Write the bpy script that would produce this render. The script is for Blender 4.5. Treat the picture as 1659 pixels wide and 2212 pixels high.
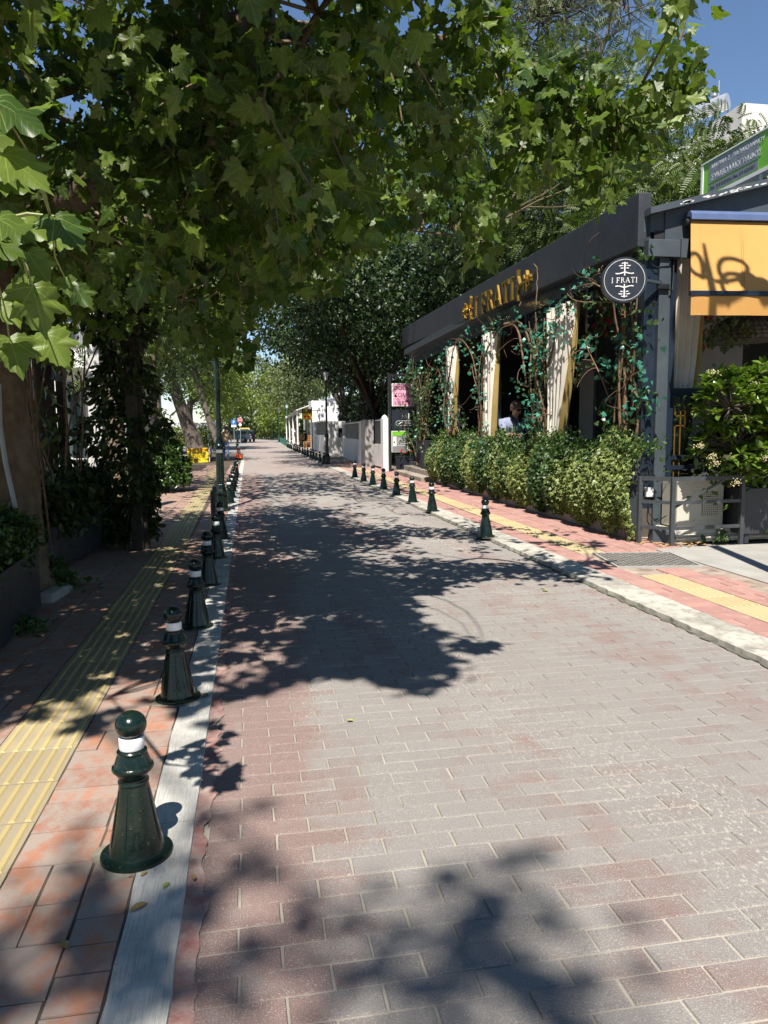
import bpy, math, random
import numpy as np
from mathutils import Vector, Matrix

random.seed(7); RNG = np.random.default_rng(7)
for _o in list(bpy.data.objects): bpy.data.objects.remove(_o)
SC = bpy.context.scene
COL = SC.collection

# ------------------------------------------------------------------ camera
F, CX, CY, H, ROLL = 1620.0, 829.5, 1106.0, 1.3, 0.0105       # survey of the photograph (1659 x 2212 grid)
def _unroll(px, py):
    dx, dy = px - CX, py - CY
    return dx - ROLL * dy, dy + ROLL * dx
_ux, _uy = _unroll(537.0, 932.0)                              # the street's vanishing point
PITCH = math.atan(-_uy / F)
def _lev(r, f, u):
    c, s = math.cos(PITCH), math.sin(PITCH)
    return r, f * c + u * s, -f * s + u * c
_l = _lev(_ux, F, -_uy); YAW = math.atan2(_l[0], _l[1])
CAMP = np.array([0.0, 0.0, H])
def ray(px, py):
    a, b = _unroll(px, py); v = _lev(a, F, -b)
    c, s = math.cos(YAW), math.sin(YAW)
    return np.array([v[0] * c - v[1] * s, v[0] * s + v[1] * c, v[2]])
def G(px, py, z=0.0):            # point of the ground (or of height z) seen at a grid position
    r = ray(px, py); return CAMP + r * (z - H) / r[2]
def atY(px, py, Y):
    r = ray(px, py); return CAMP + r * Y / r[1]
def atX(px, py, X):
    r = ray(px, py); return CAMP + r * X / r[0]
def atD(px, py, d):
    r = ray(px, py); return CAMP + r * d / np.linalg.norm(r)
_fw = ray(CX, CY); _rt = ray(CX + 1, CY) - _fw; _up = ray(CX, CY - 1) - _fw
_fw, _rt, _up = [v / np.linalg.norm(v) for v in (_fw, _rt, _up)]
def project(P):                  # world points (n,3) -> grid positions (n,2), depth (n)
    d = np.atleast_2d(P) - CAMP
    f = d @ _fw; fs = np.where(np.abs(f) < 1e-4, 1e-4, f)
    return np.stack([CX + F * (d @ _rt) / fs, CY - F * (d @ _up) / fs], 1), f
cam_d = bpy.data.cameras.new('camera'); cam = bpy.data.objects.new('camera', cam_d); COL.objects.link(cam)
cam.matrix_world = Matrix(((_rt[0], _up[0], -_fw[0], 0), (_rt[1], _up[1], -_fw[1], 0), (_rt[2], _up[2], -_fw[2], H), (0, 0, 0, 1)))
cam_d.sensor_fit = 'VERTICAL'; cam_d.sensor_height = 36.0; cam_d.lens = F / 2212.0 * 36.0
cam_d.clip_start = 0.05; cam_d.clip_end = 2000.0
SC.camera = cam

# ------------------------------------------------------------------ sky, sun, exposure
SUN_SHIFT = (0.16, 0.63)                                     # how far a shadow lies from a point one metre up
sun_v = Vector((-SUN_SHIFT[0], -SUN_SHIFT[1], 1.0)).normalized()
W = bpy.data.worlds.new('World'); SC.world = W; W.use_nodes = True
wn = W.node_tree.nodes; wl = W.node_tree.links
sky = wn.new('ShaderNodeTexSky'); sky.sky_type = 'NISHITA'; sky.sun_disc = False
sky.sun_elevation = math.asin(sun_v.z); sky.sun_rotation = math.atan2(sun_v.x, sun_v.y)
sky.air_density = 1.0; sky.dust_density = 0.0; sky.ozone_density = 4.5
wl.new(sky.outputs[0], wn['Background'].inputs[0]); wn['Background'].inputs[1].default_value = 0.075
sl = bpy.data.lights.new('sun', 'SUN'); sl.energy = 5.0; sl.angle = math.radians(0.53); sl.color = (1.0, 0.95, 0.87)
so = bpy.data.objects.new('sun', sl); COL.objects.link(so); so.location = (-3, -12, 20)
so.rotation_euler = sun_v.to_track_quat('Z', 'Y').to_euler()
SC.view_settings.view_transform = 'Standard'; SC.view_settings.look = 'None'
SC.view_settings.exposure = 0.88; SC.view_settings.gamma = 1.0; SC.view_settings.use_curve_mapping = False
SC.render.engine = 'CYCLES'
SC.cycles.use_denoising = True
SC.cycles.max_bounces = 8; SC.cycles.transparent_max_bounces = 8; SC.cycles.caustics_reflective = False; SC.cycles.caustics_refractive = False

# ------------------------------------------------------------------ materials
def _nt(name):
    m = bpy.data.materials.new(name); m.use_nodes = True
    return m, m.node_tree.nodes, m.node_tree.links, m.node_tree.nodes['Principled BSDF']
def _noise(n, l, scale, detail=4, vec=None, rough=0.55):
    t = n.new('ShaderNodeTexNoise'); t.inputs['Scale'].default_value = scale; t.inputs['Detail'].default_value = detail
    t.inputs['Roughness'].default_value = rough
    if vec is not None: l.new(vec, t.inputs['Vector'])
    return t.outputs['Fac']
def _ramp(n, l, src, stops):
    r = n.new('ShaderNodeValToRGB'); e = r.color_ramp.elements
    while len(e) < len(stops): e.new(0.5)
    for el, (p, c) in zip(e, stops):
        el.position = p; el.color = (c, c, c, 1) if isinstance(c, (int, float)) else (*c, 1)
    l.new(src, r.inputs[0]); return r.outputs[0]
def _mix(n, l, fac, a, b, mode='MIX'):
    m = n.new('ShaderNodeMix'); m.data_type = 'RGBA'; m.blend_type = mode
    for s, v in ((m.inputs['Factor'], fac), (m.inputs['A'], a), (m.inputs['B'], b)):
        if isinstance(v, (int, float)): s.default_value = v
        elif isinstance(v, tuple): s.default_value = (*v, 1)
        else: l.new(v, s)
    return m.outputs['Result']
def _math(n, l, op, a, b=0.0, clamp=False):
    m = n.new('ShaderNodeMath'); m.operation = op; m.use_clamp = clamp
    for s, v in zip(m.inputs, (a, b)):
        if isinstance(v, (int, float)): s.default_value = v
        else: l.new(v, s)
    return m.outputs[0]
def _pos(n): return n.new('ShaderNodeNewGeometry').outputs['Position']
def _scaled(n, l, vec, s):
    m = n.new('ShaderNodeVectorMath'); m.operation = 'MULTIPLY'; l.new(vec, m.inputs[0]); m.inputs[1].default_value = s
    return m.outputs[0]
def _bump(n, l, b, h, strength, dist=0.01):
    k = n.new('ShaderNodeBump'); k.inputs['Strength'].default_value = strength; k.inputs['Distance'].default_value = dist
    l.new(h, k.inputs['Height']); l.new(k.outputs[0], b.inputs['Normal'])
def _attr(n, name):
    a = n.new('ShaderNodeAttribute'); a.attribute_name = name; return a.outputs['Fac']
MATS = {}
def mat(name, c, rough=0.6, c2=None, scale=6.0, bump=0.15, bscale=60.0, metal=0.0, spec=0.5, dirt=0.0, dirt_c=(0.2, 0.17, 0.13), stretch=None, coat=0.0, chips=0.0, chip_c=(0.12, 0.125, 0.105)):
    m, n, l, b = _nt(name); p = _pos(n)
    if stretch: p = _scaled(n, l, p, stretch)
    if c2 is None: c2 = tuple(min(1, x * 0.72) for x in c)
    col = _mix(n, l, _ramp(n, l, _noise(n, l, scale, 6, p), [(0.32, 0.0), (0.68, 1.0)]), c, c2)
    if dirt > 0:
        d = _math(n, l, 'MULTIPLY', _ramp(n, l, _noise(n, l, scale * 0.35, 8, p, 0.7), [(0.48, 0.0), (0.72, 1.0)]), dirt)
        col = _mix(n, l, d, col, dirt_c)
    if chips > 0:
        col = _mix(n, l, _math(n, l, 'MULTIPLY', _ramp(n, l, _noise(n, l, 70.0, 6, p, 0.7), [(0.63, 0.0), (0.67, 1.0)]), chips), col, chip_c)
    l.new(col, b.inputs['Base Color'])
    rr = n.new('ShaderNodeMapRange'); l.new(_noise(n, l, scale * 2.3, 4, p), rr.inputs[0])
    rr.inputs[3].default_value = max(0.02, rough - 0.12); rr.inputs[4].default_value = min(1, rough + 0.12)
    l.new(rr.outputs[0], b.inputs['Roughness'])
    b.inputs['Metallic'].default_value = metal; b.inputs['Specular IOR Level'].default_value = spec; b.inputs['Coat Weight'].default_value = coat
    if bump: _bump(n, l, b, _noise(n, l, bscale, 5, p), bump, 0.01)
    MATS[name] = m; return m
def leafmat(name, dark, light, trans=0.32, rough=0.42, vein=False, edge=None, tcol=None, spec=0.45):
    m, n, l, b = _nt(name); p = _pos(n)
    r = _attr(n, 'rnd')
    col = _mix(n, l, r, dark, light)
    col = _mix(n, l, _ramp(n, l, _noise(n, l, 9.0, 3, p), [(0.35, 0.0), (0.7, 0.35)]), col, tuple(x * 0.6 for x in dark))
    if vein: col = _mix(n, l, _ramp(n, l, _noise(n, l, 45.0, 3, p), [(0.68, 0.0), (0.74, 0.5)]), col, (0.16, 0.12, 0.03))
    if vein or edge:
        uv = n.new('ShaderNodeUVMap'); sp = n.new('ShaderNodeSeparateXYZ'); l.new(uv.outputs[0], sp.inputs[0])
        x = _math(n, l, 'ABSOLUTE', sp.outputs[0]); y = sp.outputs[1]
    if vein:
        dmin = None
        for a in (0.0, 0.72, 1.5):
            d = _math(n, l, 'ABSOLUTE', _math(n, l, 'SUBTRACT', _math(n, l, 'MULTIPLY', x, math.cos(a)), _math(n, l, 'MULTIPLY', y, math.sin(a))))
            dmin = d if dmin is None else _math(n, l, 'MINIMUM', dmin, d)
        w = n.new('ShaderNodeTexWave'); w.bands_direction = 'Y'; w.inputs['Scale'].default_value = 3.2; w.inputs['Distortion'].default_value = 1.0
        cv = n.new('ShaderNodeCombineXYZ'); l.new(x, cv.inputs[0]); l.new(_math(n, l, 'SUBTRACT', y, _math(n, l, 'MULTIPLY', x, 0.8)), cv.inputs[1]); l.new(cv.outputs[0], w.inputs['Vector'])
        side = _ramp(n, l, w.outputs['Fac'], [(0.93, 0.0), (0.995, 0.16)])
        v = _math(n, l, 'MAXIMUM', _ramp(n, l, dmin, [(0.005, 0.38), (0.017, 0.0)]), side)
        col = _mix(n, l, v, col, tuple(min(1, c * 1.5 + 0.05) for c in light))
        _bump(n, l, b, v, 0.25, 0.004)
    if edge:
        q = n.new('ShaderNodeVectorMath'); q.operation = 'LENGTH'; cv = n.new('ShaderNodeCombineXYZ'); l.new(x, cv.inputs[0]); l.new(_math(n, l, 'SUBTRACT', y, 0.45), cv.inputs[1]); l.new(cv.outputs[0], q.inputs[0])
        e = _ramp(n, l, _math(n, l, 'ADD', q.outputs['Value'], _math(n, l, 'MULTIPLY', _noise(n, l, 60, 2, p), 0.3)), [(0.42, 0.0), (0.52, 1.0)])
        col = _mix(n, l, e, col, edge)
    l.new(col, b.inputs['Base Color']); b.inputs['Roughness'].default_value = rough; b.inputs['Specular IOR Level'].default_value = spec
    t = n.new('ShaderNodeBsdfTranslucent')
    l.new(_mix(n, l, 1.0, col, tcol or (1.0, 1.15, 0.35), 'MULTIPLY'), t.inputs[0])
    ms = n.new('ShaderNodeMixShader'); ms.inputs[0].default_value = trans
    l.new(b.outputs[0], ms.inputs[1]); l.new(t.outputs[0], ms.inputs[2])
    l.new(ms.outputs[0], n['Material Output'].inputs['Surface'])
    MATS[name] = m; return m
def glass(name, tint, refl=0.12):
    m, n, l, b = _nt(name); n.remove(b)
    g = n.new('ShaderNodeBsdfGlossy'); g.inputs['Roughness'].default_value = 0.02
    t = n.new('ShaderNodeBsdfTransparent'); t.inputs[0].default_value = (*tint, 1)
    fr = n.new('ShaderNodeFresnel'); fr.inputs[0].default_value = 1.45
    ms = n.new('ShaderNodeMixShader'); l.new(_math(n, l, 'ADD', fr.outputs[0], refl * 0.3, True), ms.inputs[0])
    l.new(t.outputs[0], ms.inputs[1]); l.new(g.outputs[0], ms.inputs[2]); l.new(ms.outputs[0], n['Material Output'].inputs['Surface'])
    MATS[name] = m; return m

# ------------------------------------------------------------------ mesh builder
class MB:
    def __init__(s): s.v = []; s.f = []; s.m = []; s.k = 0
    def _add(s, vs, fs):
        o = len(s.v); s.v.extend([tuple(map(float, p)) for p in vs]); s.f.extend([tuple(o + i for i in f) for f in fs]); s.m.extend([s.k] * len(fs)); return s
    def box(s, lo, hi):
        a, b, c = lo; d, e, g = hi
        return s._add([(a, b, c), (d, b, c), (d, e, c), (a, e, c), (a, b, g), (d, b, g), (d, e, g), (a, e, g)],
                      [(0, 3, 2, 1), (4, 5, 6, 7), (0, 1, 5, 4), (1, 2, 6, 5), (2, 3, 7, 6), (3, 0, 4, 7)])
    def hexa(s, p):              # 8 corners: bottom ring then top ring
        return s._add(p, [(0, 3, 2, 1), (4, 5, 6, 7), (0, 1, 5, 4), (1, 2, 6, 5), (2, 3, 7, 6), (3, 0, 4, 7)])
    def quad(s, a, b, c, d): return s._add([a, b, c, d], [(0, 1, 2, 3)])
    def bar(s, p0, p1, w, h, up=(0, 0, 1)):
        p0, p1 = np.array(p0, float), np.array(p1, float); d = (p1 - p0) / np.linalg.norm(p1 - p0)
        u = np.array(up, float)
        if abs(d @ u) > 0.98: u = np.array([1.0, 0, 0])
        r = np.cross(d, u); r /= np.linalg.norm(r); u = np.cross(r, d)
        r, u = r * w / 2, u * h / 2
        return s.hexa([p0 - r - u, p0 + r - u, p1 + r - u, p1 - r - u, p0 - r + u, p0 + r + u, p1 + r + u, p1 - r + u])
    def tube(s, path, rad, n=8, cap=True):
        path = [np.array(p, float) for p in path]; N = len(path)
        if isinstance(rad, (int, float)): rad = [rad] * N
        o = len(s.v); prev = None
        for i, p in enumerate(path):
            d = path[min(i + 1, N - 1)] - path[max(i - 1, 0)]; d = d / (np.linalg.norm(d) + 1e-9)
            if prev is None:
                a = np.array([0, 0, 1.0]) if abs(d[2]) < 0.9 else np.array([1.0, 0, 0])
            else: a = prev
            x = a - d * (a @ d); x /= (np.linalg.norm(x) + 1e-9); y = np.cross(d, x); prev = x
            for k in range(n):
                t = 2 * math.pi * k / n; q = p + (x * math.cos(t) + y * math.sin(t)) * rad[i]; s.v.append(tuple(q))
        fs = []
        for i in range(N - 1):
            for k in range(n): fs.append((o + i * n + k, o + i * n + (k + 1) % n, o + (i + 1) * n + (k + 1) % n, o + (i + 1) * n + k))
        if cap: fs.append(tuple(o + k for k in range(n))[::-1]); fs.append(tuple(o + (N - 1) * n + k for k in range(n)))
        s.f.extend(fs); s.m.extend([s.k] * len(fs)); return s
    def lathe(s, prof, n=20, c=(0, 0, 0), sq=None):
        o = len(s.v)
        for r, z in prof:
            for k in range(n):
                t = 2 * math.pi * (k + 0.5) / n; s.v.append((c[0] + r * math.cos(t), c[1] + r * math.sin(t), c[2] + z))
        fs = []
        for i in range(len(prof) - 1):
            for k in range(n): fs.append((o + i * n + k, o + i * n + (k + 1) % n, o + (i + 1) * n + (k + 1) % n, o + (i + 1) * n + k))
        fs.append(tuple(o + k for k in range(n))[::-1]); fs.append(tuple(o + (len(prof) - 1) * n + k for k in range(n)))
        s.f.extend(fs); s.m.extend([s.k] * len(fs)); return s
    def prism(s, poly, fn0, fn1):   # polygon (list of 2d) mapped by two functions to front and back
        n = len(poly); a = [fn0(*p) for p in poly]; b = [fn1(*p) for p in poly]
        return s._add(a + b, [tuple(range(n)), tuple(range(2 * n - 1, n - 1, -1))] + [(i, n + i, n + (i + 1) % n, (i + 1) % n) for i in range(n)])
    def build(s, name, mats, parent=None, smooth=False, bevel=0.0, world=True):
        me = bpy.data.meshes.new(name); me.from_pydata(s.v, [], s.f)
        if not isinstance(mats, (list, tuple)): mats = [mats]
        for m in mats: me.materials.append(MATS[m])
        if len(mats) > 1: me.polygons.foreach_set('material_index', s.m)
        if smooth:
            me.polygons.foreach_set('use_smooth', [True] * len(s.f))
            try: me.set_sharp_from_angle(angle=math.radians(smooth if smooth is not True else 40))
            except Exception: pass
        me.update()
        o = link(name, me, parent, world)
        if bevel:
            b = o.modifiers.new('bevel', 'BEVEL'); b.width = bevel; b.segments = 2; b.limit_method = 'ANGLE'; b.angle_limit = math.radians(50)
        return o
def link(name, me, parent=None, world=True):
    o = bpy.data.objects.new(name, me); COL.objects.link(o)
    if parent is not None:
        o.parent = parent
        if world: o.matrix_parent_inverse = parent_world(parent).inverted()
    return o
def parent_world(p):
    m = p.matrix_basis.copy()
    return m if p.parent is None else parent_world(p.parent) @ p.matrix_parent_inverse @ m
def tag(o, label=None, cat=None, group=None, kind=None):
    if label: o['label'] = label
    if cat: o['category'] = cat
    if group: o['group'] = group
    if kind: o['kind'] = kind
    return o
def thing(name, label, cat, loc=(0, 0, 0), rz=0.0, group=None):
    o = bpy.data.objects.new(name, None); COL.objects.link(o); o.location = [float(x) for x in loc]; o.rotation_euler = (0, 0, rz)
    o.empty_display_size = 0.1
    return tag(o, label, cat, group)
def copy_tree(o, parent=None):
    c = o.copy(); COL.objects.link(c)
    if parent is not None: c.parent = parent
    for ch in list(o.children): copy_tree(ch, c)
    return c
def struct(o): o['kind'] = 'structure'; return o
def text(s, size, loc, ex, ey, m, parent=None, depth=0.004, name='lettering', align='LEFT', sx=1.0, sp=1.0, off=0.0):
    """flat lettering: ex = reading direction, ey = upwards"""
    c = bpy.data.curves.new(name, 'FONT'); c.body = s; c.size = size; c.extrude = depth; c.align_x = align; c.align_y = 'CENTER'; c.space_character = sp; c.offset = off
    c.materials.append(MATS[m]); c.resolution_u = 3
    tmp = bpy.data.objects.new(name + '_curve', c); me = bpy.data.meshes.new_from_object(tmp); me.name = name
    bpy.data.objects.remove(tmp); bpy.data.curves.remove(c)
    o = bpy.data.objects.new(name, me); COL.objects.link(o)
    ex = Vector([float(x) for x in ex]).normalized(); ey = Vector([float(x) for x in ey]); ey = (ey - ex * ey.dot(ex)).normalized(); ez = ex.cross(ey)
    mw = Matrix(((ex.x * sx, ey.x, ez.x, loc[0]), (ex.y * sx, ey.y, ez.y, loc[1]), (ex.z * sx, ey.z, ez.z, loc[2]), (0, 0, 0, 1)))
    if parent is not None:
        o.parent = parent; o.matrix_parent_inverse = parent_world(parent).inverted()
    o.matrix_basis = mw
    return o

# ------------------------------------------------------------------ foliage
def arr_mesh(name, V, T, m, uv=None, rnd=None, smooth=False):
    me = bpy.data.meshes.new(name); V = np.ascontiguousarray(V, np.float32); T = np.ascontiguousarray(T, np.int32)
    me.vertices.add(len(V)); me.vertices.foreach_set('co', V.ravel())
    k = T.shape[1]; me.loops.add(T.size); me.loops.foreach_set('vertex_index', T.ravel())
    me.polygons.add(len(T)); me.polygons.foreach_set('loop_start', np.arange(0, T.size, k, dtype=np.int32))
    try: me.polygons.foreach_set('loop_total', np.full(len(T), k, np.int32))
    except Exception: pass
    me.polygons.foreach_set('use_smooth', np.full(len(T), bool(smooth)))
    me.materials.append(MATS[m])
    if uv is not None:
        l = me.uv_layers.new(name='UVMap'); l.data.foreach_set('uv', np.ascontiguousarray(uv[T.ravel()], np.float32).ravel())
    if rnd is not None:
        a = me.attributes.new('rnd', 'FLOAT', 'POINT'); a.data.foreach_set('value', np.ascontiguousarray(rnd, np.float32))
    me.update(calc_edges=True); me.validate(); return me
def leaf_plane(hi=False):
    half = [(0, 0), (.07, -.07), (.2, -.1), (.27, -.06), (.36, -.09), (.40, .0), (.52, .0), (.47, .09), (.58, .17), (.50, .22), (.43, .27), (.47, .35), (.52, .40), (.58, .56), (.48, .54), (.40, .56), (.30, .52), (.27, .56), (.30, .64), (.22, .70), (.20, .79), (.11, .84), (.08, .93), (0, 1.06)] if hi else \
           [(0, 0), (.2, -.1), (.37, -.08), (.41, .0), (.57, .14), (.44, .27), (.57, .55), (.42, .54), (.28, .53), (.29, .64), (.19, .78), (.09, .88), (0, 1.06)]
    return half + [(-x, y) for x, y in half[-2:0:-1]]
def template(kind):
    """leaf in its own frame: base at 0, tip along +y, face towards +z -> verts, triangles, uv"""
    if kind in ('plane', 'plane_hi'):
        pts = leaf_plane(kind == 'plane_hi'); c = np.array((0, .30)); n = len(pts); pts = np.array(pts)
        if kind == 'plane':
            P = np.concatenate([[c], pts]); T = np.array([(0, 1 + (i + 1) % n, 1 + i) for i in range(n)])
        else:
            P = np.concatenate([[c], c + (pts - c) * .38, c + (pts - c) * .72, pts]); T = [(0, 1 + (i + 1) % n, 1 + i) for i in range(n)]
            for k in (0, 1):
                for i in range(n):
                    a_, b_ = 1 + k * n + i, 1 + k * n + (i + 1) % n; T += [(a_, b_, b_ + n), (a_, b_ + n, a_ + n)]
            T = np.array(T)
        x, y = P[:, 0], P[:, 1]; ang = np.arctan2(x, y - .3); rr_ = np.hypot(x, y - .3)
        z = 0.16 * np.abs(x) - 0.20 * (y - .1) ** 2 - 0.42 * x ** 2 + .20 * rr_ ** 2 * np.sin(5 * ang + 1.1) + .10 * rr_ ** 2 * np.sin(9 * ang + .4)
        return np.stack([x, y, z], 1), T, P
    if kind == 'ivy':
        half = [(0, 0), (.22, -.08), (.5, .12), (.33, .3), (.42, .55), (.2, .58), (0, 1.0)]
        pts = half + [(-a, b) for a, b in half[-2:0:-1]]; P = np.array([(0, .28)] + pts); n = len(pts)
        T = np.array([(0, 1 + (i + 1) % n, 1 + i) for i in range(n)])
        z = 0.15 * np.abs(P[:, 0]) - 0.2 * P[:, 1] ** 2; return np.stack([P[:, 0], P[:, 1], z], 1), T, P
    if kind == 'oval':
        P = np.array([(0, 0), (.17, .22), (.24, .5), (.15, .8), (0, 1.0), (-.15, .8), (-.24, .5), (-.17, .22), (0, .5)])
        T = np.array([(8, (i + 1) % 8, i) for i in range(8)])
        z = 0.25 * np.abs(P[:, 0]) - 0.22 * P[:, 1] ** 2; return np.stack([P[:, 0], P[:, 1], z], 1), T, P
    if kind == 'diamond':
        P = np.array([(0, 0), (.3, .45), (0, 1.0), (-.3, .45)]); z = np.array([0, .1, -.15, .1])
        return np.stack([P[:, 0], P[:, 1], z], 1), np.array([(0, 2, 1), (0, 3, 2)])[:, ::-1].copy(), P
    if kind == 'pinnate':
        V = []; T = []
        for i in range(7):
            y = .12 + i * .13; L = .34 * math.sin(.6 + 2.1 * (1 - i / 7.0) * .62); w = .055
            for s in (-1, 1):
                o = len(V); V += [(0, y, -.25 * y * y), (s * L * .45, y + .02 + w, -.25 * y * y + .03), (s * L, y + .07, -.25 * y * y - .10), (s * L * .5, y - w + .03, -.25 * y * y + .02)]
                T += [(o, o + 2, o + 1), (o, o + 3, o + 2)] if s > 0 else [(o, o + 1, o + 2), (o, o + 2, o + 3)]
        o = len(V); V += [(0, 1.0, -.25), (.06, 1.12, -.3), (0, 1.32, -.42), (-.06, 1.12, -.3)]; T += [(o, o + 1, o + 2), (o, o + 2, o + 3)]
        V = np.array(V); return V, np.array(T), V[:, :2]
    if kind == 'needle':
        V = []; T = []
        for i in range(6):
            a = i * 1.05; o = len(V); d = np.array([math.cos(a) * .5, .9, math.sin(a) * .5]); s = np.array([math.sin(a), 0, -math.cos(a)]) * .04
            V += [tuple(-s), tuple(s), tuple(d)]; T.append((o, o + 1, o + 2))
        V = np.array(V); return V, np.array(T), V[:, :2]
TPL = {k: template(k) for k in ('plane', 'plane_hi', 'ivy', 'oval', 'diamond', 'pinnate', 'needle')}
def frames(tip, nrm):
    t = tip / (np.linalg.norm(tip, axis=1, keepdims=True) + 1e-9)
    n = nrm - t * np.sum(nrm * t, 1, keepdims=True); n /= (np.linalg.norm(n, axis=1, keepdims=True) + 1e-9)
    x = np.cross(t, n); return np.stack([x, t, n], 2)        # columns: x, y(tip), z(normal)
def leaf_arrays(kind, P, R, S, rnd, curl=None):
    V, T, U = TPL[kind]; N = len(P); nv = len(V)
    VV = np.repeat(V[None], N, 0).astype(np.float32)
    if curl is not None: VV[:, :, 2] = VV[:, :, 2] * curl[:, None]
    X = np.einsum('nij,nvj->nvi', R, VV) * S[:, None, None] + P[:, None, :]
    TT = (T[None] + (np.arange(N) * nv)[:, None, None]).reshape(-1, 3)
    return X.reshape(-1, 3), TT, np.tile(U, (N, 1)), np.repeat(rnd, nv)
def foliage(parent, kind, P, R, S, m, rnd=None, singles=0, curl=None, name='leaf', mass='foliage', smooth=True):
    """leaves as meshes under parent: the `singles` that show largest one by one, the rest as one mass"""
    N = len(P)
    if rnd is None: rnd = RNG.random(N)
    if curl is None: curl = RNG.uniform(0.3, 1.7, N)
    idx = np.arange(N); single = np.zeros(N, bool)
    if singles:
        q, d = project(P); inside = (q[:, 0] > 0) & (q[:, 0] < 1659) & (q[:, 1] > 0) & (q[:, 1] < 2212) & (d > 0.3)
        sc = np.where(inside, S / np.maximum(d, .3), 0); pick = np.argsort(-sc)[:singles]; pick = pick[sc[pick] > 0]; single[pick] = True
        V, T, U = TPL.get(kind + '_hi', TPL[kind]); vs = []
        for k in range(10):
            VV = V.copy(); VV[:, 2] *= 0.3 + 0.14 * k
            vs.append(arr_mesh(name, VV, T, m, U, np.full(len(V), ((k * 7) % 10) / 9.0), smooth))
        pinv = parent_world(parent).inverted()
        for i in pick:
            o = bpy.data.objects.new(name, vs[int(curl[i] * 7 + rnd[i] * 97) % 10]); COL.objects.link(o); o.parent = parent
            o.matrix_parent_inverse = pinv
            A = np.eye(4); A[:3, :3] = R[i] * S[i]; A[:3, 3] = P[i]; o.matrix_basis = Matrix(A.tolist())
    r = ~single
    if r.any():
        X, TT, U, rr = leaf_arrays(kind, P[r], R[r], S[r], rnd[r], curl[r])
        o = link(mass, arr_mesh(mass, X, TT, m, U, rr, smooth), parent); o['kind'] = 'stuff'
        return o
def inpoly(q, poly):
    x, y = q[:, 0], q[:, 1]; r = np.zeros(len(q), bool); n = len(poly)
    for i in range(n):
        (x0, y0), (x1, y1) = poly[i], poly[(i + 1) % n]
        c = ((y0 > y) != (y1 > y)) & (x < (x1 - x0) * (y - y0) / ((y1 - y0) if y1 != y0 else 1e-9) + x0); r ^= c
    return r
def unit(n): v = RNG.normal(size=(n, 3)); return v / np.linalg.norm(v, axis=1, keepdims=True)
def wobble(p0, p1, n, amp, sag=0.0):
    p0, p1 = np.array(p0, float), np.array(p1, float); L = np.linalg.norm(p1 - p0); pts = []
    a = RNG.normal(size=3) * amp * L; b = RNG.normal(size=3) * amp * L
    for i in range(n + 1):
        t = i / n; q = p0 + (p1 - p0) * t + a * math.sin(math.pi * t) + b * math.sin(2 * math.pi * t) * 0.6; q[2] += sag * L * math.sin(math.pi * t)
        pts.append(q)
    return pts
# ------------------------------------------------------------------ paving materials
def brick_mat():
    m, n, l, b = _nt('road_brick'); p = _pos(n); sp = n.new('ShaderNodeSeparateXYZ'); l.new(p, sp.inputs[0])
    big = _noise(n, l, 0.9, 5, p, 0.6); mid = _noise(n, l, 5.0, 6, p, 0.65)
    red = (0.235, 0.156, 0.138); grey = (0.25, 0.229, 0.211); pale = (0.46, 0.43, 0.39); dark = (0.13, 0.115, 0.11)
    # the red coat survives in long stripes along the street
    st = _noise(n, l, 1.0, 5, _scaled(n, l, p, (1.5, 0.16, 1)), 0.6)
    k = _math(n, l, 'ADD', _math(n, l, 'MULTIPLY', st, 1.0), _math(n, l, 'MULTIPLY', mid, 0.55))
    edge = _ramp(n, l, sp.outputs[0], [(0.0, 0.30), (0.45, 0.0)])
    k = _math(n, l, 'ADD', k, edge)
    k = _math(n, l, 'ADD', k, _math(n, l, 'MULTIPLY', _attr(n, 'rnd'), 0.10))
    col = _mix(n, l, _ramp(n, l, k, [(0.84, 0.0), (1.18, 1.0)]), grey, red)
    col = _mix(n, l, _math(n, l, 'MULTIPLY', _attr(n, 'rnd'), 0.2), col, (0.15, 0.12, 0.11))
    fine = _noise(n, l, 260.0, 3, p, 0.75); f2 = _noise(n, l, 125.0, 5, p, 0.75)
    col = _mix(n, l, _ramp(n, l, fine, [(0.55, 0.0), (0.64, 0.85)]), col, pale)
    col = _mix(n, l, _ramp(n, l, f2, [(0.34, 0.7), (0.43, 0.0)]), col, dark)
    # pale cement film rubbed into streaks
    fl = _noise(n, l, 75.0, 5, _scaled(n, l, p, (1.0, 0.45, 1)), 0.72)
    zone = _ramp(n, l, _noise(n, l, 0.8, 3, _scaled(n, l, p, (1.3, 0.2, 1))), [(0.46, 0.0), (0.62, 1.0)])
    col = _mix(n, l, _math(n, l, 'MULTIPLY', _ramp(n, l, fl, [(0.55, 0.0), (0.60, 0.8)]), zone), col, (0.55, 0.51, 0.44))
    oil = _ramp(n, l, _noise(n, l, 3.3, 2, p), [(0.74, 0.0), (0.79, 0.7)])
    col = _mix(n, l, oil, col, (0.06, 0.055, 0.055))
    l.new(col, b.inputs['Base Color']); b.inputs['Roughness'].default_value = 0.85; b.inputs['Specular IOR Level'].default_value = 0.25
    _bump(n, l, b, _math(n, l, 'ADD', fine, f2), 0.7, 0.005); MATS['road_brick'] = m
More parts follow.
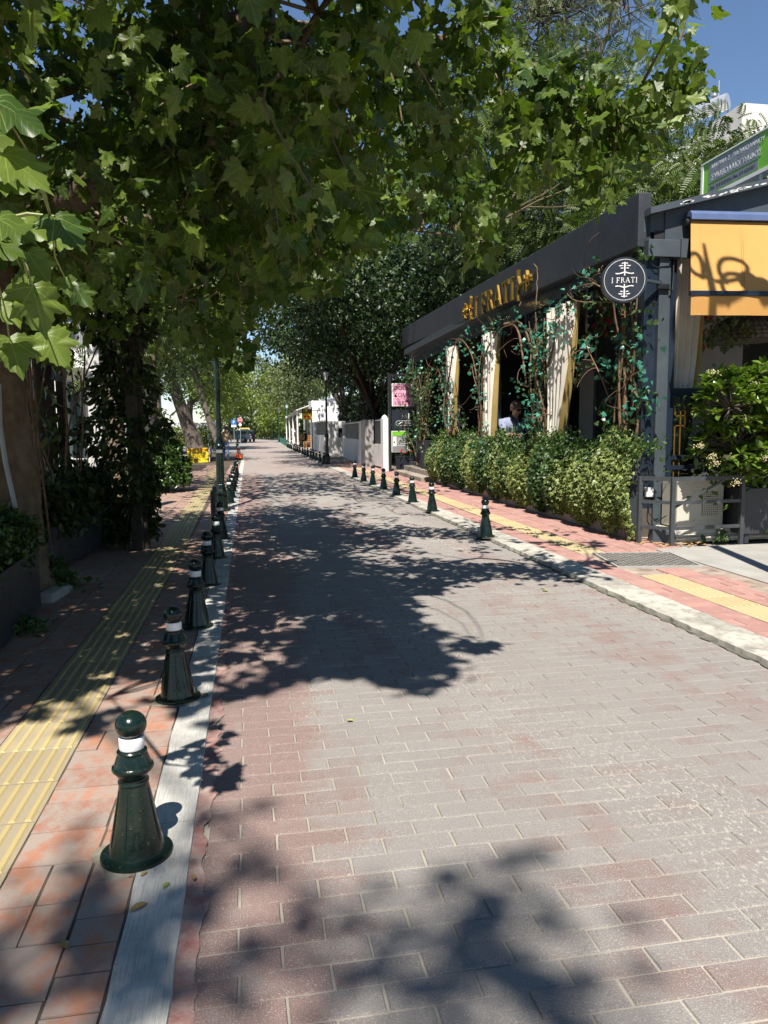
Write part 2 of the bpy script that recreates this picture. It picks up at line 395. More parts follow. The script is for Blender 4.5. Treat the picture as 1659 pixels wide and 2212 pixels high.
def far_brick_mat():
    m, n, l, b = _nt('far_brick'); p = _pos(n)
    t = n.new('ShaderNodeTexBrick'); l.new(p, t.inputs['Vector']); t.inputs['Scale'].default_value = 1.0
    t.inputs['Brick Width'].default_value = 0.222; t.inputs['Row Height'].default_value = 0.089; t.inputs['Mortar Size'].default_value = 0.004
    t.inputs['Color1'].default_value = (0.29, 0.25, 0.225, 1); t.inputs['Color2'].default_value = (0.29, 0.20, 0.18, 1); t.inputs['Mortar'].default_value = (0.36, 0.33, 0.28, 1)
    col = _mix(n, l, _ramp(n, l, _noise(n, l, 0.8, 6, _scaled(n, l, p, (1.5, 0.3, 1))), [(0.4, 0.0), (0.65, 0.7)]), t.outputs[0], (0.31, 0.28, 0.26))
    col = _mix(n, l, _ramp(n, l, _noise(n, l, 260.0, 3, p), [(0.4, 0.25), (0.6, 0.0)]), col, (0.12, 0.11, 0.10))
    l.new(col, b.inputs['Base Color']); b.inputs['Roughness'].default_value = 0.85; MATS['far_brick'] = m
def kerb_mat(name, c, c2, stretch, lines):
    m, n, l, b = _nt(name); p = _pos(n)
    s = _noise(n, l, 1.0, 4, _scaled(n, l, p, stretch), 0.7)
    col = _mix(n, l, _ramp(n, l, s, [(0.36, 0.0), (0.52, 1.0)]), c2, c)
    col = _mix(n, l, _ramp(n, l, _noise(n, l, 2.2, 7, p, 0.7), [(0.46, 0.0), (0.72, 0.8)]), col, tuple(x * 0.55 for x in c2))
    col = _mix(n, l, _ramp(n, l, _noise(n, l, 120, 3, p), [(0.66, 0.0), (0.72, 0.6)]), col, (0.12, 0.11, 0.10))
    l.new(col, b.inputs['Base Color']); b.inputs['Roughness'].default_value = 0.9; b.inputs['Specular IOR Level'].default_value = 0.2
    _bump(n, l, b, s, lines, 0.006); MATS[name] = m
def paver_mat(name, c, c2, worn, wornamt=0.5, patchy=(0.45, 0.62)):
    m, n, l, b = _nt(name); p = _pos(n)
    k = _math(n, l, 'ADD', _math(n, l, 'MULTIPLY', _attr(n, 'rnd'), 0.5), _math(n, l, 'MULTIPLY', _noise(n, l, 2.2, 5, p), 0.6))
    col = _mix(n, l, _ramp(n, l, k, [(0.3, 0.0), (0.8, 1.0)]), c, c2)
    w = _noise(n, l, 11.0, 8, _scaled(n, l, p, (1, 0.7, 1)), 0.75)
    col = _mix(n, l, _math(n, l, 'MULTIPLY', _ramp(n, l, w, [(patchy[0], 0.0), (patchy[1], 1.0)]), wornamt), col, worn)
    col = _mix(n, l, _ramp(n, l, _noise(n, l, 150, 4, p, 0.7), [(0.6, 0.0), (0.72, 0.5)]), col, tuple(x * 0.35 for x in worn))
    l.new(col, b.inputs['Base Color']); b.inputs['Roughness'].default_value = 0.85; b.inputs['Specular IOR Level'].default_value = 0.25
    _bump(n, l, b, _math(n, l, 'ADD', _noise(n, l, 38, 5, p, .7), _math(n, l, 'MULTIPLY', _noise(n, l, 200, 3, p), 0.5)), 0.35, 0.004); MATS[name] = m
brick_mat(); far_brick_mat()
mat('mortar', (0.38, 0.35, 0.295), 0.95, (0.24, 0.215, 0.18), 2.3, 0.4, 150, spec=0.15)
mat('gutter_red', (0.24, 0.10, 0.09), 0.9, (0.33, 0.24, 0.21), 14, 0.5, 120, dirt=0.8, dirt_c=(0.42, 0.38, 0.33), spec=0.2)
mat('gutter_dark', (0.07, 0.075, 0.055), 0.95, (0.16, 0.15, 0.12), 20, 0.5, 120, spec=0.2)
kerb_mat('kerb_left', (0.54, 0.525, 0.48), (0.37, 0.36, 0.335), (330, 7.0, 1), 0.8)
kerb_mat('kerb_right', (0.45, 0.425, 0.37), (0.29, 0.27, 0.23), (14, 10, 1), 0.4)
paver_mat('paver_left', (0.37, 0.175, 0.11), (0.27, 0.135, 0.095), (0.29, 0.25, 0.215), 0.85, (0.40, 0.56))
paver_mat('paver_right', (0.40, 0.22, 0.185), (0.33, 0.18, 0.155), (0.43, 0.34, 0.29), 0.55, (0.5, 0.66))
paver_mat('tactile', (0.36, 0.30, 0.19), (0.28, 0.23, 0.15), (0.27, 0.235, 0.175), 0.7, (0.40, 0.62))
paver_mat('tactile_rib', (0.44, 0.355, 0.165), (0.36, 0.285, 0.13), (0.36, 0.29, 0.14), 0.5, (0.45, 0.66))
paver_mat('tactile_light', (0.38, 0.31, 0.19), (0.33, 0.27, 0.165), (0.42, 0.36, 0.26), 0.6, (0.45, 0.66))
paver_mat('tactile_rib_light', (0.50, 0.41, 0.22), (0.43, 0.345, 0.18), (0.5, 0.42, 0.25), 0.4, (0.45, 0.66))
mat('grout_left', (0.13, 0.10, 0.08), 0.95, (0.06, 0.05, 0.04), 7, 0.5, 150, spec=0.15)
mat('grout_right', (0.42, 0.34, 0.28), 0.95, (0.2, 0.15, 0.12), 7, 0.5, 150, spec=0.15)
mat('concrete', (0.36, 0.345, 0.315), 0.9, (0.28, 0.265, 0.24), 3, 0.35, 120, dirt=0.5, dirt_c=(0.27, 0.24, 0.2), spec=0.2)
mat('ground_far', (0.28, 0.26, 0.23), 0.95, (0.22, 0.2, 0.175), 0.8, 0.2, 60, spec=0.15)
mat('cast_iron', (0.14, 0.135, 0.125), 0.55, (0.22, 0.205, 0.18), 14, 0.3, 90, metal=0.55)

# ------------------------------------------------------------------ ground, road and pavements
def sheet(name, x0, x1, y0, y1, z, m, parent=None):
    mb = MB(); mb._add([(x0, y0, z), (x1, y0, z), (x1, y1, z), (x0, y1, z)], [(0, 1, 2, 3)]); return mb.build(name, m, parent)
XL, XKI, XR, XRK = -0.21, -0.365, 2.745, 3.045             # road edge, kerb back, road right edge, right kerb back
struct(sheet('ground', -600, 600, -80, 900, -0.03, 'ground_far'))
road = struct(sheet('road', XL - .05, XR + .05, -8, 22.0, -0.0045, 'mortar'))
sheet('far_paving', XL - .05, XR + .05, 22.0, 190, -0.003, 'far_brick', road)
def piece(mb_or_none, x0, x1, y0, y1, z0, z1, bev=0.004, jit=0.0015):
    j = lambda: random.uniform(-jit, jit)
    dz = random.uniform(-.0012, .0012); tx, ty = random.uniform(-.001, .001), random.uniform(-.001, .001)
    a = [(x0 + j(), y0 + j(), z0), (x1 + j(), y0 + j(), z0), (x1 + j(), y1 + j(), z0), (x0 + j(), y1 + j(), z0)]
    t = [(a[0][0] + bev, a[0][1] + bev, z1 + dz - tx - ty), (a[1][0] - bev, a[1][1] + bev, z1 + dz + tx - ty), (a[2][0] - bev, a[2][1] - bev, z1 + dz + tx + ty), (a[3][0] + bev, a[3][1] - bev, z1 + dz - tx + ty)]
    return a + t
PF = np.array([(4, 5, 6, 7), (0, 1, 5, 4), (1, 2, 6, 5), (2, 3, 7, 6), (3, 0, 4, 7)])
def pieces(parent, name, rects, m, z0, z1, bev=0.004, jit=0.0015, cap=300, mass='paving'):
    """each paving piece a mesh; the `cap` that show largest are objects, the others one mass"""
    c = np.array([((r[0] + r[1]) / 2, (r[2] + r[3]) / 2, z1) for r in rects]); q, d = project(c)
    a = np.array([(r[1] - r[0]) * (r[3] - r[2]) for r in rects])
    ins = (d > .3) & (q[:, 0] > -20) & (q[:, 0] < 1680) & (q[:, 1] < 2240)
    sc = np.where(ins, a / np.maximum(d, .3) ** 3, 0); order = np.argsort(-sc); top = set(order[:cap][sc[order[:cap]] > 0].tolist())
    MV, MT, MR = [], [], []
    for i, r in enumerate(rects):
        V = np.array(piece(None, *r[:4], z0, z1, bev, jit)); rn = random.random()
        if i in top:
            ctr = np.array([c[i][0], c[i][1], z0])
            o = link(name, arr_mesh(name, V - ctr, PF, m, None, np.full(8, rn)), parent, False); o.location = ctr
        else:
            MT.append(PF + 8 * len(MV)); MV.append(V); MR.append(np.full(8, rn))
    if MV:
        o = link(mass, arr_mesh(mass, np.concatenate(MV), np.concatenate(MT), m, None, np.concatenate(MR)), parent, False); o['kind'] = 'stuff'
rects = []; row = 0; y = 1.0
while y < 22.0:
    x = -0.172 - (0.111 if row % 2 else 0.0); x -= 0.003 * math.sin(row * 1.7)
    while x < XR:
        a, b = max(x, -0.172 + random.uniform(-.006, .006)), min(x + 0.2165, XR - .012)
        if b - a > 0.03: rects.append((a + .001, b + .0005, y + .001, y + .0845))
        x += 0.222
    y += 0.089; row += 1
pieces(road, 'brick', rects, 'road_brick', -0.0046, 0.0, 0.003, 0.0018, 300, 'brick_paving')
# ragged red lip along the left kerb, mossy gutter along the right one
def ribbon(name, xa, xb, y0, y1, z, m, parent, ja, jb, step=0.035):
    mb = MB(); ys = np.arange(y0, y1, step); n = len(ys); vs = []
    na = np.convolve(RNG.normal(size=n + 4), [.25, .5, .25], 'same')[:n] * ja; nb = np.convolve(RNG.normal(size=n + 4), [.25, .5, .25], 'same')[:n] * jb
    for i, yy in enumerate(ys): vs += [(xa + na[i], yy, z), (xb + nb[i], yy, z)]
    mb._add(vs, [(2 * i, 2 * i + 1, 2 * i + 3, 2 * i + 2) for i in range(n - 1)]); return mb.build(name, m, parent)
ribbon('gutter_lip', XL - .012, -0.163, 1.0, 22, 0.0035, 'gutter_red', road, .004, .014, .022)
ribbon('gutter_moss', XR - .022, XR + .01, 1.0, 22, 0.003, 'gutter_dark', road, .012, .004)

pl = struct(sheet('pavement_left', -2.4, XKI + .02, -8, 45, 0.0088, 'grout_left'))
struct(sheet('plaza', -60, -2.4, -8, 120, -0.006, 'concrete'))
kl = struct(sheet('kerb_left', XKI, XL, -8, 1.0, 0.008, 'kerb_left'))
def kerb_row(parent, xa, xb, y0, y1, L, m, z, ja, gap=.004, chip=0.0):
    y = y0
    while y < y1:
        n = 14; ys = np.linspace(y + gap / 2, y + L - gap / 2, n); lo, hi = [], []
        for t in ys:
            c = 0.0
            if chip and random.random() < .12: c = random.uniform(0, chip)
            lo.append((xa + random.uniform(-ja, ja) + c * (xa > 0), t)); hi.append((xb + random.uniform(-ja, ja) * .5, t))
        vs = []
        for (a, t), (b, _) in zip(lo, hi): vs += [(a, t, -.02), (a + .005, t, z), (b - .005, t, z), (b, t, -.02)]
        fs = []
        for i in range(n - 1):
            o = 4 * i
            fs += [(o, o + 4, o + 5, o + 1), (o + 1, o + 5, o + 6, o + 2), (o + 2, o + 6, o + 7, o + 3)]
        fs += [(0, 1, 2, 3), tuple(4 * (n - 1) + k for k in (3, 2, 1, 0))]
        mb = MB(); mb._add([(a, t - y, b) for a, t, b in vs], fs); o = mb.build('kerb_stone', m, parent, world=False); o.location = (0, y, 0)
        y += L
kerb_row(kl, XKI, XL, 1.0, 36, 1.45, 'kerb_left', 0.0135, .004)
krt = struct(sheet('kerb_right', XR, XRK, -8, 1.0, 0.03, 'kerb_right'))
kerb_row(krt, XR, XRK, 1.0, 60, 0.92, 'kerb_right', 0.03, .007, .006, .03)

# left pavement: stamped slabs, ribbed guide tiles, slabs again
rects = []
def column(xa, xb, y0, y1, hs, split):
    y = y0
    while y < y1:
        h = random.choice(hs)
        if random.random() < split:
            xm = xa + (xb - xa) * random.choice((.36, .5, .64)); rects.extend([(xa + .002, xm - .002, y + .002, y + h - .002), (xm + .002, xb - .002, y + .002, y + h - .002)])
        else: rects.append((xa + .002, xb - .002, y + .002, y + h - .002))
        y += h
column(-0.495, XKI, 1.0, 30, (.11, .13, .17), 0)
column(-0.735, -0.497, 1.0, 30, (.10, .17, .20, .2), .3)
column(-1.30, -1.055, 1.0, 30, (.11, .17, .2), .3)
column(-1.60, -1.302, 3.0, 30, (.17, .2, .24), .35)
column(-1.98, -1.602, 5.6, 26, (.17, .2, .24), .35)
pieces(pl, 'paving_slab', rects, 'paver_left', 0.004, 0.0115, 0.001, 0.0022, 300, 'slab_paving')
def tactile_mesh(name, w, L, ribs, mats, h=.005):
    mb = MB(); mb.box((-w / 2, 0, 0), (w / 2, L, .012)); mb.k = 1
    for i in range(ribs):
        x = -w / 2 + w * (i + .5) / ribs; r = w / ribs * .24
        mb._add([(x - r, .004, .0121), (x - r * .5, .01, .0121 + h), (x + r * .5, .01, .0121 + h), (x + r, .004, .0121), (x - r, L - .004, .0121), (x - r * .5, L - .01, .0121 + h), (x + r * .5, L - .01, .0121 + h), (x + r, L - .004, .0121)],
                [(0, 1, 5, 4), (1, 2, 6, 5), (2, 3, 7, 6), (3, 2, 1, 0), (4, 5, 6, 7)])
    me = bpy.data.meshes.new(name); me.from_pydata(mb.v, [], mb.f)
    for m in mats: me.materials.append(MATS[m])
    me.polygons.foreach_set('material_index', mb.m); a = me.attributes.new('rnd', 'FLOAT', 'POINT'); v = random.random(); a.data.foreach_set('value', [v] * len(mb.v)); return me
tm = [tactile_mesh('tactile_tile', .312, .296, 6, ('tactile', 'tactile_rib')) for _ in range(5)]
for k in range(86):
    o = link('tactile_tile', random.choice(tm), pl, False); yy = 1.05 + k * .3
    o.location = (-0.895 - (0.0 if yy < 9 else (yy - 9) * .014) + random.uniform(-.003, .003), yy, 0.0); o.rotation_euler = (random.uniform(-.004, .004), random.uniform(-.004, .004), random.uniform(-.006, .006))

# right pavement
pr = struct(sheet('pavement_right', XRK - .02, 4.75, -2, 60, 0.012, 'grout_right'))
rects = []
MH = [G(1280, 1205), G(1400, 1235), G(1518, 1222), G(1375, 1195)]
def keep(r):
    cx, cy = (r[0] + r[1]) / 2, (r[2] + r[3]) / 2
    inm = inpoly(np.array([[cx, cy]]), [(p[0] * 1.0, p[1]) for p in MH])[0] or (3.4 < cx < 4.15 and 6.2 < cy < 7.1)
    return not inm and not (cx > 4.0 + max(0, (7.3 - cy)) * -.02 and cy < 7.2)
column(XRK, 3.29, 2.0, 30, (.12, .16, .2), .25); column(3.59, 3.86, 2.0, 30, (.12, .16, .2), .35); column(3.862, 4.16, 2.0, 30, (.16, .2, .24), .4); column(4.162, 4.5, 7.2, 30, (.16, .2, .24), .4)
pieces(pr, 'paving_slab', [r for r in rects if keep(r)], 'paver_right', 0.011, 0.026, 0.004, 0.0025, 300, 'slab_paving')
tmr = [tactile_mesh('tactile_tile', .285, .296, 6, ('tactile_light', 'tactile_rib_light'), .006) for _ in range(4)]
for k in range(78):
    yy = 2.0 + k * .3
    if 5.85 < yy < 7.05: continue
    o = link('tactile_tile', random.choice(tmr), pr, False); o.location = (3.44 + (0 if yy < 9 else (yy - 9) * .012), yy, 0.0125)
apron = struct(MB().hexa([(4.03, -2, 0), (30, -2, 0), (30, 7.45, 0), (4.18, 7.25, 0), (4.03, -2, .022), (30, -2, .022), (30, 7.45, .022), (4.18, 7.25, .022)]).build('concrete_apron', 'concrete', None))
# chequered access cover
mh = thing('access_cover', 'square chequered iron access cover set in the right pavement', 'manhole cover', (3.76, 6.64, 0))
c = np.array([3.76, 6.64]); ex = np.array([.93, .32]); ex /= np.linalg.norm(ex); ex = np.array([0.985, -0.17]); ey = np.array([.17, .985])
def mp(a, b, z): p = c + ex * a + ey * b; return (p[0], p[1], z)
MB().hexa([mp(-.37, -.37, 0), mp(.37, -.37, 0), mp(.37, .37, 0), mp(-.37, .37, 0), mp(-.37, -.37, .026), mp(.37, -.37, .026), mp(.37, .37, .026), mp(-.37, .37, .026)]).build('plate', 'cast_iron', mh)
mb = MB()
for sx, sy, tx, ty in ((-.40, -.40, .40, -.375), (-.40, .375, .40, .40), (-.40, -.375, -.375, .375), (.375, -.375, .40, .375)):
    mb.hexa([mp(sx, sy, 0), mp(tx, sy, 0), mp(tx, ty, 0), mp(sx, ty, 0), mp(sx, sy, .030), mp(tx, sy, .030), mp(tx, ty, .030), mp(sx, ty, .030)])
mb.build('frame', 'concrete', mh)
mb = MB()
for i in range(17):
    for j in range(17):
        a, b = -.34 + i * .0425, -.34 + j * .0425; w, h = (.016, .006) if (i + j) % 2 else (.006, .016)
        mb.hexa([mp(a - w, b - h, .0255), mp(a + w, b - h, .0255), mp(a + w, b + h, .0255), mp(a - w, b + h, .0255), mp(a - w * .6, b - h * .6, .030), mp(a + w * .6, b - h * .6, .030), mp(a + w * .6, b + h * .6, .030), mp(a - w * .6, b + h * .6, .030)])
mb.build('chequer_studs', 'cast_iron', mh)
# drain grating let into the carriageway
dg = thing('drain_grating', 'iron drain grating with slots crossing the road by right bollards', 'drain', (2.35, 13.9, 0))
MB().box((1.93, 13.55, -.004), (2.72, 14.25, .0045)).build('frame', 'cast_iron', dg)
for i in range(15):
    x = 1.965 + i * .052; MB().bar((x, 13.6, .006), (x + .03, 14.2, .006), .022, .008).build('bar', 'concrete', dg)
# joint cracks and a pale pebble edge, loose leaves on the paving
mat('dry_leaf', (0.42, 0.27, 0.08), 0.8, (0.20, 0.12, 0.05), 30, 0.2, 80)
mat('fresh_leaf', (0.34, 0.36, 0.07), 0.7, (0.24, 0.28, 0.06), 30, 0.2, 80)
mat('grey_stone', (0.42, 0.41, 0.39), 0.85, (0.32, 0.31, 0.29), 12, 0.3, 100)
fallen = [(320, 1950, 'dry_leaf', .035), (366, 1905, 'fresh_leaf', .022), (765, 1557, 'fresh_leaf', .022), (318, 1882, 'dry_leaf', .018), (420, 1900, 'dry_leaf', .018), (150, 2050, 'dry_leaf', .03), (1170, 1275, 'fresh_leaf', .04), (1178, 1272, 'dry_leaf', .03)]
for px, py, m, s in fallen:
    p = G(px, py, .016 if px < 430 else .006); V, T, U = TPL['oval']; a = random.uniform(0, 6.28); R = np.array([[math.cos(a), -math.sin(a), 0], [math.sin(a), math.cos(a), 0], [0, 0, 1]])
    VV = V.copy(); VV[:, 2] = np.abs(VV[:, 0]) * .5 + .02 * VV[:, 1]; VV *= s * 1.6
    o = link('fallen_leaf', arr_mesh('fallen_leaf', VV @ R.T, T, m, U, np.full(len(V), .5), True)); o.location = p
    tag(o, {320: 'curled brown dry leaf lying on the pale left kerb', 366: 'small yellow green leaf at the road side of the left kerb', 765: 'single small yellow leaf lying out on the open roadway', 318: 'tiny dark dry scrap beside the nearest bollard foot', 420: 'tiny brown leaf scrap on the red edge of the roadway', 150: 'brown leaf lying on red slabs at lower left', 1170: 'yellow leaf caught at the right kerb edge', 1178: 'brown leaf beside the yellow one at right kerb edge'}[px], 'leaf', 'fallen leaves')
rr = random.Random(5); DL = [G(1395, 1185), G(1490, 1190)]
for i in range(26):
    t = rr.random(); x, y = 4.15 + t * .75 + rr.gauss(0, .05), 7.42 + rr.gauss(0, .06) - .12 * t
    V, T, U = TPL['oval']; a = rr.uniform(0, 6.28); R = np.array([[math.cos(a), -math.sin(a), 0], [math.sin(a), math.cos(a), 0], [0, 0, 1]])
    VV = V.copy(); VV[:, 2] = np.abs(VV[:, 0]) * rr.uniform(.2, .9) + .15 * VV[:, 1] * rr.random(); VV *= rr.uniform(.05, .1)
    o = link('fallen_leaf', arr_mesh('fallen_leaf', VV @ R.T, T, 'dry_leaf', U, np.full(len(V), .5), True)); o.location = (x, y, .028)
    tag(o, 'one of the dry brown leaves heaped at the foot of the railing', 'leaf', 'dry leaves at the railing foot')
# ------------------------------------------------------------------ street furniture
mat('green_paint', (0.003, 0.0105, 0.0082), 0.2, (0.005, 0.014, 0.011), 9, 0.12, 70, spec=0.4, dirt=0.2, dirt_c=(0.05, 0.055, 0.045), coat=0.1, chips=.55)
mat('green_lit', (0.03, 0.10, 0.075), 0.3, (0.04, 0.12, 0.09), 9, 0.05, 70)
mat('white_band', (0.80, 0.80, 0.80), 0.35, (0.70, 0.70, 0.71), 40, 0.05, 200)
mat('black_metal', (0.012, 0.013, 0.015), 0.4, (0.02, 0.02, 0.022), 8, 0.1, 90)
mat('lamp_glass', (0.75, 0.76, 0.74), 0.25, (0.6, 0.62, 0.6), 3, 0)
mat('grey_plate', (0.35, 0.36, 0.36), 0.4, None, 10, 0.05, metal=0.5)
mat('white_paint', (0.74, 0.73, 0.71), 0.7, (0.62, 0.61, 0.59), 2.5, 0.15, 50, dirt=0.25, dirt_c=(0.4, 0.37, 0.33))
mat('yellow_sign', (0.82, 0.62, 0.02), 0.5, (0.74, 0.55, 0.02), 5, 0.05)
mat('sign_black', (0.012, 0.012, 0.014), 0.55, None, 5, 0)
mat('sign_red', (0.62, 0.03, 0.03), 0.5, (0.5, 0.02, 0.03), 5, 0)
mat('sign_blue', (0.03, 0.16, 0.55), 0.5, None, 5, 0)
mat('cone_orange', (0.85, 0.13, 0.03), 0.5, (0.72, 0.1, 0.03), 8, 0.05)
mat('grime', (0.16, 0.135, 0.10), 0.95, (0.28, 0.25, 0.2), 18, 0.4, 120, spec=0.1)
def bollard_proto():
    t = thing('bollard', 'x', 'bollard')
    base = [(0.0, -.01), (.104, -.01), (.1085, .004), (.107, .013), (.1, .016), (.088, .0175), (.083, .021)]
    MB().lathe(base, 32).build('base_flange', 'green_paint', t, 35, world=False)
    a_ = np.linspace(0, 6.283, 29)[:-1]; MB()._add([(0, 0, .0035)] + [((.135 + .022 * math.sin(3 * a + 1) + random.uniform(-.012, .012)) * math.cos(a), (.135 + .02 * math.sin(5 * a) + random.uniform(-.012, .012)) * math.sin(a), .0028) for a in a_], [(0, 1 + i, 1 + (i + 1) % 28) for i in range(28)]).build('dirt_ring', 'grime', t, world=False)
    body = [(.083, .0205), (.0805, .03), (.0775, .05)] + [(.0775 - .0345 * (k / 8) ** .92, .05 + .183 * k / 8) for k in range(1, 9)] + [(.0455, .2345), (.0462, .239), (.0445, .2435), (.0415, .2455), (.0405, .25), (.0545, .272), (.0598, .276), (.0622, .2815), (.061, .2875), (.0562, .291), (.0545, .294), (.0435, .327), (.0445, .33), (.0448, .3345), (.042, .338), (.0365, .3395), (.0365, .342)]
    MB().lathe(body, 32).build('body', 'green_paint', t, 35, world=False)
    mb = MB()
    for k in range(8):
        a = 2 * math.pi * k / 8 + .2
        mb.tube([(math.cos(a) * (r + .0002), math.sin(a) * (r + .0002), z) for r, z in ((.0775, .05), (.0690, .098), (.0606, .143), (.0522, .185), (.0462, .219))], [.0012, .0022, .0022, .0022, .001], 5)
    mb.build('rib', 'green_paint', t, 60, world=False)
    MB().lathe([(.036, .3415), (.0372, .344), (.0372, .377), (.036, .379)], 32).build('reflective_band', 'white_band', t, 35, world=False)
    MB().lathe([(.030, .377)] + [(.0465 * math.cos(a), .414 + .0425 * math.sin(a)) for a in np.linspace(-.95, 1.55, 16)], 32).build('ball_top', 'green_paint', t, 60, world=False)
    return t
bp = bollard_proto()
LB = [2.283, 3.664, 5.03, 6.43, 7.81, 9.21, 13.85, 15.05, 16.5, 17.75, 18.9, 20.2, 21.6, 22.8]
lw = ['nearest', 'second', 'third', 'fourth', 'fifth', 'sixth', 'seventh', 'eighth', 'ninth', 'tenth', 'eleventh', 'twelfth', 'thirteenth', 'fourteenth', 'fifteenth', 'sixteenth', 'seventeenth', 'eighteenth', 'nineteenth', 'twentieth', 'twenty-first', 'twenty-second', 'twenty-third', 'twenty-fourth']
first = True
def put_bollard(x, y, z, label, group, sc=1.0):
    global first
    o = bp if first else copy_tree(bp); first = False
    o.location = (x, y, z); o.rotation_euler = (random.uniform(-.03, .03), random.uniform(-.03, .03), random.uniform(0, 6)); o.scale = (sc,) * 3
    o['label'] = label; o['group'] = group; return o
for i, yy in enumerate(LB):
    xx = -0.376 if yy < 7 else -0.36 - .002 * max(0, yy - 9)
    extra = {0: 'dark green bollard with ball top, nearest of all, in full sun', 1: 'dark green bollard on left kerb, second nearest, its head in sun', 2: 'third nearest bollard of the left kerb, wholly in shade'}.get(i)
    b_ = put_bollard(xx, yy, 0.010, extra or '%s dark green bollard from the camera along the left kerb%s' % (lw[i], ', before the lamp post' if i < 6 else ', beyond the lamp post'), 'bollards along the left kerb')
    if i == 0: b_.rotation_euler = (0.0, 0.0, .3)
RB = [(2.711, 8.455), (2.778, 11.378), (2.8, 12.912), (2.79, 14.357), (2.81, 15.874), (2.80, 17.278), (2.785, 18.589), (2.80, 20.293)] + [(2.78 + .004 * (yy - 28), yy) for yy in (28.76, 30.36, 32.1, 33.6, 35.2, 37.2, 39.0, 40.95, 43.4, 45.3, 47.2, 49.6, 52.4, 54.6, 56.5, 58.4)]
for i, (xx, yy) in enumerate(RB):
    put_bollard(xx + .02, yy, 0.028, ('nearest bollard of the right kerb, standing alone in front of the ivy' if i == 0 else '%s dark green bollard from the camera along the right kerb%s' % (lw[i], ' by the restaurant' if i < 8 else ', past the street lamp')), 'bollards along the right kerb')
# maker's mark cast into the nearest two bollards
for yy, xx in ((2.283, -.376), (3.664, -.376)):
    o = [x for x in bpy.data.objects if x.name.startswith('bollard') and abs(x.location.y - yy) < .01][0]
    d = np.array([xx, yy]); d = -d / np.linalg.norm(d); ey_ = (-d[0] * .17, -d[1] * .17, 1); ex_ = (-d[1], d[0], 0)
    text('\u0394\u039a', .03, (xx + d[0] * .0745, yy + d[1] * .0745, .075), ex_, ey_, 'green_paint', o, .0025, 'cast_mark', 'CENTER')
    text('\u03a0', .026, (xx + d[0] * .071, yy + d[1] * .071, .102), ex_, ey_, 'green_paint', o, .0025, 'cast_mark', 'CENTER', 1.3)

def lamp_post(loc, label, hgt, m, lit=False, sc=1.0, detail=True):
    t = thing('street_lamp', label, 'street lamp', loc, group='old style street lamps')
    mb = MB(); mb.lathe([(0, 0), (.155, 0), (.155, .03), (.125, .045), (.118, .06), (.112, .27), (.135, .285), (.135, .30), (.105, .325), (.085, .37), (.074, .44)], 8).build('plinth', m, t, world=False, bevel=.004)
    mb = MB(); n = 48; o = 0; pr = [(.066, .43), (.064, .7), (.062, 1.04)]
    vs = []
    for r, z in pr:
        for k in range(n):
            a = 2 * math.pi * k / n; q = r * (1 - .07 * (1 if k % 4 < 2 else 0)); vs.append((q * math.cos(a), q * math.sin(a), z))
    mb._add(vs, [(i * n + k, i * n + (k + 1) % n, (i + 1) * n + (k + 1) % n, (i + 1) * n + k) for i in range(2) for k in range(n)]); mb.build('fluted_shaft', m, t, world=False)
    MB().lathe([(.062, 1.03), (.088, 1.04), (.09, 1.065), (.075, 1.08), (.07, 1.11), (.05, 1.16), (.043, 1.2), (.047, 1.21), (.047, 1.225), (.042, 1.235)], 20).build('collar', m, t, 40, world=False)
    MB().lathe([(.042, 1.23), (.034, hgt - .55), (.034, hgt - .5)], 14).build('pole', m, t, 40, world=False)
    MB().lathe([(.034, hgt - .52), (.06, hgt - .5), (.06, hgt - .47), (.04, hgt - .45), (.07, hgt - .43)], 12).build('lantern_seat', m, t, 40, world=False)
    ln = MB().lathe([(.07, hgt - .43), (.135, hgt - .13)], 6).build('lantern', 'lamp_glass', t, world=False)
    mb = MB()
    for k in range(6):
        a = 2 * math.pi * (k + .5) / 6; mb.bar((.072 * math.cos(a), .072 * math.sin(a), hgt - .43), (.137 * math.cos(a), .137 * math.sin(a), hgt - .13), .012, .012)
    mb.build('lantern_frame', m, t, world=False)
    MB().lathe([(.16, hgt - .135), (.165, hgt - .12), (.12, hgt - .06), (.05, hgt), (.02, hgt + .02), (.028, hgt + .04), (.0, hgt + .07)], 6).build('lantern_roof', m, t, world=False)
    return t
_lg = G(478.5, 1105); L0 = lamp_post((_lg[0], _lg[1], .01), 'black fluted street lamp standing on the left kerb before the leaves', 3.9, 'green_paint')
MB().bar((_lg[0] - .05, _lg[1] - .066, .985), (_lg[0] + .05, _lg[1] - .066, .985), .004, .05).build('number_plate', 'grey_plate', L0)
MB().tube([_lg + [.11, -.05, .05], _lg + [.18, -.08, .055], _lg + [.21, -.05, .045]], [.012, .016, .02], 8).build('door_bolt', 'black_metal', L0)
lamp_post((2.93, 28.67, .028), 'black fluted street lamp on the right kerb before the white walls', 3.6, 'green_paint')
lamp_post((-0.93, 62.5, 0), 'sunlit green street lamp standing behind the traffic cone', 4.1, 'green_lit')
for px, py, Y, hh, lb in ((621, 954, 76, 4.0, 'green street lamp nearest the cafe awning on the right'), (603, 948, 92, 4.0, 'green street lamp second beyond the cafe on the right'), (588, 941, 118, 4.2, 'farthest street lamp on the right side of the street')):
    p = atY(px, py, Y); lamp_post((p[0], Y, 0), lb, hh, 'green_lit')
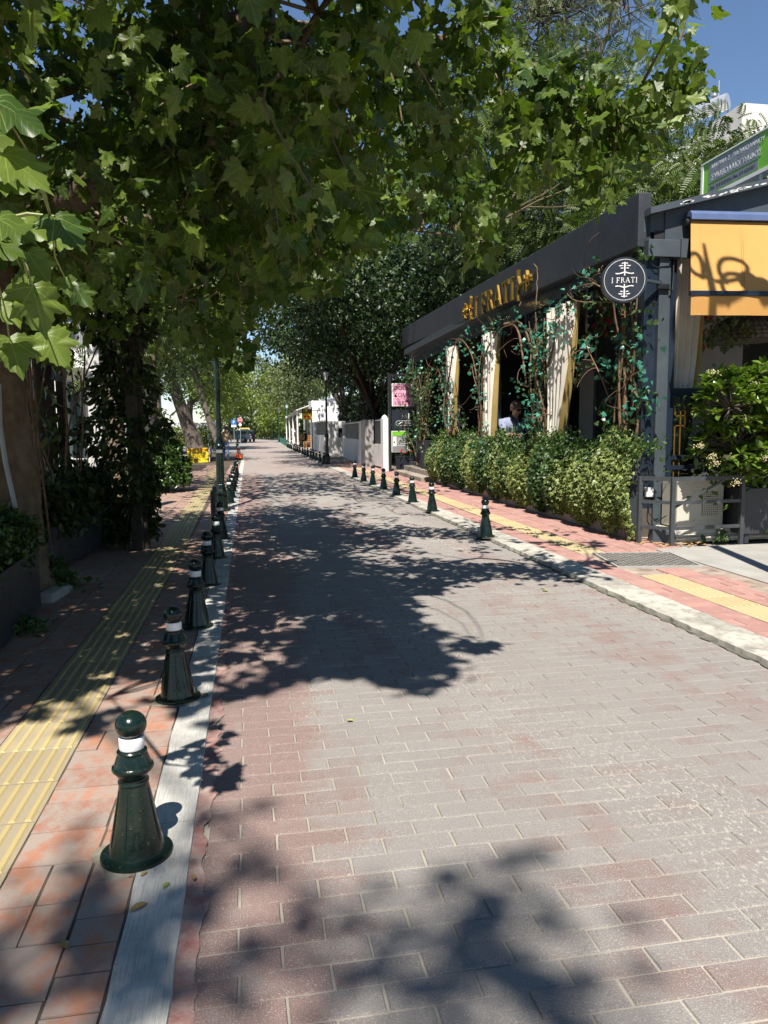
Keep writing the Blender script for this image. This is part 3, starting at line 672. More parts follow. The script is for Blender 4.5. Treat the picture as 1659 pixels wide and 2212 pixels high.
# three cut off pipes beside the lamp
for i, (px, py, top, lb) in enumerate(((461, 1122, 1061, 'nearest of three black pipe posts before the left street lamp'), (465, 1112, 1052, 'middle of three black pipe posts before the left street lamp'), (471, 1103, 1043, 'farthest of three black pipe posts before the left street lamp'))):
    p = G(px, py); h = atY(px, top, p[1])[2]; t = thing('pipe_post', lb, 'post', p, group='black pipe posts')
    mb = MB(); mb.lathe([(.0, 0), (.036, 0), (.036, h), (.030, h), (.030, h - .05), (0, h - .05)], 18); mb.build('pipe', 'black_metal', t, 40, world=False)
    MB().lathe([(0, 0), (.055, 0), (.055, .008), (0, .008)], 18).build('foot_plate', 'black_metal', t, world=False)
# traffic cone, its rubber foot on the kerb
p = G(516, 994); t = thing('traffic_cone', 'orange and white traffic cone standing on the left kerb', 'traffic cone', p)
mb = MB(); mb.box((-.16, -.16, 0), (.16, .16, .1)); mb.build('foot', 'black_metal', t, bevel=.02, world=False)
zz = [.1, .14, .24, .34, .45, .56, .64]; rr_ = [.21, .145, .122, .098, .075, .052, .034]
for k in range(6): MB().lathe([(rr_[k], zz[k]), (rr_[k + 1], zz[k + 1])], 20).build('cone_band', 'cone_orange' if k % 2 == 0 or k == 1 else 'white_band', t, 40, world=False)
# yellow price board
y0 = 32.4; a_, b_, c_, d_ = [atY(px, py, y0) for px, py in ((404, 969), (450, 967), (452, 998), (404, 1001))]
t = thing('price_board', 'yellow parking price board leaning on the left pavement', 'sign', (a_[0], y0, 0))
off = np.array([0, .03, 0]); MB().hexa([d_, c_, c_ + off, d_ + off, a_, b_, b_ + off, a_ + off]).build('panel', 'yellow_sign', t)
MB().bar(a_ + [.05, .05, 0], [a_[0] + .05, y0 + .35, 0], .03, .02).bar(b_ + [-.05, .05, 0], [b_[0] - .05, y0 + .35, 0], .03, .02).build('prop', 'black_metal', t)
ex_ = b_ - a_; wid = np.linalg.norm(ex_); hh = a_[2] - d_[2]
for k, (s, sz, al) in enumerate((('\u03a4\u0399\u039c\u039f\u039a\u0391\u03a4\u0391\u039b\u039f\u0393\u039f\u03a3 PARKING', .105, .12), ('\u03a0\u03a1\u03a9\u03a4\u0397 \u039c\u0399\u03a3\u0397 \u03a9\u03a1\u0391  7\u20ac', .14, .34), ('\u0395\u03a9\u03a3  2  \u03a9\u03a1\u0395\u03a3     11\u20ac', .14, .57), ('\u039f\u039b\u0397  \u039c\u0395\u03a1\u0391      14\u20ac', .14, .80))):
    o = text(s, sz, (a_ + b_) / 2 + np.array([0, -.004, -hh * al]), ex_, (0, 0, 1), 'sign_red' if k == 0 else 'sign_black', t, .001, 'lettering', 'CENTER', .72, 1.0, .002)

# tall lamp with curled arms standing on the apron just right of the view: its shade crosses apron and awning
tl = thing('curled_arm_lamp', 'tall lamp with curled arms on the apron beyond the right edge', 'street lamp', (4.36, 5.15, .02))
MB().lathe([(.11, 0), (.11, .5), (.07, .6), (.055, 6.0), (.04, 6.9), (.02, 7.6)], 14, (4.36, 5.15, 0)).build('pole', 'green_paint', tl, 40)
for sg, z0 in ((1, 6.75), (1, 6.4), (-.5, 6.85)):
    MB().tube([(4.36 + sg * (.05 + .33 * math.sin(a) * (1 if a < 3.2 else .6) + .06 * a), 5.15, z0 + .33 * (1 - math.cos(a)) - .04 * a) for a in np.linspace(0, 5.2, 22)], .03, 8).build('curled_arm', 'green_paint', tl, True)
for dx in (.75, 1.0): MB().lathe([(.02, .12), (.11, .08), (.13, -.05), (.08, -.16), (0, -.2)], 14, (4.36 + dx * .62, 5.15, 6.75 - .5 * (dx - .75))).build('lantern', 'green_paint', tl, True)
# ------------------------------------------------------------------ the restaurant on the right
mat('navy_render', (0.017, 0.022, 0.029), 0.75, (0.024, 0.03, 0.038), 5, 0.5, 90, dirt=0.25, dirt_c=(0.07, 0.075, 0.08))
mat('slate_paint', (0.045, 0.058, 0.07), 0.5, (0.06, 0.075, 0.088), 4, 0.12, 60, dirt=0.2, dirt_c=(0.11, 0.12, 0.12))
mat('navy_gloss', (0.012, 0.02, 0.034), 0.3, (0.016, 0.026, 0.042), 4, 0.08, 60)
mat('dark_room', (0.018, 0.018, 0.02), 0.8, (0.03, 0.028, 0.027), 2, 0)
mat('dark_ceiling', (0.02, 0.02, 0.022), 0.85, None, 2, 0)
mat('room_floor', (0.10, 0.085, 0.07), 0.6, (0.07, 0.06, 0.05), 3, 0.1)
mat('gold', (0.72, 0.47, 0.12), 0.22, (0.62, 0.38, 0.08), 12, 0.05, 60, metal=0.85)
mat('sign_navy', (0.016, 0.02, 0.032), 0.38, (0.02, 0.025, 0.036), 5, 0.03)
mat('sign_white', (0.78, 0.77, 0.74), 0.5, None, 5, 0)
mat('curtain_cream', (0.72, 0.68, 0.60), 0.9, (0.62, 0.57, 0.49), 3, 0.15, 200, spec=0.15)
mat('curtain_gold', (0.48, 0.36, 0.14), 0.8, (0.38, 0.27, 0.09), 3, 0.15, 200, spec=0.2)
mat('stone_step', (0.34, 0.29, 0.24), 0.85, (0.25, 0.21, 0.17), 5, 0.25, 80, dirt=0.4)
mat('awning_ochre', (0.50, 0.265, 0.08), 0.85, (0.45, 0.235, 0.07), 1.5, 0.25, 300, spec=0.2, dirt=0.12, dirt_c=(0.4, 0.25, 0.1))
mat('awning_blue', (0.10, 0.14, 0.26), 0.35, (0.08, 0.115, 0.22), 6, 0.05)
mat('peel_white', (0.72, 0.71, 0.69), 0.7, (0.5, 0.5, 0.5), 9, 0.3, 50)
mat('cabinet_beige', (0.56, 0.53, 0.45), 0.5, (0.49, 0.46, 0.39), 3, 0.06, 60, dirt=0.2)
mat('gas_yellow', (0.66, 0.44, 0.05), 0.45, (0.5, 0.32, 0.05), 12, 0.1)
mat('plaster_white', (0.62, 0.58, 0.51), 0.9, (0.46, 0.42, 0.36), 4, 0.4, 60, dirt=0.6, dirt_c=(0.3, 0.25, 0.19))
mat('interior_grey', (0.30, 0.27, 0.25), 0.85, (0.26, 0.235, 0.22), 3, 0.1)
mat('wood_brown', (0.20, 0.10, 0.045), 0.5, (0.13, 0.065, 0.03), 6, 0.15, 50, stretch=(1, 6, 6))
mat('wicker', (0.10, 0.07, 0.045), 0.7, (0.05, 0.035, 0.025), 30, 0.3, 150)
mat('vine_bark', (0.20, 0.125, 0.075), 0.9, (0.10, 0.065, 0.04), 14, 0.5, 80, spec=0.2)
mat('red_petal', (0.50, 0.012, 0.02), 0.5, (0.36, 0.008, 0.015), 12, 0.1)
mat('pink_panel', (0.80, 0.38, 0.50), 0.4, (0.72, 0.30, 0.43), 1.5, 0)
mat('green_panel', (0.20, 0.52, 0.04), 0.4, None, 2, 0)
mat('screen_grey', (0.22, 0.22, 0.23), 0.4, (0.17, 0.17, 0.18), 2, 0)
mat('plain_white', (0.78, 0.77, 0.74), 0.6, (0.7, 0.69, 0.66), 2, 0)
glass('window_glass', (0.80, 0.84, 0.84), 0.3)
P0 = np.array([4.50, 8.12]); UU = np.array([.25, 14.2]); UU /= np.linalg.norm(UU); NN = np.array([-UU[1], UU[0]])
def fw(s, d, z): p = P0 + UU * s + NN * d; return np.array([p[0], p[1], z])
def fp(px, py, d=0.0):
    r = ray(px, py); o = P0 + NN * d; t = (o @ NN) / (r[:2] @ NN); p = CAMP + t * r
    return (p[:2] - o) @ UU, p[2]
def fbox(mb, s0, s1, d0, d1, z0, z1): return mb.hexa([fw(s0, d0, z0), fw(s0, d1, z0), fw(s1, d1, z0), fw(s1, d0, z0), fw(s0, d0, z1), fw(s0, d1, z1), fw(s1, d1, z1), fw(s1, d0, z1)])
SE = 14.3
rest = thing('restaurant', 'dark navy single storey restaurant with gold letters and ivy clad open front', 'restaurant', (4.5, 8.12, 0))
FZ = .35
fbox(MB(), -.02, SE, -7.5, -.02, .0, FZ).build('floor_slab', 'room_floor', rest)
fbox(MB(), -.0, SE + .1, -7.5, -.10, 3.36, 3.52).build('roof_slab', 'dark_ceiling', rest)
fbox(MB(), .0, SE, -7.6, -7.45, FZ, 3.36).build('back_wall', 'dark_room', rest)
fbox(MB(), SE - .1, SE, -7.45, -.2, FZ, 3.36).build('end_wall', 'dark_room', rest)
# fascia: a deep board, slightly rising, with a return at its near end
mb = MB()
mb.hexa([fw(0, .10, 3.33), fw(0, -.06, 3.33), fw(14.5, -.06, 3.78), fw(14.5, .10, 3.78), fw(0, .10, 3.93), fw(0, -.06, 3.93), fw(14.5, -.06, 4.33), fw(14.5, .10, 4.33)])
mb.build('fascia', 'navy_render', rest, bevel=.012)
fbox(MB(), 0.05, 14.3, -.10, -.062, 3.2, 3.6).build('lintel', 'navy_gloss', rest)
fbox(MB(), 14.45, 14.55, -2.5, -.062, 3.3, 4.3).build('fascia_return', 'navy_render', rest)
# upright columns of the open front
for s0, s1 in ((8.75, 9.7), (5.72, 6.3), (2.5, 2.98), (12.4, 13.1)):
    c = fbox(MB(), s0, s1, -.16, -.02, FZ, 3.25).build('column', 'navy_gloss', rest)
    mb = MB()
    for k in range(int((s1 - s0) / .07)): fbox(mb, s0 + .03 + k * .07, s0 + .05 + k * .07, -.02, -.008, FZ, 3.2)
    mb.build('fluting', 'navy_gloss', c)
# window frames at the head of the open bays, with diamond netting
mat('netting', (0.03, 0.03, 0.03), 0.8, None, 4, 0)
def netting(s0, s1, z0, z1, d, pitch, parent, w=.006):
    mb = MB(); L = s1 - s0; Hh = z1 - z0; k = -Hh
    def clip(a, sl):
        pts = []
        for t in (0, 1):
            pass
        return pts
    n = int((L + Hh) / pitch) + 1
    for i in range(n):
        c = i * pitch
        for sgn in (1, -1):
            a0, b0 = (c, 0.0) if c <= L else (L, c - L)
            a1, b1 = (c - Hh, Hh) if c >= Hh else (0.0, c)
            if abs(a0 - a1) < .01: continue
            f = (lambda s, z: fw(s0 + s, d, z0 + z)) if sgn > 0 else (lambda s, z: fw(s1 - s, d, z0 + z))
            mb.bar(f(a0, b0), f(a1, b1), w, w)
    o = mb.build('netting', 'netting', parent); o['kind'] = 'stuff'; return o
netting(.08, .85, 2.0, 3.15, -.08, .05, rest); netting(3.05, 4.1, 2.75, 3.15, -.1, .05, rest)
for s in (.04, .86, 3.02, 4.12, 1.7): fbox(MB(), s - .03, s + .03, -.13, -.06, FZ if s in (.04,) else 2.6, 3.2).build('frame_post', 'navy_gloss', rest)
fbox(MB(), .08, 12.4, -.13, -.07, 2.62 - .02, 2.66 - .02).build('transom', 'navy_gloss', rest) if False else None
# low wall and planter trough behind the ivy
fbox(MB(), -.1, 11.6, .05, .17, 0, 1.02).build('planter_trough', 'navy_render', rest)
fbox(MB(), -.12, 11.7, .18, .24, 0.0, .16).build('plinth', 'stone_step', rest)
# entrance steps at the far end
for k, (d1, z1) in enumerate(((.55, .13), (.25, .26))): fbox(MB(), 9.8 + .1 * k, 13.6, -.05 if k else .18, d1 + .0, 0, z1).build('step', 'stone_step', rest, bevel=.01)
# roof of the near front, raised edge with peeling paint
Y1 = 8.12
mb = MB(); mb.hexa([(4.47, Y1 - .14, 3.66), (7.5, Y1 - .14, 4.44), (7.5, Y1 + .05, 4.44), (4.47, Y1 + .05, 3.66), (4.47, Y1 - .14, 3.73), (7.5, Y1 - .14, 4.52), (7.5, Y1 + .05, 4.52), (4.47, Y1 + .05, 3.73)]); mb.build('roof_edge', 'slate_paint', rest)
mb = MB(); rp = random.Random(3)
for k in range(26):
    t = rp.random() ** .8; x = 4.7 + t * 1.5; zc = 3.70 + (x - 4.47) * .2605 - rp.uniform(0, .025); w = rp.uniform(.02, .08)
    pts = [(x + w * math.cos(a) * rp.uniform(.5, 1.2), zc + .25 * w * math.cos(a) + .012 * math.sin(a) * rp.uniform(.4, 1.2)) for a in np.linspace(0, 6.283, 8)[:-1]]
    mb.prism(pts, lambda a, b: (a, Y1 - .1425, min(b, 3.728 + (a - 4.47) * .2605)), lambda a, b: (a, Y1 - .1405, min(b, 3.728 + (a - 4.47) * .2605)))
o = mb.build('peeling_paint', 'peel_white', rest); o['kind'] = 'stuff'
mb = MB(); mb.hexa([(4.72, Y1 - .02, 3.42), (7.5, Y1 - .02, 3.42), (7.5, Y1 + .06, 3.42), (4.72, Y1 + .06, 3.42), (4.72, Y1 - .02, 3.72), (7.5, Y1 - .02, 4.45), (7.5, Y1 + .06, 4.45), (4.72, Y1 + .06, 3.72)]); mb.build('gable_panel', 'slate_paint', rest)
MB().hexa([(4.47, Y1, 3.5), (7.5, Y1, 3.5), (7.9, Y1 + 14, 3.5), (4.6, Y1 + 14, 3.5), (4.47, Y1, 3.66), (7.5, Y1, 4.44), (7.9, Y1 + 14, 4.44), (4.6, Y1 + 14, 3.66)]).build('roof', 'slate_paint', rest)
MB().box((4.48, Y1 - .10, 3.21), (4.87, Y1 + .03, 3.40)).build('corner_beam', 'slate_paint', rest, bevel=.006)
MB().box((4.87, Y1 - .12, 3.20), (4.955, Y1 + .04, 3.41)).build('beam_end', 'slate_paint', rest, bevel=.004)
MB().box((4.49, Y1 - .02, 0), (4.645, Y1 + .16, 3.3)).build('corner_pillar', 'navy_gloss', rest, bevel=.008)
MB().box((4.646, Y1 - .06, 0), (4.765, Y1 + .08, 3.3)).build('pillar_board', 'slate_paint', rest, bevel=.008)
MB().box((4.768, Y1 - .03, 0), (4.80, Y1 + .08, 3.3)).build('pillar_strip', 'slate_paint', rest)
MB().tube([(4.83, Y1 - .03, 3.35), (4.82, Y1 - .05, 3.0), (4.80, Y1 - .07, 2.85), (4.66, Y1 - .09, 2.86), (4.64, Y1 - .09, 2.95)], .009, 8).build('cable', 'black_metal', rest, True)
MB().tube([(4.52, Y1 - .04, 3.16), (4.60, Y1 - .06, 3.1), (4.75, Y1 - .07, 3.12), (4.8, Y1 - .06, 3.3)], .006, 6).build('cable', 'black_metal', rest, True)
# front window facing the apron
MB().box((4.80, Y1 + .0, .55), (4.895, Y1 + .07, 3.42)).build('window_jamb', 'navy_gloss', rest)
MB().box((4.896, Y1 + .0, 1.66), (7.5, Y1 + .06, 1.75)).build('window_transom', 'navy_gloss', rest)
MB().box((4.896, Y1 + .0, .92), (7.5, Y1 + .06, .97)).build('window_rail', 'navy_gloss', rest)
MB().box((4.896, Y1 + .0, .8), (7.5, Y1 + .06, .85)).build('window_rail', 'navy_gloss', rest)
MB().box((4.8, Y1 - .02, .35), (7.5, Y1 + .08, .56)).build('window_sill', 'navy_gloss', rest)
MB().box((4.896, Y1 + .025, .56), (7.5, Y1 + .031, 1.66)).build('window_pane', 'window_glass', rest)
mb = MB()
def gl(x0, z0, x1, z1, w=.014):
    mb.box((min(x0, x1) - w / 2, Y1 + .0195, min(z0, z1) - w / 2), (max(x0, x1) + w / 2, Y1 + .024, max(z0, z1) + w / 2))
bx, bz = 4.94, 1.56
for a in ((0, 0, 0, -.13), (0, 0, .13, 0), (.13, 0, .13, -.27), (0, -.13, .25, -.13), (.25, -.13, .25, 0), (.25, 0, .62, 0), (.07, -.065, .25, -.065), (.07, -.065, .07, -1.0), (0, -.13, 0, -.13), (.0, -.245, .13, -.245), (0, -.245, 0, -1.0), (.25, -.065, .62, -.065)):
    gl(bx + a[0], bz + a[1], bx + a[2], bz + a[3])
mb.build('gold_fret_lines', 'gold', rest)
# interior of that bay
MB().box((atY(1500, 800, 10.6)[0], 10.6, FZ), (atY(1603, 800, 10.6)[0], 10.75, 3.3)).build('inner_wall', 'interior_grey', rest)
MB().box((4.92, Y1 + .35, FZ), (4.97, 10.6, 3.3)).build('inner_wall', 'interior_grey', rest) if False else None
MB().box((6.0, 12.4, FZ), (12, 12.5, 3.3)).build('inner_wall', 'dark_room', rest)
MB().tube([(5.2, Y1 - .0, 1.0), (5.2, Y1, 1.0)], .01, 4) if False else None

# curtains: gathered cloth, wide at the rail, tied at the foot
def curtain(name_label, base, ua, un, z0, z1, top_w, bot_w, bot_shift, group, edge=True, folds=5, dep=.09):
    t = thing('curtain', name_label, 'curtain', (base[0], base[1], z0), group=group)
    def P(uu, dd, z): return (base[0] + ua[0] * uu + un[0] * dd, base[1] + ua[1] * uu + un[1] * dd, z)
    nz, nu = 16, folds * 8
    def grid(u0, u1, off):
        mb = MB(); vs = []
        for i in range(nz + 1):
            k = i / nz; z = z1 + (z0 - z1) * k; e = k ** 1.35; w = top_w + (bot_w - top_w) * e + .04 * math.sin(3.1 * k); sh = bot_shift * e
            for j in range(nu + 1):
                f = u0 + (u1 - u0) * j / nu
                vs.append(P(sh + f * w, off + dep * (1 - .3 * k) * math.sin(f * folds * 2 * math.pi + .8 * math.sin(k * 2)) + .012 * math.sin(f * 61 + k * 5), z))
        mb._add(vs, [(i * (nu + 1) + j, i * (nu + 1) + j + 1, (i + 1) * (nu + 1) + j + 1, (i + 1) * (nu + 1) + j) for i in range(nz) for j in range(nu)]); return mb
    grid(0, .92 if edge else 1, 0).build('cloth', 'curtain_cream', t, 80)
    if edge:
        grid(.92, 1.0, 0).build('gold_border', 'curtain_gold', t, 80); grid(-.03, .0, .01).build('gold_border', 'curtain_gold', t, 80)
    k = .97; MB().tube([P(bot_shift + bot_w * f, dep * 1.3 * math.sin(f * 3.14) , z0 + .03) for f in (0, .25, .5, .75, 1)], .018, 6).build('tie', 'curtain_gold', t, True)
    return t
c0 = fw(2.73, .04, 0); curtain('large cream curtain with gold border tied in the nearest open bay', c0, -UU, NN, 1.13, 3.05, .92, .34, .05, 'tied back curtains of the restaurant front')
c0 = fw(6.05, .04, 0); curtain('cream curtain hanging just left of the seated woman', c0, -UU, NN, 1.13, 3.1, .70, .42, .05, 'tied back curtains of the restaurant front', folds=4)
c0 = fw(9.0, .04, 0); curtain('cream curtain in the farthest open bay, crossed by a bare branch', c0, -UU, NN, 1.13, 3.15, .75, .2, .2, 'tied back curtains of the restaurant front', folds=4)
curtain('cream curtain with flat pleats hanging behind the front window', (4.905, Y1 + .14), (1, 0), (0, -1), .6, 3.25, .45, .16, .02, None, True, 5, .035)

# gold letters, serif, with leaf ornaments at both ends
def serif(ch):
    S = [(.0, .0), (.30, .0), (.30, .05), (.21, .08), (.21, .92), (.30, .95), (.30, 1.0), (.0, 1.0), (.0, .95), (.09, .92), (.09, .08), (.0, .05)]
    if ch == 'I': return [S], .34
    if ch == 'F': return [S, [(.205, .9), (.205, 1.0), (.62, 1.0), (.62, .76), (.57, .76), (.52, .9)], [(.205, .46), (.205, .55), (.42, .55), (.45, .62), (.48, .62), (.48, .38), (.45, .38), (.42, .46)]], .66
    if ch == 'R':
        o = [(.205 + .08 + .27 * math.sin(a) * 1.0, .74 + .26 * math.cos(a)) for a in np.linspace(0, math.pi, 9)]; i = [(.205 + .06 + .17 * math.sin(a), .74 + .175 * math.cos(a)) for a in np.linspace(math.pi, 0, 9)]
        return [S, [(.205, 1.0)] + o + [(.205, .48), (.205, .565)] + i + [(.205, .915)], [(.33, .5), (.46, .5), (.70, .05), (.76, .0), (.62, .0)]], .74
    if ch == 'A': return [[(.02, 0), (.10, 0), (.38, .85), (.36, 1.0)], [(.36, 1.0), (.44, 1.0), (.80, .0), (.64, .0), (.335, .88)], [(.20, .30), (.23, .37), (.58, .37), (.60, .30)], [(-.04, 0), (.2, 0), (.2, .05), (-.04, .05)], [(.56, 0), (.86, 0), (.86, .05), (.56, .05)]], .84
    if ch == 'T': return [[(.29, .08), (.41, .08), (.41, .95), (.29, .95)], [(.2, 0), (.5, 0), (.5, .05), (.41, .08), (.29, .08), (.2, .05)], [(.0, .78), (.05, .78), (.1, .9), (.6, .9), (.65, .78), (.70, .78), (.70, 1.0), (0, 1.0)]], .72
def ornament(sg=1):
    L = [[(-.03, -.5), (.03, -.5), (.04, .5), (-.04, .5)]]
    for k, (y, w) in enumerate(((.38, .18), (.2, .34), (.02, .24))):
        for s in (-1, 1):
            L.append([(s * .02, y), (s * w * .5, y + .09), (s * w, y + .04), (s * w * .8, y - .02), (s * w * .4, y + .02)])
    for s in (-1, 1): L.append([(s * .02, -.2), (s * .3, -.32), (s * .5, -.30), (s * .5, -.36), (s * .42, -.40), (s * .25, -.38), (s * .02, -.3)])
    return L
def word(parent, s, height, org, ex, ey, ez, depth, m, name, sx=1.0, gap=.08):
    x = 0; space = .4
    tot = sum((space if c == ' ' else serif(c)[1] + gap) for c in s) - gap
    for c in s:
        if c == ' ': x += space; continue
        polys, w = serif(c); mb = MB()
        for i, p in enumerate(polys):
            f = lambda a, b, dd, x=x: tuple(np.array(org) + np.array(ex) * ((x + a - tot / 2) * height * sx) + np.array(ey) * ((b - .5) * height) + np.array(ez) * dd)
            e = .0015 * i
            mb.prism(p, lambda a, b: f(a, b, depth + e), lambda a, b: f(a, b, 0))
        mb.build(name, m, parent); x += w + gap
    return tot * height * sx
sl_ = (4.33 - 3.93) / 14.5 * .93
ex3 = np.array([-UU[0], -UU[1], -sl_ * .9]); ex3 /= np.linalg.norm(ex3); ez3 = np.array([NN[0], NN[1], 0]); ey3 = np.array([0, 0, 1.0])
gs = thing('gold_sign', 'raised gold letters with leaf ornaments on the navy fascia', 'sign', fw(5.2, .12, 3.6))
word(gs, 'I FRATI', .38, fw(5.32, .125, 3.665), ex3, ey3, ez3, .032, 'gold', 'letter', 1.3, .14)
for sc_, sg in ((6.92, -1), (3.72, 1)):
    mb = MB(); cpt = fw(sc_, .125, 3.665 + (sc_ - 5.32) * sl_)
    for i, p in enumerate(ornament()):
        f = lambda a, b, dd: tuple(cpt + ex3 * (sg * (b + .1) * .72) + ey3 * (a * .5) + ez3 * dd)
        e = .002 * (i % 5)
        mb.prism(p, lambda a, b: f(a, b, .045 + e), lambda a, b: f(a, b, 0))
    mb.build('leaf_ornament', 'gold', gs)

# round hanging sign
rs = thing('hanging_sign', 'round navy hanging sign with white name and leaf emblem', 'sign', (4.15, 7.93, 2.93))
C0 = np.array([4.148, 7.93, 2.927]); v = np.array([0, 0, H]) - C0; a_ = math.atan2(v[0], -v[1]) * .55
ex_ = np.array([math.cos(a_), math.sin(a_), 0]); ez_ = np.array([math.sin(a_), -math.cos(a_), 0]); ey_ = np.array([0, 0, 1.0])
def disc(r0, d0, d1, name, m, n=56, r1=None):
    mb = MB(); f = lambda d, r: [tuple(C0 + ex_ * r * math.cos(t) + ey_ * r * math.sin(t) + ez_ * d) for t in np.linspace(0, 2 * math.pi, n + 1)[:-1]]
    if r1 is None:
        A, B = f(d1, r0), f(d0, r0); mb._add(A + B, [tuple(range(n)), tuple(range(2 * n - 1, n - 1, -1))] + [(i, n + i, n + (i + 1) % n, (i + 1) % n) for i in range(n)])
    else:
        A, B = f(d1, r0), f(d1, r1); mb._add(A + B, [(i, (i + 1) % n, n + (i + 1) % n, n + i) for i in range(n)])
    return mb.build(name, m, rs, 30)
disc(.245, -.11, .0, 'drum', 'sign_navy'); disc(.222, 0, .002, 'white_ring', 'sign_white', r1=.2175)
word(rs, 'I FRATI', .058, C0 + np.array([0, 0, -.004]), ex_, ey_, ez_, .003, 'sign_white', 'letter', 1.0, .16)
for sg in (1, -1):
    mb = MB()
    for i, p in enumerate(ornament()):
        f = lambda a, b, dd: tuple(C0 + ex_ * a * .2 + ey_ * sg * (.118 + b * .145) + ez_ * dd); mb.prism(p, lambda a, b: f(a, b, .003 + .0003 * i), lambda a, b: f(a, b, 0.0005))
    mb.build('leaf_emblem', 'sign_white', rs)
MB().bar(C0 + ex_ * .24 - ez_ * .055, (4.66, Y1 - .07, 2.925), .03, .03).build('bracket', 'slate_paint', rs)
MB().bar((4.6, Y1 - .085, 2.885), (4.75, Y1 - .085, 2.885), .03, .05).build('bracket_plate', 'black_metal', rs)

# ochre awning
aw = thing('awning', 'ochre fabric awning with blue cassette over the front window', 'awning', (4.97, Y1 - .1, 2.5))
x0, x1 = 4.955, 7.4
mb = MB(); pr_ = [(.0, 0), (-.10, .0), (-.135, -.04), (-.14, -.1), (-.12, -.105), (-.10, -.06), (0, -.05)]
mb.prism([(a, b) for a, b in pr_], lambda a, b: (x0 + .0, Y1 - .03 + a, 3.715 + b), lambda a, b: (x1, Y1 - .03 + a, 3.76 + b)); mb.build('cassette', 'awning_blue', aw)
MB().tube([(x0 - .03, Y1 - .07, 3.60), (x0 + .06, Y1 - .07, 3.60)], .045, 12).build('roller_end', 'black_metal', aw, True)
mb = MB(); nx, nz = 40, 10; vs = []
TL, BL = np.array([4.972, Y1 - .12, 3.61]), np.array([4.70, 7.52, 2.735])
for i in range(nz + 1):
    k = i / nz
    for j in range(nx + 1):
        x = (TL[0] + (BL[0] - TL[0]) * k) + j / nx * 2.5; yy = TL[1] + (BL[1] - TL[1]) * k; z = TL[2] + (BL[2] - TL[2]) * k + .03 * j / nx - .02 * math.sin(math.pi * k) + .0015 * math.sin(j * 1.9 + i)
        vs.append((x, yy, z))
mb._add(vs, [(i * (nx + 1) + j, (i + 1) * (nx + 1) + j, (i + 1) * (nx + 1) + j + 1, i * (nx + 1) + j + 1) for i in range(nz) for j in range(nx)]); mb.build('canopy_cloth', 'awning_ochre', aw, 80)
MB().bar(BL + [-.01, 0, -.015], BL + [2.55, 0, .02], .05, .055).build('front_bar', 'navy_gloss', aw, bevel=.008)
mb = MB(); vs = []
for i in range(2):
    for j in range(nx + 1): vs.append((BL[0] + .0 + j / nx * 2.5, BL[1] - .01 - .006 * math.sin(j * .8), BL[2] - .04 - .205 * i + .03 * j / nx))
mb._add(vs, [(j, nx + 1 + j, nx + 2 + j, j + 1) for j in range(nx)]); mb.build('valance', 'awning_ochre', aw, 80)
for xs in (.62, .645):
    MB().bar(TL + [xs, -.004, 0], BL + [xs, -.004, 0], .004, .003).build('seam', 'awning_ochre', aw)

# things below the front window: railing, cabinet, gas pipe, low wall
rl = thing('railing', 'dark metal angled railing round the beige cabinet', 'railing', (4.22, 7.6, 0))
pA, pB, pC = np.array([4.22, 7.6, 0]), np.array([4.455, 7.337, 0]), np.array([5.32, 7.39, 0])
mat('rail_metal', (0.035, 0.04, 0.045), 0.5, (0.055, 0.06, 0.065), 14, 0.15, 80)
for p in (pA, pB, pC): MB().box((p[0] - .022, p[1] - .022, 0), (p[0] + .022, p[1] + .022, .765)).build('post', 'rail_metal', rl, bevel=.003)
for z, h in ((.745, .045), (.49, .035), (.21, .035)):
    for p, q in ((pA, pB), (pB, pC)):
        d = (q - p) / np.linalg.norm(q - p); MB().bar(p + d * .024 + [0, 0, z], q - d * .024 + [0, 0, z], .03, h).build('rail', 'rail_metal', rl)
MB().bar(pB + [.03, .03, .43], pB + [.62, .03, .72], .022, .022).build('brace', 'rail_metal', rl); MB().bar(pB + [-.02, .10, .18], pB + [.35, .05, .55], .02, .02).build('brace', 'rail_metal', rl) if False else None
cb = thing('cabinet', 'beige metal equipment cabinet with square vent behind the railing', 'cabinet', (4.73, 7.66, .15))
MB().box((4.73, 7.70, .17), (5.31, 8.02, .72)).build('housing', 'cabinet_beige', cb, bevel=.01)
MB().box((5.04, 7.693, .29), (5.24, 7.6975, .56)).build('vent_panel', 'black_metal', cb)
for k in range(11): MB().box((5.04, 7.686, .295 + k * .025), (5.24, 7.6915, .305 + k * .025)).build('vent_bar', 'cabinet_beige', cb)
for k in range(9): MB().box((5.045 + k * .0235, 7.6865, .29), (5.055 + k * .0235, 7.6925, .56)).build('vent_bar', 'cabinet_beige', cb)
for k in range(5):
    for z in (.24, .66): MB().lathe([(0, 0), (.006, 0), (.006, .004), (0, .004)], 8, (4.85 + k * .09, 7.696, z)).build('hole', 'black_metal', cb)
MB().box((4.93, 7.694, .60), (5.00, 7.6975, .64)).build('maker_label', 'sign_white', cb)
text('TEXA', .02, (4.965, 7.6935, .62), (1, 0, 0), (0, 0, 1), 'sign_black', cb, .0005, 'lettering', 'CENTER')
gp = thing('gas_pipe', 'yellow gas pipe with tap standing beside the cabinet', 'pipe', (5.40, 7.72, .2))
MB().tube([(5.42, 7.72, .15), (5.42, 7.72, .80)], .02, 12).build('pipe', 'gas_yellow', gp, True)
MB().tube([(5.42, 7.72, .58), (5.42, 7.72, .66)], .033, 10).build('valve_body', 'gas_yellow', gp, True); MB().bar((5.35, 7.69, .62), (5.49, 7.69, .62), .012, .02).build('tap_handle', 'gas_yellow', gp)
lw_ = thing('low_wall', 'stained pale low wall under the front window', 'wall', (4.75, 7.75, 0))
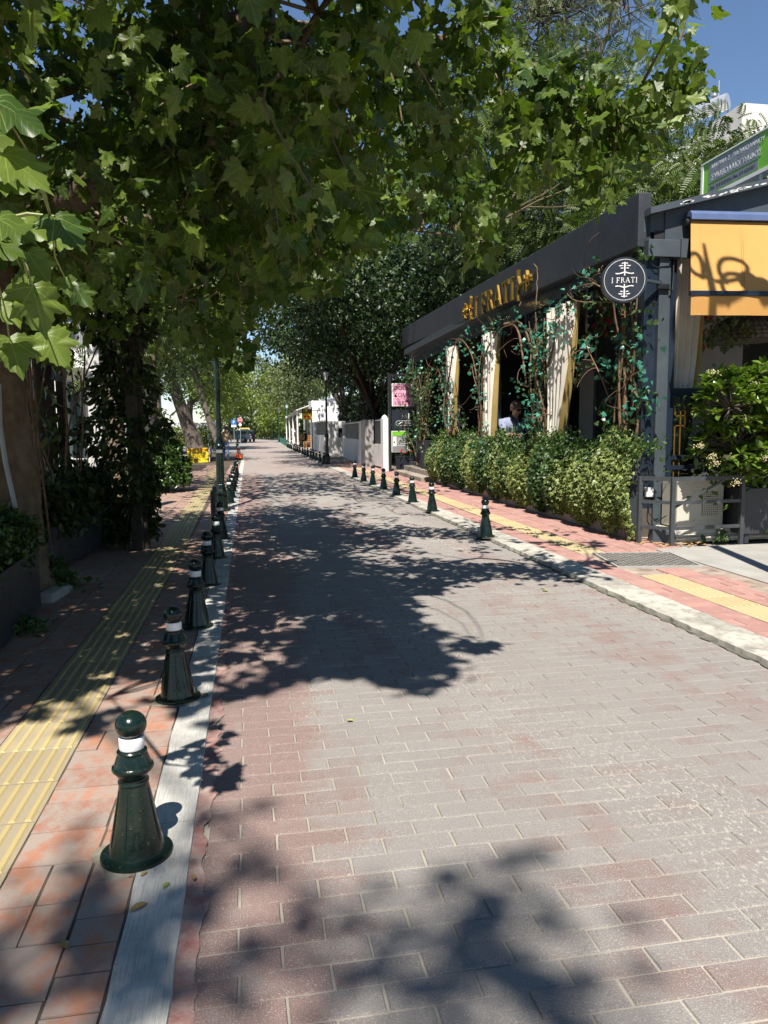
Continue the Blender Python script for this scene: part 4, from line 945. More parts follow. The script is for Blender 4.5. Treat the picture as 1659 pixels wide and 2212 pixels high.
MB().box((4.68, 7.66, 0), (8, 8.10, .155)).build('plaster', 'plaster_white', lw_, bevel=.02)
for k, z in enumerate((.045, .085)): MB().tube(wobble((4.6, 7.63, z), (6.5, 7.63, z + .01), 14, .006), .013, 8).build('pipe_run', 'plaster_white', lw_, True)
MB().hexa([(4.40, 7.62, .0), (4.68, 7.60, .0), (4.68, 7.72, 0), (4.40, 7.75, 0), (4.40, 7.62, .17), (4.66, 7.60, .14), (4.66, 7.72, .15), (4.42, 7.75, .18)]).build('stone_block', 'slate_paint', lw_, bevel=.01)
sb = thing('junction_box', 'small white junction box on the corner pillar', 'junction box', (4.62, 8.05, .5))
MB().box((4.55, 8.045, .49), (4.642, 8.098, .60)).build('case', 'plain_white', sb, bevel=.006); MB().box((4.645, 8.03, .49), (4.66, 8.058, .60)).build('side', 'plain_white', sb) if False else None
MB().tube([(4.6, 8.08, .49), (4.58, 8.04, .3), (4.66, 8.0, .2), (4.72, 7.9, .28)], .007, 6).build('lead', 'black_metal', sb, True)

# sign boards beyond the far end of the front
YS = 22.75
sp_ = thing('sign_post_frame', 'black frame carrying the pink and navy boards', 'sign frame', (4.3, YS, 0))
for x in (4.27, 5.35): MB().box((x - .04, YS - .02, 0), (x + .04, YS + .08, 3.0)).build('upright', 'black_metal', sp_)
MB().box((4.31, YS, 2.92), (5.31, YS + .06, 3.0)).build('crossbar', 'black_metal', sp_)
t = thing('hair_salon_board', 'pink and white lettered board on the black frame', 'sign', (4.8, YS, 2.0))
MB().box((4.33, YS - .06, 2.02), (5.31, YS - .01, 2.71)).build('frame', 'plain_white', t); MB().box((4.355, YS - .064, 2.045), (5.285, YS - .061, 2.685)).build('panel', 'pink_panel', t)
for s, sz, z in (('DOUBLE F', .17, 2.56), ('\u039a\u039f\u039c\u039c\u03a9\u03a4', .18, 2.35)): text(s, sz, (4.39, YS - .066, z), (1, 0, 0), (0, 0, 1), 'sign_black', t, .001)
for s, z in (('210 8013885', 2.15), ('210 8015179', 2.085)): text(s, .075, (4.50, YS - .066, z), (1, 0, 0), (0, 0, 1), 'sign_black', t, .001)
MB().tube([(4.43, YS - .066, 2.16), (4.42, YS - .066, 2.12), (4.45, YS - .066, 2.08)], .012, 6).build('phone_mark', 'sign_red', t); MB().box((4.39, YS - .066, 2.235), (5.2, YS - .0645, 2.24)).build('rule', 'sign_black', t)
t = thing('delicatessen_board', 'navy board with white serif name under the pink one', 'sign', (4.8, YS, 1.3))
MB().box((4.33, YS - .05, 1.31), (5.31, YS - .01, 1.91)).build('panel', 'sign_navy', t)
word(t, 'I FRATI', .15, np.array([5.13, YS - .053, 1.72]), np.array([1, 0, 0]), np.array([0, 0, 1]), np.array([0, -1, 0]), .002, 'sign_white', 'letter', 1.0, .5)
text('DELICATESSEN', .085, (4.73, YS - .053, 1.50), (1, 0, 0), (0, 0, 1), 'sign_white', t, .001, sp=1.1)
mb = MB(); pts = [(4.50, 1.43), (5.28, 1.43), (5.28, 1.57), (4.50, 1.57), (4.46, 1.54), (4.44, 1.5), (4.46, 1.46)]
mb.tube([(a, YS - .053, b) for a, b in pts + pts[:1]], .006, 4); mb.build('border_line', 'sign_white', t)
MB().tube([(4.50, YS - .053, 1.49), (4.54, YS - .053, 1.47), (4.58, YS - .053, 1.50), (4.62, YS - .053, 1.53), (4.67, YS - .053, 1.51)], [.004, .012, .014, .012, .003], 6).build('swash_mark', 'sign_white', t)
t = thing('menu_cabinet', 'glass menu cabinet with a green band below the navy board', 'display case', (4.6, YS, .6))
MB().box((4.31, YS - .05, .62), (4.82, YS - .0, 1.27)).build('frame', 'plain_white', t); MB().box((4.325, YS - .055, .635), (4.805, YS - .051, 1.255)).build('sheet', 'screen_grey', t)
MB().box((4.325, YS - .059, 1.12), (4.805, YS - .056, 1.255)).build('green_band', 'green_panel', t); MB().box((4.35, YS - .059, .80), (4.46, YS - .056, 1.10)).build('picture', 'plain_white', t)
for k in range(5): MB().box((4.49, YS - .059, .82 + k * .055), (4.77, YS - .056, .835 + k * .055)).build('text_line', 'sign_white', t)
t = thing('flower_trough', 'dark tapered trough with red and white cyclamen under the menu cabinet', 'planter', (4.65, YS - .35, 0))
MB().hexa([(4.44, YS - .45, 0), (4.92, YS - .45, 0), (4.92, YS - .15, 0), (4.44, YS - .15, 0), (4.40, YS - .5, .5), (4.96, YS - .5, .5), (4.96, YS - .12, .5), (4.40, YS - .12, .5)]).build('trough', 'sign_navy', t)
for k in range(12):
    x, z = 4.5 + random.random() * .4, .58 + random.random() * .12
    MB().lathe([(0, -.02), (.03, 0), (.02, .03), (0, .035)], 6, (x, YS - .4 + random.random() * .2, z)).build('blossom', 'red_petal' if k % 3 else 'plain_white', t, True)

# roof sign, green and grey, in perspective along the street
gsn = thing('notary_sign', 'green and grey lettered sign standing on the roof edge', 'sign', (6.2, 9.0, 4.3))
A_, B_ = np.array([6.2, 9.75, 0]), np.array([6.22, 7.9, 0]); dS = (B_ - A_) / np.linalg.norm(B_ - A_); nS = np.array([-1.0, 0, 0]); zb, zt = 4.40, 4.83
def sbx(u0, u1, d0, d1, z0, z1, name, m):
    p = lambda u, d, z: A_ + dS * u + nS * d + [0, 0, z]
    return MB().hexa([p(u0, d0, z0), p(u1, d0, z0), p(u1, d1, z0), p(u0, d1, z0), p(u0, d0, z1), p(u1, d0, z1), p(u1, d1, z1), p(u0, d1, z1)]).build(name, m, gsn)
sbx(0.05, 1.9, -.12, 0, zb, zt, 'light_box', 'green_panel'); sbx(.0, 1.95, -.14, .015, zb - .05, zb - .004, 'lower_frame', 'plain_white'); sbx(.0, 1.95, -.14, .015, zt + .003, zt + .02, 'upper_frame', 'plain_white'); sbx(.0, .046, -.14, .012, zb - .003, zt + .002, 'end_frame', 'plain_white')
sbx(.17, 1.16, .0005, .004, zb + .145, zt - .015, 'name_panel', 'grey_plate'); sbx(.17, 1.16, .0005, .004, zb + .02, zb + .118, 'phone_panel', 'grey_plate')
for s, sz, z, u in (('\u039c\u0391\u03a1\u0399\u039d\u0391 \u03a3. \u03a0\u0391\u03a0\u0391\u0399\u03a9\u0391\u039d\u039d\u039f\u03a5', .082, zt - .085, .22), ('\u03a3\u03a5\u039c\u0392\u039f\u039b\u0391\u0399\u039f\u0393\u03a1\u0391\u03a6\u039f\u03a3', .098, zb + .205, .22), ('\u03a4\u03b7\u03bb: 210 6231034 - Fax: 210 6231037', .058, zb + .07, .2)):
    text(s, sz, A_ + dS * u + nS * .005 + np.array([0, 0, z]), dS, (0, 0, 1), 'sign_white' if sz > .06 else 'sign_black', gsn, .0008)
for k in range(4): MB().bar(A_ + dS * (.3 + .45 * k) + [.02, 0, zb - .05], A_ + dS * (.3 + .45 * k) + [.02, 0, 4.05], .03, .03).build('stay', 'plain_white', gsn)
# ------------------------------------------------------------------ left side: planters, posts, building
mat('planter_black', (0.028, 0.031, 0.038), 0.5, (0.038, 0.04, 0.046), 6, 0.1, 60, dirt=0.15, dirt_c=(0.07, 0.065, 0.06))
mat('timber_dark', (0.035, 0.027, 0.022), 0.8, (0.055, 0.043, 0.034), 8, 0.4, 60, stretch=(6, 6, .6))
mat('post_white', (0.62, 0.60, 0.57), 0.6, (0.50, 0.48, 0.45), 4, 0.1, 50, dirt=0.5, dirt_c=(0.28, 0.25, 0.22))
mat('conduit_grey', (0.30, 0.31, 0.31), 0.5, (0.24, 0.25, 0.25), 6, 0.05)
mat('wall_cream', (0.62, 0.59, 0.54), 0.9, (0.56, 0.53, 0.49), 1.2, 0.1, 30)
mat('glass_dark', (0.03, 0.05, 0.055), 0.08, (0.05, 0.075, 0.08), 0.6, 0, spec=0.8)
mat('soil', (0.06, 0.045, 0.03), 0.95, None, 10, 0.4, 60)
def trough(name, label, pa, pb, z0, z1, wid, feet):
    pa, pb = np.array(pa, float), np.array(pb, float); d = (pb - pa) / np.linalg.norm(pb - pa); n = np.array([-d[1], d[0]])
    t = thing(name, label, 'planter', (pa[0], pa[1], 0)); L = np.linalg.norm(pb - pa)
    p = lambda u, v, z: (pa[0] + d[0] * u + n[0] * v, pa[1] + d[1] * u + n[1] * v, z)
    def bx(u0, u1, v0, v1, a, b, nm, m): return MB().hexa([p(u0, v0, a), p(u1, v0, a), p(u1, v1, a), p(u0, v1, a), p(u0, v0, b), p(u1, v0, b), p(u1, v1, b), p(u0, v1, b)]).build(nm, m, t)
    np_ = max(1, round(L / .95)); w = L / np_
    for k in range(np_):
        bx(k * w + .003, (k + 1) * w - .003, 0, .015, z0, z1, 'side_panel', 'planter_black'); bx(k * w + .003, (k + 1) * w - .003, wid - .015, wid, z0, z1, 'side_panel', 'planter_black')
    bx(0.004, .02, .016, wid - .016, z0, z1, 'end_panel', 'planter_black'); bx(L - .02, L - .004, .016, wid - .016, z0, z1, 'end_panel', 'planter_black')
    bx(.021, L - .021, .016, wid - .016, z0 + .01, z1 - .05, 'soil', 'soil')
    for k in range(feet): bx(.1 + k * (L - .25) / max(1, feet - 1), .15 + k * (L - .25) / max(1, feet - 1), .02, .07, 0, z0 - .002, 'foot', 'planter_black')
    return t
za = atY(84, 1183, 5.84)[2]
trough('planter_trough', 'black planter trough at the left edge holding clipped box', (-1.40, 3.2), (-1.556, 5.84), .03, za, .42, 3)
a2, b2 = atY(122, 1129, 7.35), atY(254, 1094, 9.15); zb2 = atY(133, 1224, 7.35)[2]
trough('planter_trough', 'black planter trough on feet under the vine between trunk and ivy post', a2[:2], b2[:2], max(.06, zb2), a2[2], .45, 4)
# posts of a dark pergola behind the second trough
pg = thing('pergola', 'dark timber pergola posts behind the left planters', 'pergola', (-2.3, 8.4, 0))
for x0_, x1_, Y, top in ((46, 70, 8.5, 2.75), (81, 118, 8.75, 2.7), (126, 143, 9.0, 2.7)):
    a, b = atY(x0_, 950, Y)[0], atY(x1_, 950, Y)[0]; MB().box((a, Y, 0), (b, Y + .14, top)).build('post', 'timber_dark', pg, bevel=.006)
MB().box((-3.6, 8.4, 2.71), (-1.95, 8.52, 2.85)).build('beam', 'timber_dark', pg); MB().box((-3.5, 9.3, 2.71), (-1.8, 9.42, 2.85)).build('beam', 'timber_dark', pg)
a, b = atY(112, 792, 8.7), atY(148, 826, 8.7); t = thing('floodlight', 'black floodlight box hung between the pergola posts', 'floodlight', (a[0], 8.6, b[2]))
mb = MB(); mb.hexa([(a[0], 8.6, b[2] + .02), (b[0] - .03, 8.55, b[2]), (b[0] - .03, 8.73, b[2]), (a[0], 8.73, b[2] + .02), (a[0] + .02, 8.6, a[2]), (b[0], 8.55, a[2] - .05), (b[0], 8.73, a[2] - .05), (a[0] + .02, 8.73, a[2])]); mb.build('housing', 'black_metal', t, bevel=.01)
MB().box((a[0] + .10, 8.565, b[2] + .08), (a[0] + .15, 8.575, b[2] + .15)).build('label_plate', 'sign_white', t); MB().bar((a[0] + .05, 8.66, a[2] - .01), (a[0] + .05, 8.66, 2.71), .03, .03).build('hanger', 'black_metal', t)
# white steel post
a, b = atY(191, 900, 11.5)[0], atY(220, 900, 11.5)[0]
t = thing('white_post', 'tall square white steel post behind the left planter', 'post', (a, 11.5, 0)); MB().box((a, 11.5, 0), (b, 11.68, 4.6)).build('shaft', 'post_white', t, bevel=.006)
MB().box((a + .08, 11.496, 1.5), (b - .02, 11.499, 1.56)).build('sticker', 'conduit_grey', t); MB().box((a + .1, 11.496, 2.02), (b - .01, 11.499, 2.07)).build('sticker', 'sign_black', t)
# ivy post timber
ip = G(302, 1189); ivy_post = thing('ivy_post', 'timber post wrapped from top to foot in dark climbing ivy', 'post', (ip[0], ip[1], 0))
MB().box((ip[0] - .075, ip[1] - .06, 0), (ip[0] + .055, ip[1] + .06, 3.6)).build('timber', 'timber_dark', ivy_post, bevel=.008); MB().box((ip[0] + .058, ip[1] - .03, 0), (ip[0] + .10, ip[1] + .03, 3.2)).build('side_batten', 'timber_dark', ivy_post)
# loose pale kerb block and small weeds beside it
a, b = G(116, 1306), G(160, 1276); t = thing('kerb_block', 'loose pale kerb block lying beside the weeds on the left', 'block', a)
d = (b - a); L = np.linalg.norm(d); d /= L; n_ = np.array([-d[1], d[0], 0])
MB().hexa([a, a + d * L, a + d * L + n_ * .12, a + n_ * .12, a + [0, 0, .085], a + d * (L - .02) + [0, 0, .07], a + d * (L - .01) + n_ * .11 + [0, 0, .075], a + n_ * .115 + [0, 0, .09]]).build('stone', 'grey_stone', t, bevel=.012)
# modern white building across the plaza
bd = thing('white_building', 'white modern building with balcony band across the left plaza', 'building', (-8, 27, 0))
YB = 27.0
MB().box((-16, YB + 1.4, 0), (-3.9, YB + 9, 9.5)).build('wall', 'wall_cream', bd)
for k in range(3): MB().box((-16.2, YB, 3.5 + k * 3.0), (-3.7, YB + 1.39, 4.05 + k * 3.0)).build('balcony_slab', 'white_paint', bd)
for k in range(3):
    for j in range(24): MB().box((-15.9 + j * .52, YB + .06, 4.05 + k * 3), (-15.87 + j * .52, YB + .09, 4.95 + k * 3)).build('baluster', 'conduit_grey', bd)
    MB().box((-16.1, YB + .05, 4.95 + k * 3), (-3.8, YB + .10, 5.0 + k * 3)).build('handrail', 'conduit_grey', bd)
for k in range(6): MB().box((-15.2 + k * 2.2, YB + .1, 0), (-14.9 + k * 2.2, YB + .4, 3.5)).build('column', 'wall_cream', bd)
for k in range(7):
    w = MB().box((-15.6 + k * 1.68, YB + 1.32, .15), (-14.1 + k * 1.68, YB + 1.37, 3.1)).build('shop_window', 'glass_dark', bd)
    MB().box((-14.88 + k * 1.68, YB + 1.29, .15), (-14.82 + k * 1.68, YB + 1.315, 3.1)).build('mullion', 'white_paint', w); MB().box((-15.6 + k * 1.68, YB + 1.29, 2.3), (-14.89 + k * 1.68, YB + 1.315, 2.36)).build('mullion', 'white_paint', w)
for k in range(7):
    for j in range(2):
        w = MB().box((-15.5 + k * 1.68, YB + 1.33, 4.3 + 3 * j), (-14.3 + k * 1.68, YB + 1.38, 6.3 + 3 * j)).build('window', 'glass_dark', bd)
        MB().box((-14.93 + k * 1.68, YB + 1.30, 4.3 + 3 * j), (-14.87 + k * 1.68, YB + 1.325, 6.3 + 3 * j)).build('mullion', 'white_paint', w)
# low iron fence at the edge of the plaza
fe = thing('plaza_fence', 'low white fence panels at the plaza edge behind the vine', 'fence', (-4, 18, 0))
for k in range(5):
    x = -5.6 + k * .8; MB().box((x, 18, 0), (x + .07, 18.07, .75)).build('post', 'post_white', fe)
    if k < 4:
        MB().bar((x + .08, 18.03, .08), (x + .79, 18.03, .68), .014, .014).build('cross_bar', 'black_metal', fe); MB().bar((x + .08, 18.055, .68), (x + .79, 18.055, .08), .014, .014).build('cross_bar', 'black_metal', fe); MB().bar((x + .08, 18.03, .72), (x + .79, 18.03, .72), .03, .02).build('top_rail', 'post_white', fe)
# ------------------------------------------------------------------ farther along the street
mat('pane_dark', (0.022, 0.027, 0.032), 0.55, (0.035, 0.04, 0.046), 1.5, 0, spec=0.3)
def slab_wall(t, p, q, z0, z1, th, nm, m):
    p, q = np.array(p, float)[:2], np.array(q, float)[:2]; d = (q - p) / np.linalg.norm(q - p); n = np.array([d[1], -d[0]]) * th
    f = lambda a, z: (a[0], a[1], z)
    return MB().hexa([f(p, z0), f(q, z0), f(q + n, z0), f(p + n, z0), f(p, z1), f(q, z1), f(q + n, z1), f(p + n, z1)]).build(nm, m, t)
def lerp(a, b, t): return np.array(a)[:2] + (np.array(b)[:2] - np.array(a)[:2]) * t
def grid_window(t, p, q, z0, z1, nx, nz):
    o = slab_wall(t, p, q, z0, z1, .02, 'grid_window', 'pane_dark'); p, q = np.array(p, float)[:2], np.array(q, float)[:2]; d = (q - p) / np.linalg.norm(q - p); off = np.array([-d[1], d[0]]) * .012
    for i in range(nx + 1):
        c = lerp(p, q, i / nx) + off; MB().bar((*c, z0), (*c, z1), .045, .045).build('glazing_bar', 'white_paint', o)
    for j in range(nz + 1):
        z = z0 + (z1 - z0) * j / nz; MB().bar((*(p + off * 1.6), z), (*(q + off * 1.6), z), .05, .05).build('glazing_bar', 'white_paint', o)
W0, W1 = (4.27, 26.9), (4.62, 36.3)                     # along the street
zt = 1.64
w1 = thing('white_wall', 'white rendered wall with slanted grid window beside the gate', 'wall', (4.3, 30, 0), group='white garden walls')
slab_wall(w1, W1, W0, 0, .95, .14, 'lower_wall', 'white_paint'); slab_wall(w1, lerp(W0, W1, .22), W0, .952, zt, .14, 'pier', 'white_paint'); slab_wall(w1, W1, lerp(W0, W1, .97), .952, zt, .14, 'pier', 'white_paint'); slab_wall(w1, lerp(W0, W1, .968), lerp(W0, W1, .222), zt - .06, zt, .14, 'coping', 'white_paint')
grid_window(w1, lerp(W0, W1, .965) + [.006, 0], lerp(W0, W1, .225) + [.006, 0], .96, zt - .065, 4, 3); slab_wall(w1, np.array(W1) + [-.03, 0], np.array(W0) + [-.03, 0], 0, .12, .03, 'skirting', 'white_paint')
w2 = thing('white_wall', 'white return wall facing the camera with one small grid window', 'wall', (4.5, 39, 0), group='white garden walls')
B0, B1 = (3.98, 39.0), (4.95, 39.0)
slab_wall(w2, B0, lerp(B0, B1, .62), 0, 1.78, .15, 'wall_panel', 'white_paint'); slab_wall(w2, lerp(B0, B1, .621), B1, 0, .95, .15, 'wall_panel', 'white_paint'); slab_wall(w2, lerp(B0, B1, .621), B1, 1.42, 1.78, .15, 'wall_panel', 'white_paint')
grid_window(w2, lerp(B0, B1, .622) + [0, .006], np.array(B1) + [0, .006], .955, 1.415, 2, 2); slab_wall(w2, np.array(B0) + [0, -.04], np.array(B1) + [0, -.04], 0, .14, .03, 'skirting', 'white_paint')
w3 = thing('white_wall', 'white ribbed wall with grid window next to the cafe', 'wall', (4.4, 45, 0), group='white garden walls')
A0, A1 = (4.0, 39.6), (4.35, 52)
slab_wall(w3, A1, A0, 0, 1.05, .14, 'lower_wall', 'white_paint'); slab_wall(w3, A1, lerp(A0, A1, .62), 1.052, 1.85, .14, 'pier', 'white_paint'); slab_wall(w3, lerp(A0, A1, .615), A0, 1.78, 1.85, .14, 'coping', 'white_paint')
grid_window(w3, lerp(A0, A1, .61) + [.006, 0], np.array(A0) + [.006, .05], 1.06, 1.775, 4, 3)
for k in range(26): c = lerp(A0, A1, .02 + k * .038); MB().bar((c[0] - .02, c[1], .02), (c[0] - .02, c[1], 1.04), .06, .05).build('rib', 'white_paint', w3)
mat('gate_grey', (0.30, 0.29, 0.27), 0.8, (0.24, 0.23, 0.22), 3, 0.2)
gt = thing('garden_gate', 'white gate with grid panes between grey pier and white post', 'gate', (4.3, 25, 0))
slab_wall(gt, (4.28, 26.85), (4.28, 25.9), 0, 1.66, .3, 'pier', 'gate_grey'); MB().box((4.255, 26.2, .86), (4.278, 26.45, 1.0)).build('intercom', 'grey_plate', gt); MB().box((4.255, 26.1, .62), (4.278, 26.3, .74)).build('letter_slot', 'black_metal', gt)
slab_wall(gt, (4.33, 25.85), (4.33, 23.5), .09, .82, .06, 'lower_panel', 'white_paint'); grid_window(gt, (4.336, 25.85), (4.336, 23.5), .84, 1.62, 2, 3)
MB().box((4.10, 23.0, 0), (4.28, 23.45, 1.66)).build('post', 'white_paint', gt, bevel=.02); MB().lathe([(.1, 1.662), (.08, 1.72), (.0, 1.78)], 8, (4.19, 23.22, 0)).build('post_cap', 'white_paint', gt)
# parking sign on its post
cs = thing('parking_sign', 'black and yellow parking sign with red arrow near the cafe', 'sign', (3.36, 44, 0))
a, b, c = [atY(px, py, 44) for px, py in ((652, 883), (674, 883), (652, 907))]
zm = a[2] - (a[2] - c[2]) * .42
MB().box((a[0], 44, c[2]), (b[0], 44.06, zm)).build('yellow_panel', 'yellow_sign', cs); MB().box((a[0], 44, zm + .002), (b[0], 44.06, a[2])).build('black_panel', 'sign_black', cs)
text('CITY', .2, ((a[0] + b[0]) / 2, 43.996, zm + .175), (1, 0, 0), (0, 0, 1), 'yellow_sign', cs, .001, align='CENTER', off=.004); text('PARKING', .105, ((a[0] + b[0]) / 2, 43.996, zm + .05), (1, 0, 0), (0, 0, 1), 'yellow_sign', cs, .001, align='CENTER')
mx, mz = (a[0] + b[0]) / 2, c[2] + .19
MB().prism([(-.2, -.05), (.06, -.05), (.06, -.10), (.22, 0), (.06, .10), (.06, .05), (-.2, .05)], lambda u, v_: (mx + u, 43.995, mz + v_), lambda u, v_: (mx + u, 43.999, mz + v_)).build('arrow', 'sign_red', cs)
text('VALET', .07, (mx, 43.996, c[2] + .05), (1, 0, 0), (0, 0, 1), 'sign_red', cs, .001, align='CENTER') if False else None
MB().bar((b[0] - .02, 44.1, 0), (b[0] - .02, 44.1, a[2] + .1), .06, .06).build('pole', 'black_metal', cs); MB().bar((b[0] - .02, 44.1, a[2] - .1), (4.2, 44.1, a[2] - .1), .03, .03).build('arm', 'black_metal', cs)
# cafe with sloping white awning
mat('cafe_white', (0.78, 0.77, 0.74), 0.8, (0.7, 0.69, 0.66), 1.5, 0.05)
cf = thing('cafe', 'white cafe front with sloping awning and glazed side', 'cafe', (5.5, 66, 0))
q0, q1 = atY(626, 904, 72), atY(677, 877, 58)
MB().hexa([(3.6, 58, 2.9), (3.6, 76, 2.55), (3.62, 76, 2.5), (3.62, 58, 2.85), (5.6, 58, 3.6), (5.6, 76, 3.3), (5.6, 76, 3.25), (5.6, 58, 3.55)]).build('awning_sheet', 'cafe_white', cf)
for k in range(4): MB().box((3.66, 58.3 + k * 5.7, 0), (3.76, 58.4 + k * 5.7, 2.75)).build('post', 'cafe_white', cf)
MB().box((5.6, 56, 0), (9, 78, 3.7)).build('wall', 'cafe_white', cf); MB().box((4.4, 53.2, 1.9), (6.4, 55.8, 3.4)).build('side_box', 'cafe_white', cf)
for k in range(7):
    w = MB().box((5.55, 58.5 + k * 2.5, .3), (5.59, 60.6 + k * 2.5, 2.9)).build('window', 'glass_dark', cf); MB().box((5.52, 59.5 + k * 2.5, .3), (5.545, 59.58 + k * 2.5, 2.9)).build('mullion', 'cafe_white', w)
mat('chair_wood', (0.50, 0.24, 0.07), 0.6, (0.40, 0.18, 0.05), 8, 0.1)
def chair(loc, rz, label):
    t = thing('cafe_chair', label, 'chair', loc, rz, 'wooden cafe chairs')
    MB().box((-.22, -.22, .43), (.22, .22, .47)).build('seat', 'chair_wood', t, world=False)
    for sx in (-.2, .2):
        for sy in (-.2, .2): MB().bar((sx, sy, 0), (sx, sy, .43 if sy < 0 else .98), .045, .045).build('leg', 'chair_wood', t, world=False)
    for z in (.6, .75, .92): MB().bar((-.18, .2, z), (.18, .2, z), .03, .07).build('back_slat', 'chair_wood', t, world=False)
for (px, py, Y, rz, lb) in ((655, 962, 62, .3, 'wooden cafe chair nearest the ribbed white wall'), (664, 964, 59, -1.2, 'tall backed wooden cafe chair right of the others'), (646, 958, 67, 2.0, 'wooden cafe chair on which the woman in white sits')):
    p = atY(px, py, Y); chair((p[0], Y, 0), rz, lb)
p = atY(651, 958, 65); t = thing('cafe_table', 'small round cafe table between the wooden chairs', 'table', (p[0], 65, 0)); MB().lathe([(0, .71), (.38, .71), (.38, .74), (0, .74)], 24).build('top', 'cafe_white', t, world=False); MB().lathe([(.03, .03), (.03, .71)], 10).build('stem', 'black_metal', t, world=False); MB().lathe([(0, 0), (.22, 0), (.2, .03), (0, .035)], 16).build('base', 'black_metal', t, world=False)
# green railing along the right kerb
gf = thing('kerb_railing', 'green iron railing along the right kerb before the cafe', 'railing', (3.1, 60, 0))
for k in range(60):
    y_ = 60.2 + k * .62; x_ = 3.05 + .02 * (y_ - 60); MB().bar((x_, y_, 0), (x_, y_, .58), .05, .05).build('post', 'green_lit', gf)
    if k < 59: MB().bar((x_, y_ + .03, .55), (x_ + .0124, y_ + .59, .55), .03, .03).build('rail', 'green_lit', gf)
# road signs on the left far side
t = thing('stop_sign', 'red octagonal stop sign with small round sign below it', 'road sign', (-.45, 78, 0)); p = atY(518.5, 908, 78)
MB().bar((p[0], 78.05, 0), (p[0], 78.05, p[2] + .3), .06, .06).build('pole', 'grey_plate', t)
oc = lambda r, y: [(p[0] + r * math.cos(a), y, p[2] + r * math.sin(a)) for a in np.linspace(math.pi / 8, 2 * math.pi + math.pi / 8, 9)[:-1]]
A_, B_ = oc(.26, 78), oc(.26, 78.02); MB()._add(A_ + B_, [tuple(range(8)), tuple(range(15, 7, -1))] + [(i, 8 + i, 8 + (i + 1) % 8, (i + 1) % 8) for i in range(8)]).build('white_border', 'sign_white', t)
A_, B_ = oc(.235, 77.992), oc(.235, 77.998); MB()._add(A_ + B_, [tuple(range(8)), tuple(range(15, 7, -1))] + [(i, 8 + i, 8 + (i + 1) % 8, (i + 1) % 8) for i in range(8)]).build('red_face', 'sign_red', t)
text('STOP', .16, (p[0], 77.985, p[2]), (1, 0, 0), (0, 0, 1), 'sign_white', t, .002, align='CENTER', off=.006)
A_ = [(p[0] + .16 * math.cos(a), 78, p[2] - .44 + .16 * math.sin(a)) for a in np.linspace(0, 2 * math.pi, 17)[:-1]]; B_ = [(x, 78.02, z) for x, _, z in A_]
MB()._add(A_ + B_, [tuple(range(16)), tuple(range(31, 15, -1))] + [(i, 16 + i, 16 + (i + 1) % 16, (i + 1) % 16) for i in range(16)]).build('round_plate', 'sign_white', t)
t = thing('parking_place_sign', 'blue square parking sign on a pole left of the stop sign', 'road sign', (-1.1, 76, 0)); p = atY(505, 914, 76)
MB().bar((p[0], 76.05, 0), (p[0], 76.05, p[2] + .4), .06, .06).build('pole', 'grey_plate', t); MB().box((p[0] - .25, 76, p[2] - .15), (p[0] + .25, 76.02, p[2] + .33)).build('blue_plate', 'sign_blue', t); text('P', .36, (p[0], 75.99, p[2] + .09), (1, 0, 0), (0, 0, 1), 'sign_white', t, .002, align='CENTER', off=.01); MB().box((p[0] - .25, 76, p[2] - .4), (p[0] + .25, 76.02, p[2] - .17)).build('lower_plate', 'sign_white', t)
# cars parked across the end
mat('car_dark', (0.03, 0.032, 0.036), 0.2, None, 3, 0, spec=0.6, coat=0.6); mat('car_silver', (0.22, 0.22, 0.22), 0.4, None, 3, 0, metal=0.4, coat=0.6); mat('taxi_yellow', (0.75, 0.50, 0.02), 0.3, None, 3, 0, coat=0.5); mat('tyre', (0.015, 0.015, 0.016), 0.8, None, 8, 0.1); mat('tail_red', (0.5, 0.01, 0.01), 0.2, None, 3, 0)
def car(loc, rz, m, label, hgt=1.45):
    t = thing('parked_car', label, 'car', loc, rz, 'cars at the far end of the street')
    prof = [(-2.1, .35), (2.05, .35), (2.1, .62), (1.95, .82), (1.1, .92), (.45, hgt - .04), (-.9, hgt), (-1.75, hgt - .12), (-2.05, .95), (-2.12, .6)]
    mb = MB(); n = len(prof); 
    def wz(z): return .86 if z < 1.0 else .86 - .16 * (z - 1.0) / .45
    A_ = [(x, -wz(z), z) for x, z in prof]; B_ = [(x, wz(z), z) for x, z in prof]
    mb._add(A_ + B_, [tuple(range(n)), tuple(range(2 * n - 1, n - 1, -1))] + [(i, n + i, n + (i + 1) % n, (i + 1) % n) for i in range(n)]); mb.build('body', m, t, world=False, bevel=.06)
    for s in (-1, 1):
        MB()._add([(.95, s * .868, .95), (.38, s * .80, hgt - .1), (-.85, s * .79, hgt - .07), (-1.6, s * .80, hgt - .2), (-1.7, s * .868, .97)], [(0, 1, 2, 3, 4)]).build('side_window', 'glass_dark', t, world=False)
        for x in (-1.3, 1.3):
            w = MB().tube([(x, s * .70, .32), (x, s * .88, .32)], .32, 18).build('wheel', 'tyre', t, True, world=False); MB().tube([(x, s * .875, .32), (x, s * .89, .32)], .19, 14).build('rim', 'grey_plate', w, True, world=False)
        MB().box((-2.14, s * .62 - .16, .72), (-2.09, s * .62 + .16, .9)).build('tail_light', 'tail_red', t, world=False)
    MB()._add([(-1.80, -.62, hgt - .17), (-1.80, .62, hgt - .17), (-2.09, .72, .97), (-2.09, -.72, .97)], [(0, 1, 2, 3)]).build('rear_window', 'glass_dark', t, world=False)
    MB().box((-2.15, -.26, .5), (-2.1, .26, .62)).build('number_plate', 'sign_white', t, world=False); return t
p = atY(527, 940, 97); car((p[0] + .2, 97, 0), 1.75, 'car_dark', 'dark hatchback seen from behind left of the road end', 1.5)
p = atY(503, 940, 92); car((p[0], 92, 0), 3.0, 'car_silver', 'silver car parked crosswise behind the left lamp', 1.45)
